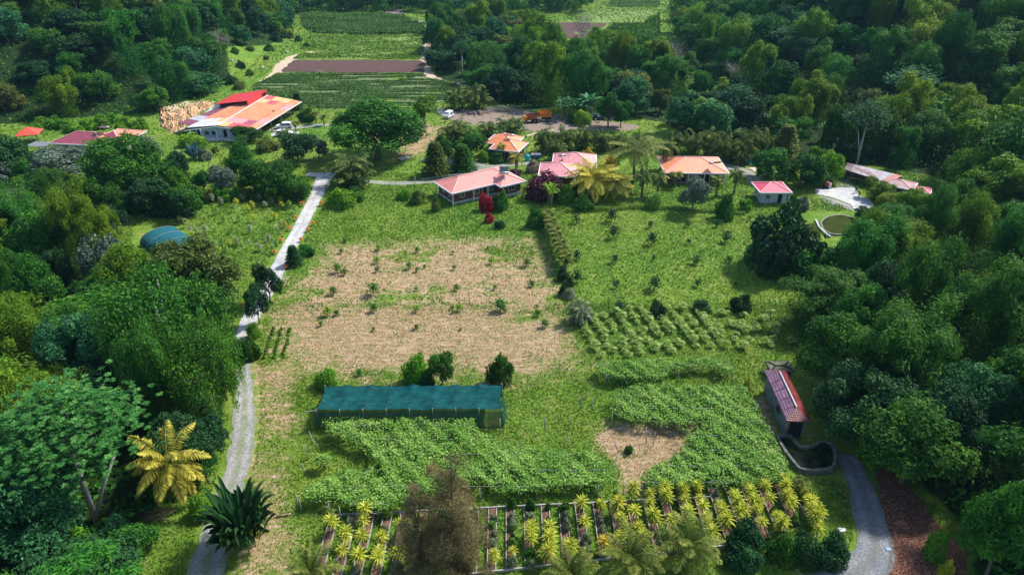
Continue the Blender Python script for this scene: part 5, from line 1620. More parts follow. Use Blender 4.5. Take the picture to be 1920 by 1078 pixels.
for k, lst in perbed.items():
    lst.sort(key=lambda q: -q[1])
    for i, q in enumerate(lst):
        kd = q[2]
        where = ('in the %s bed from left, %s from far end' % (ORD[k], ORD[i])) if k >= 0 else ('on the grass right of the beds, %s from the far end' % ORD[i])
        s = R.uniform(.8, 1.3)
        z0 = .1 if k >= 0 else 0
        if kd in ('yellow', 'lawn', 'gold'):
            inst('ro%d' % R.integers(3), (q[0], q[1], z0), desc[kd] + ' ' + where, 'plant', 'plants growing in the garden beds', sx=s * (1.28 if kd != 'lawn' else .9), sz=s * (1.1 if kd != 'lawn' else .4), mat={'yellow': 'yellow', 'lawn': 'olive', 'gold': 'gold'}[kd])
        else:
            inst('shl%d' % R.integers(2), (q[0], q[1], z0), desc[kd] + ' ' + where, 'plant', 'plants growing in the garden beds', sx=s * .30, sz=s * .45, mat={'pale': 'pale', 'dark': 'broad', 'green': 'vine'}[kd], name='bedding_plant')
# white crate between beds
p = P(651, 1014, 0.3); mb = MB()
for a, b_ in (((-.4, -.3), (.4, -.3)), ((.4, -.3), (.4, .3)), ((.4, .3), (-.4, .3)), ((-.4, .3), (-.4, -.3))): beam(mb, (*a, .3), (*b_, .3), .08, .12)
tag(mb.build('square_frame', WHITE, None, p), 'small white square frame over the second bed from the left', 'frame')
p = P(1579, 994); mb = MB(); box(mb, -.35, .35, -.25, .25, 0, .12); box(mb, -.3, .3, -.2, .2, .121, .16)
tag(mb.build('box_lid', WHITE, None, p), 'small white flat box on the grass right of the beds', 'box')
p = P(1665, 1030); mb = MB(); box(mb, -.25, .25, -.2, .2, 0, .1); box(mb, -.2, .2, -.15, .15, .101, .14)
tag(mb.build('box_lid', plain('blue_plastic', (.25, .40, .60), .5), None, p), 'small pale blue box at the right edge of the blue grey track', 'box')

# ------------------------------------------------------------------ vine trellises
def trellis(label, outline, zt, n, holes=(), posts=(), seed=0, amp=.25, leaf=.24, curtain=True, hang=1.2, stems=60, tone=.5):
    poly = W2(outline, zt)
    c0 = poly.mean(0)
    o = thing('vine_trellis', label, 'vine trellis', (c0[0], c0[1], 0))
    p = poly_pts(poly, n)
    hp = [W2(h_, zt) for h_ in holes]
    wv = lambda q: amp * (.5 * np.sin(q[:, 0] * 1.1 + seed) * np.cos(q[:, 1] * 1.4) + .4 * np.sin(q[:, 0] * 2.7 + q[:, 1] * 2.1) + .3 * np.sin(q[:, 0] * .45 - q[:, 1] * .8 + seed))
    rag = .30 * np.sin(p[:, 0] * 3.1) + .30 * np.sin(p[:, 1] * 3.7 + p[:, 0]) + R.normal(0, .25, n)
    keep = seg_dist(p, poly, True) > .25 + rag * .6
    for h_ in hp:
        d = seg_dist(p, h_, True); keep &= ~(inside(p, h_) & (d > .1 + rag * .5))
    thin = np.sin(p[:, 0] * .9 + seed * 2) * np.sin(p[:, 1] * 1.3 + seed) > .80
    thin |= vnoise(p + 13 * seed, 1.5) < .22
    keep &= ~(thin & (R.random(n) < .75))
    p = p[keep]; n = len(p)
    C = np.column_stack([p - c0, zt - .15 + wv(p) * 1.3 + .35 * (vnoise(p, .9) - .5) + R.normal(0, .10, n) - (R.random(n) < .15) * R.random(n) * .8])
    mb = MB()
    tt = np.clip(tone + .35 * (vnoise(p + 5, 2.2) - .5) + .08 * np.sin(p[:, 0] * .8 + seed) * np.cos(p[:, 1] * .9) + R.normal(0, .22, n), 0, 1)
    cards(mb, C, R.normal(0, .42, (n, 3)) + (0, 0, 1), R.normal(0, 1, (n, 3)) * (1, 1, .3), leaf * .8 * R.uniform(.7, 1.3, n), leaf * R.uniform(.7, 1.3, n), tt)
    if curtain:
        for q, k_ in [(poly, 1)] + [(h_, .8) for h_ in hp]:
            for i in range(len(q)):
                a, b_ = q[i], q[(i + 1) % len(q)]; L = np.linalg.norm(b_ - a); m = int(L * 20)
                t = R.random(m)[:, None]; e = a + (b_ - a) * t
                ln = hang * .8 * (.2 + .8 * np.abs(np.sin(e[:, 0] * 1.7 + e[:, 1] * 2.3 + seed)))
                z = zt - R.random(m) ** 1.6 * ln
                Cc = np.column_stack([e - c0 + R.normal(0, .15, (m, 2)), z])
                cards(mb, Cc, R.normal(0, .7, (m, 3)) + (0, -.7, .5), R.normal(0, .4, (m, 3)) + (0, 0, -1), leaf * .7, leaf, np.clip(R.normal(tone - .02, .2, m), 0, 1))
    mb.build('vine_leaves', LM['vine'], o)
    mb = MB(); q = poly_pts(poly, stems)
    for a in q:
        b_ = a + R.normal(0, .5, 2); tube(mb, [(a[0] - c0[0], a[1] - c0[1], -.1), ((a[0] + b_[0]) / 2 - c0[0] + .1, (a[1] + b_[1]) / 2 - c0[1], zt * .5), (b_[0] - c0[0], b_[1] - c0[1], zt - .05)], [.04, .03, .02], 4)
    tag(mb.build('vine_stems', PALEBARK, o), kind='stuff')
    lo, hi = poly.min(0), poly.max(0); mb = MB()
    for yy in np.arange(lo[1] + .5, hi[1], 2.4):
        xs = [xx for xx in np.arange(lo[0], hi[0], .5) if inside(np.array([(xx, yy)]), poly)[0]]
        if len(xs) > 3: beam(mb, (xs[0] - c0[0], yy - c0[1], zt - .15), (xs[-1] - c0[0], yy - c0[1], zt - .15), .03, .03)
    if mb.n: mb.build('support_wires', POSTM, o)
    for a, b_ in posts:
        pp = P(a, b_, 0); q = MB(); tube(q, [(pp[0] - c0[0], pp[1] - c0[1], -.2), (pp[0] - c0[0], pp[1] - c0[1], zt + .2)], [.06, .05], 6); q.build('post', POSTM, o)
    return o


V1 = [(606, 786), (650, 782), (710, 786), (760, 783), (820, 786), (888, 784), (892, 800), (905, 812), (950, 826), (1000, 838), (1060, 842), (1115, 846), (1140, 868), (1152, 900), (1120, 908), (1060, 905), (1000, 915), (940, 918), (905, 900), (870, 905), (760, 935), (720, 950), (665, 945), (620, 935), (566, 930), (572, 910), (610, 895), (640, 880), (690, 878), (708, 862), (690, 846), (668, 830), (655, 822), (620, 812)]
trellis('wide vine covered trellis in front of the teal net house', V1, 1.75, 42000, holes=[[(692, 862), (715, 860), (722, 876), (700, 882)], [(846, 826), (872, 824), (876, 834), (850, 838)], [(798, 815), (812, 812), (815, 822), (800, 826)]],
        posts=[(666, 818), (797, 815), (566, 960), (620, 968), (640, 975), (700, 972), (938, 808), (1067, 802), (1064, 840), (1022, 808), (900, 940), (1120, 935)], seed=1, stems=90)
V2 = [(1120, 676), (1180, 673), (1240, 674), (1300, 670), (1360, 668), (1372, 680), (1374, 694), (1350, 694), (1340, 684), (1300, 684), (1262, 688), (1240, 706), (1180, 708), (1135, 702), (1118, 692)]
trellis('narrow vine covered trellis just below the crop rows', V2, 1.6, 9000, posts=[(1372, 716), (1270, 715), (1135, 722)], seed=2, stems=40, hang=1.5)
V3 = [(1150, 732), (1200, 718), (1250, 720), (1300, 722), (1360, 716), (1400, 722), (1410, 745), (1436, 790), (1460, 835), (1476, 870), (1474, 892), (1420, 900), (1380, 905), (1320, 902), (1270, 908), (1215, 905), (1202, 895), (1215, 876), (1260, 858), (1282, 840), (1284, 818), (1318, 800), (1322, 786), (1280, 792), (1230, 790), (1180, 784), (1150, 772)]
trellis('largest vine covered trellis at the right, beside the narrow red shed', V3, 1.75, 42000, holes=[[(1268, 792), (1318, 786), (1318, 797), (1280, 804)]], posts=[(1146, 800), (1225, 835), (1460, 905), (1330, 925)], seed=3, stems=110, tone=.5)
tp = thing('vine_bush', 'single vine heaped on a short post left of the wide trellis', 'vine', P(608, 880))
mb = MB(); n = 600; a = R.uniform(0, 6.28, n); r = R.uniform(.1, 1.1, n)
cards(mb, np.stack([r * np.cos(a), r * np.sin(a) * .7, 1.9 - .35 * r + R.normal(0, .12, n)], 1), R.normal(0, .5, (n, 3)) + (0, 0, 1), R.normal(0, 1, (n, 3)), .16, .22, np.clip(R.normal(.6, .2, n), 0, 1)); mb.build('vine_leaves', LM['vine'], tp)
mb = MB()
for k in range(6): tube(mb, [(R.normal(0, .2), R.normal(0, .2), -.1), (R.normal(0, .3), 0, 1.8)], [.05, .03], 4)
tag(mb.build('vine_stems', BARK, tp), kind='stuff')

plist = [(579, 808, 592, 838), (572, 836, 577, 858), (566, 868, 572, 890), (556, 930, 559, 955), (1088, 742, 1088, 765), (1020, 783, 1022, 808), (1067, 782, 1067, 806), (1064, 822, 1064, 848), (1151, 825, 1160, 846), (1152, 862, 1162, 888), (1170, 906, 1170, 930), (937, 786, 938, 808), (1212, 800, 1212, 830), (975, 825, 976, 846), (1110, 745, 1111, 768), (1008, 700, 1008, 730)]
plist.sort(key=lambda q: q[0])
for k, (a, b_, c_, d) in enumerate(plist):
    p0 = P(c_, d, 0); zt = 2.0
    t_ = P(a, b_, zt); mb = MB(); tube(mb, [(0, 0, -.2), (t_[0] - p0[0], np.clip(t_[1] - p0[1], -.5, .5), zt)], [.055, .05], 6)
    tag(mb.build('post', POSTM, None, p0), 'bare leaning grey trellis post, %s from the left' % ORD[k], 'post', 'bare trellis posts')

# ------------------------------------------------------------------ crop rows at right
rows = []
a0 = np.array(P(1160, 592, 0)[:2]); a1 = np.array(P(1204, 664, 0)[:2]); dv = a1 - a0
step = np.array([2.05, 0.0])
CROPP = W2([(1092, 592), (1180, 578), (1300, 580), (1400, 588), (1460, 592), (1492, 625), (1480, 655), (1380, 655), (1290, 652), (1230, 668), (1110, 672), (1092, 640)])
cnt = 0
for k in range(-5, 16):
    m = 11; r_ = []
    for i in range(m):
        q = a0 + step * k + dv * (i - 1.5) / 8 + R.normal(0, .18 if k < 7 else .55, 2)
        if inside(q[None], CROPP)[0] and not (R.random() < (.06 if k < 7 else .22)): r_.append(q)
    if r_: rows.append(r_)
for k, r_ in enumerate(rows):
    for i, q in enumerate(r_):
        s = R.uniform(.65, 1.15)
        inst('cr%d' % R.integers(3), (q[0], q[1], tz(*q)), 'pale crop plant, %s from the far end of the %s row from the left' % (ORD[i], ORD[k]), 'crop plant', 'crop plants in rows right of the brown plot', sx=s, sz=s * R.uniform(.8, 1.1))

# ------------------------------------------------------------------ saplings
SB = [(647, 455, 10), (640, 475, 10), (633, 512, 18), (646, 516, 14), (626, 553, 18), (615, 592, 20), (632, 592, 12), (602, 612, 11), (710, 470, 12), (707, 494, 14), (708, 510, 12), (701, 553, 26), (702, 585, 18), (701, 621, 9), (782, 474, 12), (767, 504, 14), (782, 510, 10), (796, 503, 8), (849, 477, 8), (852, 506, 10), (856, 545, 13), (928, 543, 10), (780, 545, 8), (782, 585, 14), (781, 618, 11), (848, 580, 8), (862, 583, 15), (864, 620, 7), (850, 588, 8), (922, 495, 14), (981, 468, 8), (988, 500, 17), (997, 538, 14), (938, 584, 26), (946, 586, 10), (1006, 576, 6), (1008, 593, 13), (1021, 614, 17), (915, 468, 8), (674, 704, 14)]
SM = [(1080, 420, 16), (1147, 417, 22), (1150, 447, 22), (1219, 427, 12), (1221, 460, 22), (1289, 426, 12), (1344, 426, 14), (1291, 458, 10), (1360, 455, 20), (1081, 488, 18), (1152, 494, 16), (1225, 489, 10), (1304, 496, 16), (1366, 492, 12), (1155, 541, 16), (1227, 544, 24), (1081, 530, 22), (1308, 538, 14), (1378, 538, 10), (1063, 528, 16), (1160, 585, 20), (1302, 585, 8)]
for lst, where, tn_ in ((SB, 'brown plot', 'bright'), (SM, 'green meadow', 'dark')):
    q = sorted([(round(P(a, b_)[1] / 7.0), P(a, b_)[0], a, b_, w) for a, b_, w in lst], key=lambda t: (-t[0], t[1]))
    rr = {}
    for t in q: rr.setdefault(t[0], []).append(t)
    for ri, key in enumerate(sorted(rr, reverse=True)):
        for i, t in enumerate(sorted(rr[key], key=lambda t: t[1])):
            p = P(t[2], t[3]); s = mpp(p); w = t[4] / s
            k = R.integers(4)
            inst('sp%d' % k, p, 'sapling in the %s, %s from left in the %s row from the far side' % (where, ORD[i], ORD[ri]), 'sapling', 'saplings in the ' + where, sx=w / 1.12, sz=max(.3, w * .64) * (1.0 if tn_ == 'bright' else 1.15), mat=('bright' if R.random() < .35 else 'broad') if tn_ == 'bright' else 'dark')
# three short rows of seedlings by the lane
for k, (a, b_, c_, d) in enumerate([(512, 618, 495, 672), (528, 618, 514, 672), (545, 618, 530, 672)]):
    p0, p1 = np.array(P(a, b_)), np.array(P(c_, d)); m = 10
    for i in range(m):
        p = p0 + (p1 - p0) * i / (m - 1) + R.normal(0, .06, 3) * (1, 1, 0)
        inst('shl%d' % R.integers(2), p, 'tiny green seedling by the lane, %s from the far end of the %s short row' % (ORD[i], ORD[k]), 'seedling', 'three short seedling rows by the lane', sx=R.uniform(.16, .22), sz=R.uniform(.18, .28), mat='bright', name='seedling')

# ------------------------------------------------------------------ individually placed plants
pk = lambda pre, n: pre + str(R.integers(n))
ITEMS = [
 # key, x, ybase, width px, top row, foliage, label
 ('bn0', 706, 300, 178, 180, 'broad', 'largest dark green round crowned tree, standing alone in the centre'),
 ('bm0', 797, 232, 62, 178, 'bright', 'yellowish green bushy tree right behind the largest round tree'),
 ('ar0', 660, 348, 96, 286, 'areca', 'olive palm clump at the top of the concrete lane'),
 ('ar1', 856, 205, 56, 158, 'areca', 'left half of the olive palm hedge behind the dirt yard'),
 ('ar2', 893, 205, 62, 156, 'areca', 'right half of the olive palm hedge behind the dirt yard'),
 ('ar0', 856, 266, 72, 222, 'areca', 'olive palm clump left of the orange roofed cottage'),
 ('bm1', 884, 296, 66, 244, 'broad', 'dark bushy tree touching the left wall of the orange roofed cottage'),
 ('ar1', 915, 258, 46, 226, 'areca', 'small olive palm clump left behind the orange roofed cottage'),
 ('ar2', 958, 256, 68, 214, 'areca', 'olive palm clump behind the orange roofed cottage'),
 ('cn0', 818, 328, 52, 262, 'olive', 'conical tree at the left end of the oval lawn island'),
 ('cn0', 868, 320, 50, 268, 'broad', 'conical tree with ivy clad trunk on the oval lawn island'),
 ('bm0', 832, 300, 44, 252, 'broad', 'small dark tree behind the oval lawn island'),
 ('cs0', 966, 336, 30, 282, 'coco', 'slim small palm in front of the orange roofed cottage'),
 ('cs0', 941, 300, 22, 266, 'coco', 'tiny palm against the front of the orange roofed cottage'),
 ('sh0', 933, 304, 36, 284, 'broad', 'shrub below the front wall of the orange roofed cottage'),
 ('sh1', 908, 303, 24, 280, 'bright', 'light green shrub at the left corner of the orange roofed cottage'),
 ('sh2', 920, 303, 22, 294, 'bright', 'low clipped bright shrub beside the orange roofed cottage'),
 ('sh0', 998, 322, 26, 298, 'pink', 'pale pinkish flowering bush left of the rose roofed cottage'),
 ('sh1', 966, 328, 28, 316, 'maroon', 'low dull purple shrub near the gravel drive'),
 ('co0', 1184, 352, 116, 250, 'olive', 'tall dark green coconut palm behind the yellow fronded palms'),
 ('cp0', 1108, 372, 104, 298, 'cocoy', 'yellow fronded palm beside the rose roofed cottage'),
 ('cp0', 1153, 374, 76, 314, 'coco', 'smaller yellow fronded palm right of the other yellow fronded palm'),
 ('co1', 1240, 322, 62, 256, 'olive', 'green palm at the left end of the wide light orange roof'),
 ('cs0', 1203, 370, 36, 318, 'olive', 'small palm on the lawn, leftmost in front of the wide orange roofed cottage'),
 ('cs0', 1233, 370, 38, 320, 'olive', 'small palm at the left front corner of the wide orange roofed cottage'),
 ('cs0', 1265, 352, 28, 318, 'olive', 'small palm before the front door of the wide orange roofed cottage'),
 ('cs0', 1341, 368, 32, 326, 'olive', 'small palm before the right end of the wide orange roofed cottage'),
 ('cs0', 1376, 364, 32, 312, 'olive', 'small palm right of the wide orange roofed cottage'),
 ('bm1', 1298, 398, 62, 330, 'greyg', 'grey green bushy tree before the wide orange roofed cottage'),
 ('sh0', 1358, 412, 36, 362, 'broad', 'dark leafy bush right of the grey green bushy tree'),
 ('shl0', 1398, 395, 26, 372, 'bright', 'light leafy bush beside a leaning pole near the pink hut'),
 ('sh1', 1102, 300, 26, 276, 'gold', 'golden yellow bush above the rose roofed cottage'),
 ('sh2', 1143, 312, 26, 288, 'gold', 'golden orange bush between the rose roof and the tall coconut palm'),
 ('sh1', 1110, 305, 22, 290, 'yellow', 'yellow green bush below the golden yellow bush'),
 ('sh2', 1018, 372, 66, 322, 'maroon', 'wide maroon purple bush before the rose roofed cottage'),
 ('ba0', 1034, 388, 50, 340, 'bright', 'bright green large leafed plant below the maroon bush'),
 ('sh0', 1058, 380, 36, 344, 'bright', 'light green bush right of the maroon bush'),
 ('sh1', 1085, 372, 34, 330, 'dark', 'dark bush at the front corner of the rose roofed cottage'),
 ('sh2', 912, 396, 28, 360, 'red', 'crimson bush before the nearest pink cottage'),
 ('sh0', 916, 417, 19, 398, 'red', 'smaller crimson bush below the other crimson bush'),
 ('sh1', 940, 392, 34, 354, 'broad', 'round green bush beside the crimson bush'),
 ('sh2', 937, 428, 20, 412, 'dark', 'low dark bush on the slope below the crimson bushes'),
 ('sh0', 1004, 424, 38, 388, 'broad', 'dark leafy bush at the top of the short palm row'),
 ('sh1', 1092, 394, 40, 366, 'broad', 'tangled green bush beneath the yellow fronded palms'),
 ('sh2', 1225, 392, 26, 360, 'vine', 'pale vine heap standing above the green hedge'),
 ('sh1', 645, 385, 62, 350, 'bright', 'wide light green bush right of the top of the lane'),
 ('sh0', 668, 376, 34, 348, 'broad', 'smaller green bush touching the wide light green bush'),
 ('sh2', 757, 374, 26, 354, 'bright', 'low green bush left of the nearest pink cottage'),
 ('sh1', 784, 382, 32, 352, 'olive', 'olive bush left of the nearest pink cottage'),
 ('sh0', 818, 396, 20, 364, 'olive', 'small bush just left of the corner of the nearest pink cottage'),
 ('cn0', 553, 497, 34, 458, 'dark', 'dark pointed bush on the right edge of the concrete lane'),
 ('sh1', 573, 478, 38, 458, 'broad', 'low rounded bush right of the dark pointed bush by the lane'),
 ('bm0', 507, 566, 52, 490, 'dark', 'dark round tree leaning over the middle of the concrete lane'),
 ('bm1', 487, 606, 44, 532, 'dark', 'dark tall bush at the right edge of the concrete lane'),
 ('sh0', 478, 632, 26, 604, 'bright', 'bright green bush at the lower end of the concrete lane'),
 ('sh1', 473, 672, 34, 628, 'broad', 'green bush where the concrete lane turns to gravel'),
 ('sh2', 447, 680, 44, 634, 'broad', 'dark bush hiding the bend of the lane'),
 ('sh0', 785, 716, 52, 662, 'bright', 'yellow green round bush behind the teal net house, leftmost of the trio'),
 ('bm1', 830, 720, 50, 660, 'broad', 'darker round bush beside the yellow green bush behind the net house'),
 ('sh1', 940, 716, 52, 657, 'broad', 'green round bush alone at the lower edge of the brown plot'),
 ('sh2', 612, 725, 42, 690, 'bright', 'round bush at the left back corner of the teal net house'),
 ('sh2', 800, 722, 30, 692, 'dark', 'low dark bush squeezed between the two round bushes'),
 ('sh1', 1390, 582, 44, 548, 'dark', 'dark round bush at the lower edge of the bright meadow'),
 ('sh0', 1315, 584, 36, 562, 'dark', 'low dark bush left of the dark round bush in the meadow'),
 ('sh1', 1230, 590, 34, 560, 'dark', 'dark bush between the meadow and the crop rows'),
 ('sh2', 1095, 600, 34, 572, 'greyg', 'pale grassy bush at the left end of the crop rows'),
 ('ar1', 1082, 605, 52, 560, 'pale', 'arching pale reed clump at the corner of the brown plot'),
 ('sh0', 1066, 558, 30, 540, 'pale', 'small pale bush above the reed clump'),
 # left lawn
 ('bm1', 562, 306, 76, 248, 'dark', 'dark round tree on the lawn right of the barn'),
 ('bm0', 598, 298, 42, 252, 'greyg', 'greyish round tree touching the dark round tree near the barn'),
 ('sh0', 455, 300, 44, 262, 'broad', 'small dark tree on the left lawn'),
 ('sh1', 500, 282, 46, 256, 'olive', 'loose bush in front of the pale car'),
 ('bm0', 464, 268, 60, 234, 'broad', 'green bushy tree in front of the barn veranda'),
 ('sh2', 366, 274, 54, 250, 'bright', 'pale green bush at the left front of the barn'),
 ('he0', 365, 299, 30, 270, 'blue', 'blue grey agave on the left lawn'),
 ('sh0', 384, 300, 26, 278, 'greyg', 'small grey bush beside the blue grey agave'),
 ('shl0', 405, 286, 14, 274, 'olive', 'tiny shrub alone on the left lawn'),
 ('cn0', 560, 206, 24, 172, 'dark', 'dark narrow tree at the far corner of the barn roof'),
 ('sh1', 578, 226, 36, 200, 'broad', 'green bush behind the white car'),
 ('cs0', 592, 232, 20, 206, 'olive', 'little palm on the driveway verge, left of three'),
 ('cs0', 608, 236, 18, 212, 'olive', 'little palm on the driveway verge, middle of three'),
 ('cs0', 556, 248, 20, 226, 'olive', 'little palm just right of the white car'),
 ('cs0', 536, 270, 22, 240, 'olive', 'little palm behind the dark round tree near the barn'),
 ('sh2', 520, 232, 26, 206, 'olive', 'bush under the right eave of the barn'),
 ('bm0', 455, 342, 50, 272, 'broad', 'young tree with light green top in the middle of the left lawn'),
 ('bn1', 256, 372, 128, 246, 'broad', 'large dark tree with bare limbs in front of the purple roofed house'),
 ('ce1', 302, 352, 46, 240, 'greyg', 'pale sparse tree with a white trunk left of the lawn'),
 ('bf1', 126, 342, 104, 272, 'greyg', 'sparse grey green tree before the white walled house'),
 ('bf0', 40, 345, 92, 258, 'dark', 'dark tree at the left edge below the red gazebo'),
 ('sh0', 94, 288, 24, 272, 'orange', 'rusty orange shrub left of the purple roofed house'),
 ('bf2', 340, 350, 52, 282, 'dark', 'dark narrow tree at the lower left of the lawn'),
 ('bm0', 385, 362, 50, 316, 'broad', 'dark bush row below the left lawn, leftmost'),
 ('bm1', 425, 362, 56, 308, 'greyg', 'grey green bush row below the left lawn, second'),
 ('bf3', 480, 366, 70, 296, 'broad', 'broad green tree below the left lawn'),
 ('bm0', 532, 372, 70, 302, 'broad', 'green bush left of the upper end of the lane'),
 ('bm1', 560, 378, 56, 330, 'broad', 'green bush touching the left edge of the lane top'),
 ('ba1', 556, 372, 42, 322, 'bright', 'light green banana like plant near the lane top'),
 ('bf0', 300, 400, 84, 334, 'dark', 'dark green tree above the blue green net tunnel'),
 ('bf2', 345, 412, 44, 360, 'dark', 'dark bush at the corner of the papaya meadow'),
 ('bf1', 215, 405, 60, 340, 'broad', 'green tree left of the dark tree above the net tunnel'),
 ('bm1', 222, 440, 46, 384, 'dark', 'dark round bush upper left of the net tunnel'),
 # right side
 ('sh1', 1455, 505, 132, 374, 'dark', 'big glossy dark leafed tree right of the bright meadow'),
 ('sh2', 1488, 515, 90, 440, 'broad', 'dense leafy shrub filling the foot of the big glossy dark tree'),
 ('sh0', 1422, 492, 60, 440, 'teal', 'blue green shrub at the left foot of the big glossy dark tree'),
 ('bm0', 1512, 508, 60, 440, 'broad', 'round green tree touching the big glossy dark tree'),
 ('bm1', 1508, 466, 44, 418, 'olive', 'olive green bush between the glossy tree and the olive pond'),
 ('mf2', 1600, 506, 70, 420, 'bamboo', 'yellow green bamboo dome just below the olive pond'),
 ('sh0', 1560, 500, 60, 462, 'broad', 'low green thicket under the olive pond'),
 ('sh1', 1502, 392, 30, 366, 'greyg', 'clipped grey green bush below the white apron'),
 ('bf0', 1438, 336, 72, 278, 'broad', 'leafy green tree behind the hot pink hut'),
 ('bf3', 1498, 352, 84, 286, 'broad', 'wide green tree left of the white apron'),
 ('bf2', 1552, 340, 54, 282, 'bright', 'light green tree behind the red machine'),
 ('bm0', 1528, 306, 34, 274, 'bright', 'bright yellow green topped tree above the white apron'),
 ('cn0', 1468, 298, 56, 230, 'olive', 'pointed olive tree at the right end of the palm hedge'),
 ('ce0', 1606, 310, 84, 178, 'teal', 'blue green umbrella shaped tree on the right hillside foot'),
 ('sh1', 1462, 372, 44, 346, 'greyg', 'grey green bush before the hot pink hut'),
 ('mf0', 1647, 374, 56, 336, 'bamboo', 'low rounded bamboo beside the two people'),
 ('mf1', 1666, 398, 54, 360, 'bamboo', 'low rounded bamboo right of the white apron'),
 ('mf3', 1700, 412, 70, 350, 'bamboo', 'rounded bamboo at the right end of the sheds'),
 ('bm1', 1615, 412, 34, 388, 'dark', 'dark bush at the lower tip of the white apron'),
 ('bf1', 1590, 300, 60, 262, 'dark', 'dark tree above the left end of the open shed'),
 # dirt yard right side
 ('ba0', 1060, 225, 66, 178, 'teal', 'blue green banana plants at the yard, leftmost clump'),
 ('ba1', 1100, 222, 62, 172, 'teal', 'blue green banana plants at the yard, right clump'),
 ('sh2', 1074, 230, 24, 204, 'broad', 'small dark bush on the yard edge'),
 ('sh1', 1092, 234, 44, 204, 'bright', 'light green bushy tree on the yard edge'),
 ('bm0', 1140, 240, 56, 168, 'broad', 'dark green tree with a thin trunk right of the yard'),
 ('bm1', 1164, 240, 46, 186, 'broad', 'bushy tree right of the thin trunked tree'),
 ('ba0', 1318, 232, 78, 180, 'teal', 'banana plants rising behind the palm hedge, left clump'),
 ('ba1', 1408, 240, 56, 208, 'pale', 'pale banana plants rising behind the palm hedge, middle clump'),
 ('ba0', 1440, 242, 48, 210, 'teal', 'banana plants rising behind the palm hedge, right clump'),
 ('de0', 1262, 148, 40, 60, 'dry', 'bare pale tree in front of the right hillside'),
 ('de0', 1092, 100, 44, 10, 'dry', 'bare grey tree rising from the central woods'),
 # lower left
 ('ce0', 178, 975, 262, 712, 'tealg', 'big umbrella crowned tree with a pale trunk at the lower left'),
 ('cp0', 338, 935, 134, 812, 'cocoy', 'golden yellow coconut palm at the lower left beside the track'),
 ('he0', 462, 1020, 126, 918, 'dark', 'large paddle leafed clump beside the gravel track'),
 ('bn0', 268, 590, 118, 448, 'bright', 'bright lime green crowned tree above the vine covered tree'),
 ('bf2', 368, 572, 165, 450, 'olive', 'olive brown tree whose crown covers the middle of the net tunnel'),
 ('bf1', 215, 560, 90, 436, 'greyg', 'pale grey green tree at the left side of the net tunnel'),
 ('vt0', 345, 730, 215, 488, 'broad', 'tall tree hung with climbing vines beside the lane'),
 ('vt1', 405, 790, 130, 600, 'broad', 'vine hung tree standing right at the gravel track'),
 ('bn2', 178, 752, 150, 590, 'teal', 'blue green feathery tree left of the vine covered tree'),
 ('bm0', 392, 905, 60, 846, 'broad', 'bush at the left edge of the gravel track'),
 ('bm1', 400, 860, 66, 780, 'dark', 'dark leafy bush left of the gravel track'),
 ('sh0', 378, 965, 46, 928, 'bright', 'bush below the golden coconut palm'),
 ('bm0', 262, 1042, 84, 985, 'broad', 'dark green bush at the bottom left'),
 ('bm1', 150, 1110, 140, 1022, 'bright', 'bright yellow green bush at the bottom left corner'),
 ('bm0', 225, 1104, 90, 1008, 'bright', 'bright green bush with reddish tips near the bottom left'),
 ('sh1', 222, 1000, 60, 968, 'teal', 'low teal bush under the umbrella crowned tree'),
 # lower right
 ('sh0', 1395, 1030, 74, 976, 'dark', 'dark green shrub at the near end of the right hand beds, leftmost'),
 ('sh1', 1468, 1048, 64, 996, 'broad', 'dark green shrub at the near end of the right hand beds, second'),
 ('sh2', 1510, 1054, 60, 1004, 'dark', 'dark green shrub at the near end of the right hand beds, third'),
 ('sh0', 1556, 1052, 64, 1000, 'dark', 'dark green shrub at the near end of the right hand beds, rightmost'),
 ('sh1', 1392, 1060, 70, 1020, 'dark', 'low dark shrub in front of the leftmost bed end shrub'),
 ('sh2', 1500, 930, 50, 900, 'olive', 'dull olive shrub between the stone pond and the beds'),
 ('cp0', 1285, 1062, 132, 985, 'cocog', 'palm with arching olive yellow fronds at the bottom, right one'),
 ('cp0', 1176, 1098, 134, 1006, 'cocog', 'palm with arching olive yellow fronds at the bottom, middle one'),
 ('cp0', 1066, 1122, 112, 1040, 'cocog', 'palm with arching fronds at the bottom, left one'),
 ('cp0', 596, 1130, 110, 1035, 'cocog', 'palm tips at the bottom edge left of the beds'),
 ('bn1', 1560, 718, 150, 590, 'broad', 'leafy tree crowding the right side of the narrow red shed'),
 ('bn2', 1592, 822, 170, 690, 'dark', 'dark leafy tree leaning over the stone pond'),
 ('an0', 1540, 618, 150, 505, 'bamboog', 'arching bamboo at the right end of the crop rows'),
 ('bn0', 1690, 905, 190, 750, 'broad', 'leafy tree overhanging the blue grey track'),
 ('sh0', 1748, 1045, 44, 994, 'bright', 'yellow green shrub in the red leaf litter'),
 ('sh1', 1768, 1082, 26, 1044, 'yellow', 'small yellow shrub at the bottom right'),
 ('br0', 860, 1092, 132, 842, 'brown', 'tall brown feathery tree rising in front of the trellises'),
 ('br0', 792, 1100, 116, 905, 'brown', 'shorter brown feathery tree left of the tall brown one'),
 ('sh1', 1397, 740, 16, 704, 'yellow', 'thin plant with a yellow top beside the right trellis'),
 ('sh2', 1178, 848, 16, 834, 'broad', 'tiny bush in the bare patch between the trellises'),
]
for it in ITEMS:
    k, a, b_, w, t_, m, lab = it
    cat = None
    nm = None
    if lab.startswith('blue grey agave'): nm = 'agave'; cat = 'agave'
    if 'reed' in lab: nm = 'reed_clump'; cat = 'reed'
    if k.startswith('bm') and 'bush' in lab and 'tree' not in lab: nm = 'bush'; cat = 'bush'
    put(k, a, b_, w, t_, m, lab, cat=cat, name=nm)

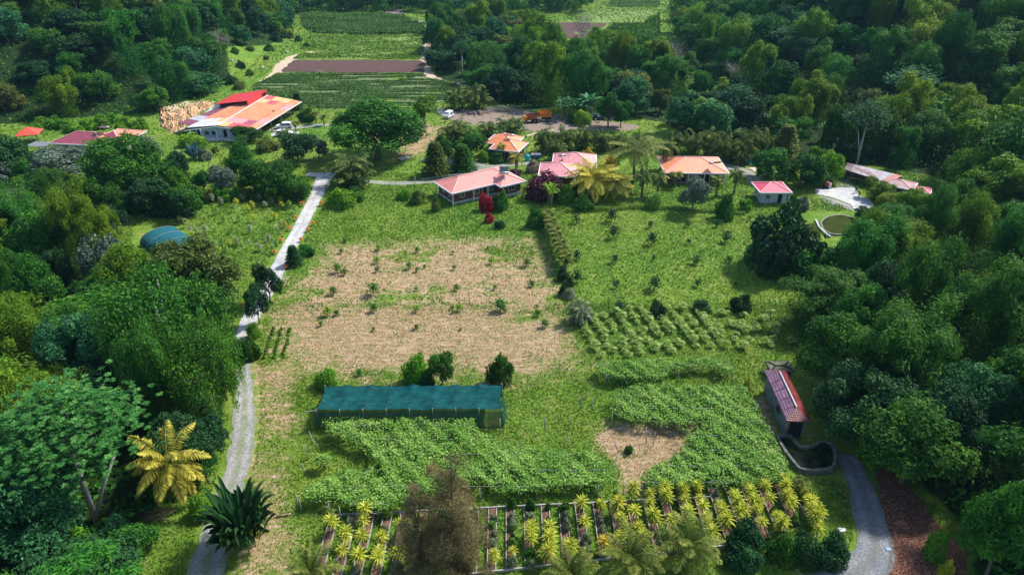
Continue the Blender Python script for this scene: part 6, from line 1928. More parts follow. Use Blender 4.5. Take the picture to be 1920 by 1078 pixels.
for i, (a, b_, w, t_) in enumerate([(440, 100, 16, 88), (452, 128, 20, 112), (470, 95, 18, 84), (505, 96, 22, 82), (520, 78, 26, 58), (540, 72, 24, 54), (468, 142, 16, 130), (433, 158, 26, 138), (448, 168, 22, 152), (560, 78, 16, 66), (575, 88, 14, 80), (500, 112, 12, 104)]):
    put('sh%d' % (i % 3), a, b_, w, t_, ['broad', 'dark', 'olive'][i % 3], 'small shrub on the grassy slope left of the far fields', group='shrubs on the slope left of the far fields')
# palm hedge behind the cottages
hed = [(1022, 286, 52, 236), (1058, 284, 54, 232), (1092, 280, 50, 236), (1126, 284, 48, 240), (1160, 280, 46, 244), (1200, 286, 50, 244), (1262, 290, 50, 244), (1296, 290, 52, 240), (1330, 292, 52, 238), (1364, 298, 54, 240), (1398, 300, 54, 236), (1430, 296, 50, 240), (1040, 302, 44, 256), (1345, 304, 50, 252), (1388, 306, 50, 258)]
hed.sort()
for i, (a, b_, w, t_) in enumerate(hed):
    put('ar%d' % (i % 3), a, b_, w, t_, 'areca' if i < 8 else 'olive', 'feathery palm clump in the hedge behind the cottages, %s from the left' % ORD[i], group='palm hedge behind the cottages')
# diagonal row of short palms
for i in range(11):
    u = i / 10
    put('cs0', 1026 + 34 * u, 420 + 88 * u, 32, 388 + 82 * u, 'cocog', 'short palm in the diagonal row right of the brown plot, %s from the far end' % ORD[i], group='diagonal row of short palms')
for i, (a, b_) in enumerate([(1054, 516), (1066, 536), (1058, 545)]):
    put('sh%d' % i, a, b_ + 8, 22, b_ - 18, 'dark', 'dark bush at the lower end of the short palm row, %s of three' % ORD[i], group='dark bushes ending the palm row')
# orange leafed plants along the lane
for i, (a, b_) in enumerate(sorted([(568, 384), (556, 410), (543, 430), (528, 452), (516, 474), (464, 550), (452, 574), (588, 430 - 10), (603, 383), (578, 432), (565, 451), (536, 502), (612, 352)], key=lambda q: q[1])):
    put('ro0', a, b_ + 3, 12, b_ - 7, 'orange', 'small orange leafed plant beside the concrete lane, %s from the top' % ORD[i], cat='plant', group='orange plants along the lane')
# slender pale tufted trees on the left slope (papaya plot)
pap = [(441, 390), (467, 393), (474, 385), (499, 386), (530, 386), (406, 395), (422, 410), (450, 408), (478, 410), (516, 406), (385, 430), (392, 402), (438, 428), (470, 430), (505, 446), (534, 420), (418, 452), (432, 456), (444, 452), (452, 454), (470, 458), (487, 464), (402, 458), (396, 468), (412, 470), (520, 455), (512, 466), (340, 412), (352, 418), (359, 432), (363, 440), (544, 384), (555, 392), (528, 375), (550, 402), (425, 468), (386, 412), (372, 385), (400, 372), (430, 370), (455, 372), (415, 378), (445, 380), (488, 372), (510, 378)]
pap = [(a, b_) for a, b_ in pap]
pap.sort(key=lambda q: (-P(q[0], q[1])[1] // 5, q[0]))
prow = {}
for a, b_ in pap: prow.setdefault(-P(a, b_)[1] // 5, []).append((a, b_))
for ri, key in enumerate(sorted(prow)):
    for i, (a, b_) in enumerate(sorted(prow[key])):
        put('ro2' if R.random() < .6 else 'ro1', a, b_ + 8, 13, b_ - 10, ['pale', 'yellow', 'vine'][R.integers(3)], 'tufted young tree on the slope, %s from left in the %s row from far side' % (ORD[i], ORD[ri]), cat='young tree', group='young tufted trees on the left slope', name='young_tree')
fence_px = [(327, 406, 0), (333, 411, 0), (345, 422, 0), (353, 429, 0), (366, 436, 0), (372, 442, 0), (380, 447, 0), (408, 466, 0), (500, 462, 0), (524, 440, 0), (531, 430, 0), (512, 468, 0)]
for i, (a, b_, _) in enumerate(fence_px):
    p = P(a, b_); q = MB(); tube(q, [(0, 0, -.2), (.04, 0, 1.5)], [.08, .07], 6)
    tag(q.build('fence_post', POSTM, None, p), 'pale fence post on the left slope, %s from the left' % ORD[i], 'post', 'fence posts round the left slope')
# bright green background bushes behind purple-roof house (fern like)
for i in range(16):
    a = 70 + i * 13 + R.normal(0, 3); b_ = 246 + R.normal(0, 5) - (i % 2) * 8
    put('shl%d' % (i % 2), a, b_, 30, b_ - 20, 'bright', 'bright green broad leafed bush on the bank behind the purple roof, %s from the left' % ORD[i], group='bright bushes behind the left house')
# light shrubs row above the left slope
for i in range(12):
    a = 378 + i * 17; b_ = 374 + R.normal(0, 4)
    put('sh%d' % (i % 3), a, b_, 30, b_ - 24, ['bright', 'olive', 'broad', 'bright'][i % 4], 'leafy shrub in the hedge above the left slope, %s from the left' % ORD[i], group='shrubs above the left slope')
# hedge ridge of ground cover between cottages lawn and meadow
hl = [P(a, b_) for a, b_ in ((1062, 398), (1100, 396), (1150, 394), (1200, 391), (1250, 392), (1300, 397), (1350, 400), (1395, 402))]
mb = MB(); n = 5200; seg = R.integers(0, len(hl) - 1, n); t_ = R.random(n)
pp = np.array([hl[s] for s in seg]) * (1 - t_)[:, None] + np.array([hl[s + 1] for s in seg]) * t_[:, None]
a = R.uniform(0, math.pi, n); rr = R.uniform(.6, 1.05, n)
C = pp + np.stack([R.normal(0, .2, n), np.cos(a) * .8 * rr, np.sin(a) * 1.0 * rr * (.8 + .25 * np.sin(pp[:, 0] * .8))], 1)
cards(mb, C, np.stack([R.normal(0, .4, n), np.cos(a), np.sin(a)], 1), R.normal(0, 1, (n, 3)), .22, .3, np.clip(R.normal(.45, .2, n), 0, 1))
tag(mb.build('hedge', LM['grass']), 'low creeper covered hedge dividing the cottage lawn from the bright meadow', 'hedge')

# curved stone edging of the lawn island
isl = [P(a, b_, .12) for a, b_ in ((838, 306), (860, 311), (878, 312), (894, 316), (898, 322), (885, 326), (860, 328), (835, 331), (812, 333), (790, 337))]
mb = MB()
for a, b_ in zip(isl[:-1], isl[1:]): beam(mb, a, b_, .3, .3)
tag(mb.build('lawn_edging', STONE), 'dark curved stone edging round the oval lawn island', 'edging')
mb = MB(); q = [P(a, b_, 0) for a, b_ in ((900, 301), (914, 291))]; beam(mb, (q[0][0], q[0][1], .1), (q[1][0], q[1][1], .1), 1.3, .14); tag(mb.build('paved_ramp', CONC), 'short pale paved ramp left of the orange roofed cottage', 'path')
mb = MB(); q = [P(a, b_, 0) for a, b_ in ((748, 300), (766, 296))]; beam(mb, (q[0][0], q[0][1], .15), (q[1][0], q[1][1], .15), 1.6, .3); tag(mb.build('stone_slab', CONC), 'pale stone slab at the foot of the largest round tree', 'slab')
# fallen fronds / logs
mb = MB()
p0 = P(285, 975)
for k in range(16):
    a = R.normal(.55, .35); r = R.uniform(1.2, 3.0); z = .1 + R.random() * .4
    b0 = np.array([R.normal(0, 1.1), R.normal(0, .35), z]); tube(mb, [b0, b0 + (math.cos(a) * r, math.sin(a) * r * .8, R.normal(0, .1))], [.07, .03], 5)
tag(mb.build('brush_pile', plain('dead_wood', (.20, .13, .09), .9, .5, 5), None, p0), 'pile of dead branches below the golden coconut palm', 'brush pile')
mb = MB(); p0 = P(532, 968); tube(mb, [(-.7, -.1, .12), (.7, .25, .14)], [.13, .11], 8); tag(mb.build('log', plain('pinkish_log', (.42, .28, .22), .9, .4), None, p0), 'short pinkish log beside the paddle leafed clump', 'log')
mb = MB(); p0 = P(620, 366); 
# leaning guy poles beside the lane
for i, (a, b_, c_, d) in enumerate([(533, 505, 540, 540), (1396, 366, 1390, 388), (778, 330, 778, 350)]):
    p0 = P(c_, d); t_ = P(a, b_, p0[2] + 2.2); mb = MB(); tube(mb, [(0, 0, -.2), (t_[0] - p0[0], t_[1] - p0[1], 2.2)], [.06, .05], 6)
    tag(mb.build('pole', POSTM, None, p0), ['leaning pale pole at the right edge of the concrete lane', 'thin leaning white pole near the hot pink hut', 'slim lamp pole behind the nearest pink cottage'][i], 'pole')
# goats / tiny white marks on the slope are left as pale boulders
for i, (a, b_) in enumerate([(434, 116), (492, 129), (538, 100)]):
    mb = MB(); sphere(mb, (0, 0, .35), .75, 7, 6, sc=(1, .7, .7)); tag(mb.build('boulder', plain('pale_rock%d' % i, (.6, .58, .55))), ['pale boulder on the grassy slope above the barn, nearest the trees', 'pale boulder on the slope just left of the dirt track', 'pale boulder at the top bend of the dirt track'][i], 'boulder').location = P(a, b_)


# ------------------------------------------------------------------ people
def person(loc, rz, label, shirt, trousers, pose='stand'):
    root = thing('person', label, 'person', loc, rz)
    if pose == 'stand':
        J = {'pel': (0, 0, .95), 'wst': (0, 0, 1.1), 'chs': (0, .02, 1.35), 'nck': (0, 0, 1.5), 'hd0': (0, .01, 1.58), 'hd1': (0, .02, 1.70),
             'sl': (-.18, 0, 1.44), 'el': (-.25, .03, 1.16), 'wl': (-.24, .14, .95), 'hl': (-.24, .18, .86), 'sr': (.18, 0, 1.44), 'er': (.26, .02, 1.17), 'wr': (.27, .10, .93), 'hr': (.27, .13, .84),
             'pl': (-.10, 0, .90), 'kl': (-.11, .03, .50), 'al': (-.12, 0, .09), 'tl': (-.13, .15, .04), 'pr': (.10, 0, .90), 'kr': (.12, .05, .50), 'ar': (.13, -.03, .09), 'tr': (.14, .12, .04)}
    else:
        J = {'pel': (0, -.12, .72), 'wst': (0, -.04, .88), 'chs': (0, .16, 1.08), 'nck': (0, .26, 1.18), 'hd0': (0, .31, 1.24), 'hd1': (0, .37, 1.34),
             'sl': (-.18, .2, 1.14), 'el': (-.24, .36, .92), 'wl': (-.18, .5, .74), 'hl': (-.16, .56, .67), 'sr': (.18, .2, 1.14), 'er': (.25, .36, .92), 'wr': (.20, .5, .74), 'hr': (.18, .56, .67),
             'pl': (-.10, -.12, .68), 'kl': (-.13, .14, .42), 'al': (-.12, -.04, .09), 'tl': (-.13, .11, .04), 'pr': (.10, -.12, .68), 'kr': (.14, .16, .42), 'ar': (.13, -.02, .09), 'tr': (.14, .13, .04)}
    rad = dict(pel=.13, wst=.12, chs=.14, nck=.055, hd0=.085, hd1=.095, sl=.062, el=.045, wl=.032, hl=.038, sr=.062, er=.045, wr=.032, hr=.038, pl=.085, kl=.058, al=.042, tl=.035, pr=.085, kr=.058, ar=.042, tr=.035)
    E = [('pel', 'wst'), ('wst', 'chs'), ('chs', 'nck'), ('nck', 'hd0'), ('hd0', 'hd1'), ('chs', 'sl'), ('sl', 'el'), ('el', 'wl'), ('wl', 'hl'), ('chs', 'sr'), ('sr', 'er'), ('er', 'wr'), ('wr', 'hr'), ('pel', 'pl'), ('pl', 'kl'), ('kl', 'al'), ('al', 'tl'), ('pel', 'pr'), ('pr', 'kr'), ('kr', 'ar'), ('ar', 'tr')]
    # fingers
    for s in 'lr':
        w0 = np.array(J['h' + s])
        for f in range(5):
            nm = 'f%s%d' % (s, f); off = np.array([(f - 2) * .014, .03, -.02]) if f else np.array([.03 if s == 'l' else -.03, .02, 0])
            J[nm] = tuple(w0 + off); J[nm + 'b'] = tuple(w0 + off + (0, .02, -.045 - .006 * (f in (2, 3)))); rad[nm] = .010; rad[nm + 'b'] = .008
            E += [('h' + s, nm), (nm, nm + 'b')]
    def skin(keys, scale, name, mat, parent):
        ks = [k for k in J if k in keys]; ix = {k: i for i, k in enumerate(ks)}
        me_ = bpy.data.meshes.new(name); me_.from_pydata([J[k] for k in ks], [(ix[a], ix[b_]) for a, b_ in E if a in ix and b_ in ix], [])
        ob = bpy.data.objects.new(name, me_); COL.objects.link(ob); ob.parent = parent
        sk = ob.modifiers.new('skin', 'SKIN')
        for i, k in enumerate(ks):
            sv = me_.skin_vertices[0].data[i]; sv.radius = (rad[k] * scale, rad[k] * scale); sv.use_root = (i == 0)
        sb = ob.modifiers.new('sub', 'SUBSURF'); sb.levels = 1; sb.render_levels = 1
        me_.materials.append(mat); return ob
    body = skin(set(J), 1, 'body', plain('skin_tone_' + pose, (.20, .10, .06), .6, .1), root)
    skin({'pel', 'wst', 'chs', 'sl', 'el', 'sr', 'er'}, 1.16, 'shirt', shirt, root)
    skin({'pel', 'pl', 'kl', 'al', 'pr', 'kr', 'ar'}, 1.18, 'trousers', trousers, root)
    hm = MB(); h0 = J['hd1']; sphere(hm, (h0[0], h0[1] - .02, h0[2] + .03), .105, 8, 6, sc=(.9, 1, .85)); hm.build('hair', DARKGAP, root)
    fm = MB(); 
    for s in (-1, 1): sphere(fm, (h0[0] + s * .035, h0[1] + .09, h0[2] - .02), .012, 5, 4)
    fm.build('eyes', WHITE, root)
    nm_ = MB(); sphere(nm_, (h0[0], h0[1] + .10, h0[2] - .05), .016, 5, 4, sc=(.7, 1, 1.2)); nm_.build('nose', plain('skin_nose_' + pose, (.20, .10, .06), .6, .1), root)
    return root


person(P(1604, 362), math.radians(150), 'person in a blue shirt and dark trousers standing on the white apron', plain('shirt_blue', (.03, .16, .50), .8, .1), plain('trousers_dark', (.02, .03, .07), .8, .1))
person(P(1610, 369), math.radians(60), 'person in dark blue clothes bending beside the bamboo on the white apron', plain('shirt_navy', (.02, .05, .10), .8, .1), plain('trousers_navy', (.015, .035, .08), .8, .1), 'bend')

# ------------------------------------------------------------------ forests
LAND = [((-120, 190), 'on the hill behind the red gazebo'), ((-95, 205), 'on the bank left of the long barn'), ((-110, 235), 'on the left hill above the barn'), ((-150, 250), 'high on the left hill'), ((-115, 300), 'on the left hill beside the dirt track'), ((-190, 290), 'at the top left of the photo'), ((-120, 400), 'where the left hill meets the far fields'), ((-40, 480), 'at the far end of the valley fields'), ((60, 500), 'beyond the far right fields'),
        ((-10, 300), 'in the central woods by the far track'), ((0, 225), 'in the central woods behind the dirt yard'), ((30, 260), 'in the middle of the central woods'), ((45, 215), 'in the woods behind the banana plants'), ((75, 300), 'beyond the far ploughed plot at right'), ((85, 230), 'on the right hill above the palm hedge'), ((110, 190), 'on the right hill above the open shed'), ((140, 220), 'high on the right hill'), ((120, 290), 'on the upper right hill at the top'), ((130, 160), 'on the right hill at the right edge'), ((100, 120), 'right of the sheds on the right edge'), ((70, 110), 'right of the olive pond'), ((55, 90), 'in the mass right of the bright meadow'), ((50, 68), 'in the thicket right of the narrow red shed'), ((52, 50), 'over the red leaf litter, lower right'), ((75, 60), 'at the right edge of the lower thicket'), ((85, 90), 'at the middle of the right edge'),
        ((-80, 120), 'at the left edge above the net tunnel'), ((-85, 95), 'in the bamboo grove at the left edge'), ((-60, 90), 'left of the vine covered tree'), ((-75, 65), 'at the lower left edge'), ((-45, 55), 'around the umbrella crowned tree'), ((-45, 75), 'between the umbrella tree and the lane'), ((-60, 40), 'in the lower left corner')]
LP = np.array([l[0] for l in LAND], float)
tones = {'bamboo': 'yellow green', 'bamboog': 'mid green', 'broad': 'green', 'dark': 'dark green', 'teal': 'blue green', 'olive': 'olive green', 'bright': 'bright green', 'greyg': 'grey green', 'dry': 'grey bare'}
ROADP = [(q, w) for q, w in ROADS]
placed = []
cellsz = 4.0
TK = np.array(TAKEN)
XCL = [W2([(960, 190), (1240, 222), (1270, 240), (1270, 256), (1100, 245), (960, 230)]), BANK, SLOPE_MEADOW, W2([(1575, 300), (1700, 325), (1740, 385), (1620, 400), (1575, 350)]), W2([(1452, 690), (1530, 690), (1560, 800), (1600, 830), (1590, 900), (1450, 890)]), W2([(1490, 395), (1612, 395), (1640, 440), (1645, 545), (1500, 545)]),
       W2([(250, 420), (350, 422), (430, 500), (440, 520), (380, 525), (300, 520), (245, 470)]), W2(F1), W2(F3), W2(F4), W2(F5), W2(F7), W2(F8), W2([(995, 34), (1145, 34), (1155, 70), (1140, 116), (1010, 112)])]
XF9 = W2(F9)


FARW = MB()


def forest(n_try, lo, hi, test, dmin, mix, hr, wr, near=False, far=1e9):
    c = 0; cf = 0
    pts = R.uniform(lo, hi, (n_try, 2))
    pts = pts[test(pts)]
    for x in XCL: pts = pts[~inside(pts, x)]
    zz = terrain(pts[:, 0], pts[:, 1])
    keys, probs = zip(*mix); probs = np.array(probs, float) / sum(probs)
    for (x, y), z in zip(pts, zz):
        px, py, d = project(x, y, z + 5)
        if d < 10 or not (-170 < px < 2090 and -90 < py < 1330): continue
        if any((x - a) ** 2 + (y - b_) ** 2 < dmin ** 2 for a, b_ in placed if abs(x - a) < dmin and abs(y - b_) < dmin): continue
        if len(TK) and (np.hypot(TK[:, 0] - x, TK[:, 1] - y) < TK[:, 2] * .55 + 1.2).any(): continue
        if any((np.hypot(q[:, 0] - x, q[:, 1] - y) < w + 2.4).any() for q, w in ROADP): continue
        placed.append((x, y))
        if d > far:
            cf += 1; nn_ = 900; q = rdir(nn_, -.3); rr_ = R.uniform(3.6, 5.2); lob = R.normal(0, .55, (9, 3)); i_ = R.integers(0, 9, nn_)
            Cc = np.array([x, y, z + 5.0]) + (lob[i_] * .9 + q * .62) * rr_ * (1, 1, .95)
            cards(FARW, Cc, q + R.normal(0, .5, (nn_, 3)), R.normal(0, 1, (nn_, 3)), .7, 1.0, np.clip(R.normal(.42, .2, nn_) + R.normal(0, .12), 0, 1), mat=int(R.integers(4)))
            continue
        km = keys[R.choice(len(keys), p=probs)]
        kk, mt = km
        key = pk(kk, {'mn': 3, 'mf': 4, 'an': 3, 'af': 3, 'bn': 3, 'bf': 4, 'bm': 2, 'ce': 2, 'de': 1, 'ba': 2, 'vt': 2}[kk])
        s = R.uniform(*wr) * R.choice([.72, 1, 1, 1.15]); sz = R.uniform(*hr) * R.choice([.8, 1, 1, 1.2])
        if kk == 'bm': s *= 1.4; sz *= 1.5
        if kk == 'ba': s *= .8; sz *= 1.2
        big = 'tall' if sz > (hr[0] + hr[1]) / 2 else 'low'
        knd = {'m': 'bamboo clump', 'a': 'arching bamboo clump', 'b': 'leafy tree', 'c': 'umbrella shaped tree', 'd': 'tree with pale twigs', 'v': 'vine hung tree'}[kk[0]]
        if kk == 'ba': knd = 'banana plant clump'
        zone = LAND[int(np.argmin(((LP - (x, y)) ** 2).sum(1)))][1]
        lab = '%s %s %s %s' % (big, tones[mt], knd, zone)
        inst(key, (x, y, z - .3), lab, None, lab, sx=s, sz=sz, mat=mt)
        c += 1
    return c, cf


B, BG = ('mf', 'bamboo'), ('mf', 'bamboog')
AB, AG = ('af', 'bamboo'), ('af', 'bamboog')
nf = []
# right hill: mostly bamboo
nf.append(forest(5200, (60, 110), (215, 430), lambda p: inside(p, RPOLY) & (seg_dist(p, RB) > 1.5) & (p[:, 1] > 120), 9.0,
       [(B, 2), (BG, 1.9), (AB, 1.6), (AG, 1.6), (('bf', 'broad'), 1.6), (('bf', 'dark'), .7), (('bf', 'olive'), .5), (('ce', 'teal'), .15), (('bf', 'teal'), .4), (('de', 'dry'), .12)], (.85, 1.35), (1.0, 1.55), far=330))
# left hill
nf.append(forest(4600, (-260, 165), (-85, 470), lambda p: inside(p, LPOLY) & (seg_dist(p, LB) > 2.5), 8.6,
       [(B, .8), (BG, .9), (AB, 1.2), (AG, 1.2), (('bf', 'broad'), 3), (('bf', 'dark'), 1.8), (('bf', 'teal'), .9), (('bf', 'olive'), .6), (('ce', 'greyg'), .2), (('de', 'dry'), .3), (('ba', 'bright'), .35)], (.75, 1.25), (.95, 1.45), far=340))
# far end
nf.append(forest(2600, (-150, 402), (160, 520), lambda p: np.where(p[:, 0] > 42, p[:, 1] > 466, p[:, 1] > 404), 7.0,
       [(('bf', 'broad'), 3), (('bf', 'dark'), 2), (B, 1), (BG, 1), (('bf', 'teal'), 1)], (.9, 1.4), (.9, 1.4), far=100))
# central woods
nf.append(forest(4400, (-60, 150), (110, 440), lambda p: inside(p, FORC) & ~inside(p, XF9), 7.4,
       [(B, 1.2), (BG, 1.2), (AB, 1.3), (AG, 1.2), (('bf', 'broad'), 2.4), (('bf', 'dark'), 2), (('bf', 'teal'), 1.3), (('ce', 'teal'), .35), (('bf', 'olive'), .5), (('ba', 'teal'), .3)], (.75, 1.15), (.85, 1.3), far=330))
# right lower thicket
nf.append(forest(1500, (36, 34), (112, 150), lambda p: inside(p, FORR) & (p[:, 1] < 82), 6.2,
       [(('bn', 'broad'), 3), (('bn', 'dark'), 1.6), (('an', 'bamboog'), 2), (('vt', 'broad'), .9), (('bn', 'teal'), .5)], (.95, 1.35), (.8, 1.15)))
nf.append(forest(1500, (36, 34), (130, 165), lambda p: inside(p, FORR) & (p[:, 1] >= 80), 6.4,
       [(('mn', 'bamboo'), 1.5), (('mn', 'bamboog'), 1.2), (('an', 'bamboo'), 1.6), (('an', 'bamboog'), 1.6), (('bn', 'broad'), 1.2), (('bn', 'dark'), .7), (('bn', 'teal'), .3)], (.75, 1.05), (.7, 1.0)))
# left lower
nf.append(forest(2200, (-125, 28), (-28, 130), lambda p: inside(p, FORL), 6.3,
       [(('mn', 'bamboo'), .7), (('mn', 'bamboog'), .8), (('an', 'bamboo'), 2.2), (('an', 'bamboog'), 2.6), (('bn', 'broad'), 2), (('bn', 'dark'), 1.0), (('bn', 'teal'), .6), (('bm', 'broad'), .6)], (.70, 1.05), (.7, 1.05)))
nf.append(forest(900, (-125, 125), (-60, 175), lambda p: inside(p, FORM) | inside(p, W2([(-200, 300), (40, 300), (60, 330), (0, 400), (-300, 440), (-300, 330)])), 6.0,
       [(('bf', 'broad'), 3), (('bf', 'dark'), 1.5), (('bf', 'greyg'), .8), (('bm', 'bright'), .8), (('mf', 'bamboog'), .8)], (.5, .8), (.6, .9)))
tag(FARW.build('distant_woods', [LM['broad'], LM['dark'], LM['bamboog'], LM['teal']]), 'far woods beyond the fields reading as one mass at the top', 'woods', kind='stuff')
print('FOREST', nf, np.sum(nf, axis=0))

# undergrowth on the forest floor
def sampl(n, lo, hi, test):
    p = R.uniform(lo, hi, (n, 2)); return p[test(p)]
ug = np.vstack([sampl(40000, (36, 110), (200, 400), lambda p: inside(p, RPOLY)), sampl(40000, (-240, 165), (-85, 450), lambda p: inside(p, LPOLY)),
                sampl(26000, (-60, 150), (110, 440), lambda p: inside(p, FORC)), sampl(26000, (34, 34), (130, 160), lambda p: inside(p, FORR)), sampl(26000, (-125, 34), (-26, 130), lambda p: inside(p, FORL)), sampl(12000, (-125, 125), (-55, 175), lambda p: inside(p, FORM))])
for x in XCL[1:6] + [XCL[6]]: ug = ug[~inside(ug, x)]
for q_, w_ in ROADP:
    near = (ug >= q_.min(0) - 5).all(1) & (ug <= q_.max(0) + 5).all(1)
    idx = np.nonzero(near)[0]
    if len(idx):
        dd = seg_dist(ug[idx], q_[::3]) if len(q_) > 6 else seg_dist(ug[idx], q_)
        ug = np.delete(ug, idx[dd < w_ + .6], axis=0)
n = len(ug); mb = MB()
hz = .9 * np.clip(np.sin(ug[:, 0] * .7) * np.cos(ug[:, 1] * .6) + .9, .2, 2)
cards(mb, np.column_stack([ug, terrain(ug[:, 0], ug[:, 1]) + R.random(n) * hz]), R.normal(0, .6, (n, 3)) + (0, -.2, .8), R.normal(0, 1, (n, 3)), .55, .9, np.clip(R.normal(.4, .25, n), 0, 1))
tag(mb.build('undergrowth', LM['broad']), 'dark leafy undergrowth covering the forest floor and hillsides', 'undergrowth', kind='stuff')

# ------------------------------------------------------------------ grass
def near_road(p, margin=.05):
    m = np.zeros(len(p), bool)
    for q, w in ROADP:
        bb = (p >= q.min(0) - 4).all(1) & (p <= q.max(0) + 4).all(1)
        i = np.nonzero(bb)[0]
        if len(i): m[i] |= seg_dist(p[i], q[::2] if len(q) > 8 else q) < w + margin
    return m


def blocked(p):
    m = near_road(p) | inside(p, YARD) | inside(p, LITTER)
    for x0 in beds:
        yf, yb = bed_y(x0); m |= (p[:, 0] > x0 - .08) & (p[:, 0] < x0 + .9) & (p[:, 1] > yf) & (p[:, 1] < yb)
    for o_ in (h1, h2, h3, h4, h5):
        c0_ = np.array(o_.location[:2]); m |= np.hypot(*(p - c0_).T) < 0
    m |= (np.abs(p[:, 0] + 12.2) < 11) & (np.abs(p[:, 1] - 65.4) < 2.2)
    m |= inside(p, W2([(1459, 824), (1478, 822), (1503, 845), (1543, 832), (1562, 838), (1562, 880), (1500, 884)])) | inside(p, W2([(1540, 405), (1604, 405), (1604, 440), (1540, 440)]))
    m |= inside(p, W2([(1528, 350), (1612, 350), (1640, 385), (1612, 398), (1528, 366)]))
    return m


def grass(n, y0, y1, w, h, name, label):
    yy = y0 + (y1 - y0) * R.random(n) ** .8
    half = (yy * cP + H * sP) * .75 * 1.02
    p = np.column_stack([R.uniform(-1, 1, n) * half, yy])
    f = A_for(p); p = p[f < .35]
    for x in XCL[4:7]: p = p[~inside(p, x)]
    if y1 > 250:
        for x in [W2(q) for q in (F1, F5, [(548, 111), (800, 111), (800, 138), (520, 138)], [(1000, 40), (1145, 40), (1120, 76), (1010, 76)], [(1185, 106), (1275, 106), (1275, 124), (1185, 124)], [(710, 10), (764, 10), (764, 29), (710, 29)])]: p = p[~inside(p, x)]
    p = p[~blocked(p)]
    n = len(p)
    dry = A_dry(p)
    pat = .5 + .25 * np.sin(p[:, 0] * .9 + 2 * np.sin(p[:, 1] * .31)) * np.cos(p[:, 1] * .8) + .25 * np.sin(p[:, 0] * .23 + 1) * np.sin(p[:, 1] * .19)
    isdry = R.random(n) < np.clip(dry * 1.1, 0, .85)
    inm = inside(p, MEADR)
    hh = h * R.uniform(.5, 1.4, n) * np.where(inm, .8, 1) * (.6 + .8 * pat); hh[dry > .3] *= .55
    z = terrain(p[:, 0], p[:, 1])
    C = np.column_stack([p, z + hh * .42])
    U = R.normal(0, .45, (n, 3)) + (0, 0, 1)
    U[isdry] = R.normal(0, 1, (isdry.sum(), 3)) * (1.3, .6, .2)
    Nn = R.normal(0, .8, (n, 3)) + (0, -.2, 1.0)
    Nn[isdry] += (0, 0, 1.6)
    C[isdry, 2] = z[isdry] + .03
    mb = MB(); g = ~isdry
    t = np.clip(.12 + .25 * pat + .45 * vnoise(p, 3.1) + .30 * (vnoise(p + 9, 11.) - .5) + .10 * inm + R.normal(0, .15, n), 0, 1)
    cards(mb, C[g], Nn[g], U[g], w, hh[g] * 1.2, t[g])
    cards(mb, C[isdry], Nn[isdry], U[isdry], w * .35, w * 1.3, t[isdry], mat=1)
    tag(mb.build(name, [LM['grass'], LM['straw']]), label, 'grass', kind='stuff')


grass(200000, 40, 92, .13, .30, 'grass', 'short grass and dry straw in the foreground plots')
grass(130000, 88, 150, .22, .42, 'grass', 'green grass of the meadow and lawns around the cottages')
grass(50000, 148, 260, .40, .5, 'grass', 'grass on the lawns and verges behind the cottages')
grass(60000, 258, 470, .75, .8, 'grass', 'rough grass on the far slopes and field margins')
# litter leaves
pl = poly_pts(LITTER, 9000); n = len(pl); mb = MB()
cards(mb, np.column_stack([pl, terrain(pl[:, 0], pl[:, 1]) + .04]), R.normal(0, .4, (n, 3)) + (0, 0, 1), R.normal(0, 1, (n, 3)) * (1, 1, .2), .10, .22, R.random(n))
tag(mb.build('leaf_litter', leafmat('leaf_litter', (.07, .03, .02), (.22, .09, .06), (.48, .26, .18), .1, vary=0, hue=0)), 'reddish fallen leaves beside the right track', 'leaf litter', kind='stuff')
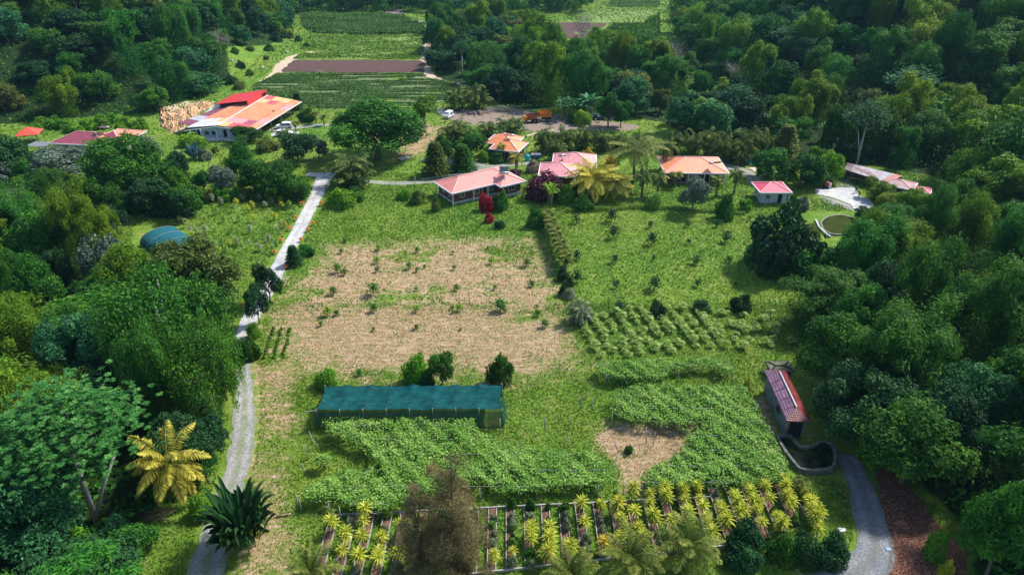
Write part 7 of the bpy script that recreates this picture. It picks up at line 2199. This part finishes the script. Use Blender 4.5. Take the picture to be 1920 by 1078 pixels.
# loose stones on the dirt yard heaps
mb = MB()
for k in range(260):
    u = R.random(); a = P(870 + 130 * u + R.normal(0, 6), 209 + 4 * math.sin(u * 9) + R.normal(0, 2.0), 0); s = R.uniform(.12, .4)
    sphere(mb, (a[0], a[1], s * .4 + .5 * math.exp(-((u - .45) / .3) ** 2)), s, 5, 4, sc=(1, .8, .7))
for k in range(200):
    a = P(1040 + 130 * R.random(), 222 + R.normal(0, 3), 0); s = R.uniform(.12, .35); sphere(mb, (a[0], a[1], s * .5), s, 5, 4)
tag(mb.build('rubble', plain('rubble_stone', (.36, .31, .28), .9, .4)), 'grey rubble heaped along the back of the dirt yard', 'rubble', kind='stuff')

# ------------------------------------------------------------------ air, sun and sky
HZ = 0.00009
hm = bpy.data.materials.new('haze'); hm.use_nodes = True; nt = hm.node_tree; nt.nodes.clear()
out = nt.nodes.new('ShaderNodeOutputMaterial'); pv = nt.nodes.new('ShaderNodeVolumePrincipled')
pv.inputs['Color'].default_value = (.30, .68, .95, 1); pv.inputs['Density'].default_value = HZ; pv.inputs['Anisotropy'].default_value = .2
nt.links.new(pv.outputs[0], out.inputs['Volume'])
USE_HAZE = True
if USE_HAZE:
    mb = MB(); box(mb, -1000, 1000, -150, 1100, -3, 330); tag(mb.build('haze', hm), 'thin blue air over the valley', 'haze', kind='stuff')

SUN_AZ = math.radians(58)      # from +Y towards +X
SUN_EL = math.radians(50)
w = bpy.data.worlds.new('World'); SC.world = w; w.use_nodes = True
nt = w.node_tree; bg = nt.nodes['Background']
sk = nt.nodes.new('ShaderNodeTexSky'); sk.sky_type = 'NISHITA'; sk.sun_disc = False
sk.sun_elevation = SUN_EL; sk.sun_rotation = SUN_AZ; sk.air_density = 1.0; sk.dust_density = 1.0; sk.ozone_density = 1.0
nt.links.new(sk.outputs[0], bg.inputs[0]); bg.inputs[1].default_value = .15
sl = bpy.data.lights.new('sun', 'SUN'); sl.energy = 4.3; sl.angle = math.radians(6); sl.color = (1.0, .955, .87)
so = bpy.data.objects.new('sun', sl); COL.objects.link(so)
d = Vector((math.sin(SUN_AZ) * math.cos(SUN_EL), math.cos(SUN_AZ) * math.cos(SUN_EL), math.sin(SUN_EL)))
so.rotation_euler = d.to_track_quat('Z', 'Y').to_euler(); so.location = d * 300
SC.view_settings.view_transform = 'Standard'; SC.view_settings.look = 'None'; SC.view_settings.exposure = 0.58; SC.view_settings.gamma = 1
SC.view_settings.use_curve_mapping = False
SC.render.engine = 'CYCLES'
try:
    SC.cycles.max_bounces = 6; SC.cycles.diffuse_bounces = 3; SC.cycles.transparent_max_bounces = 12
except Exception: pass
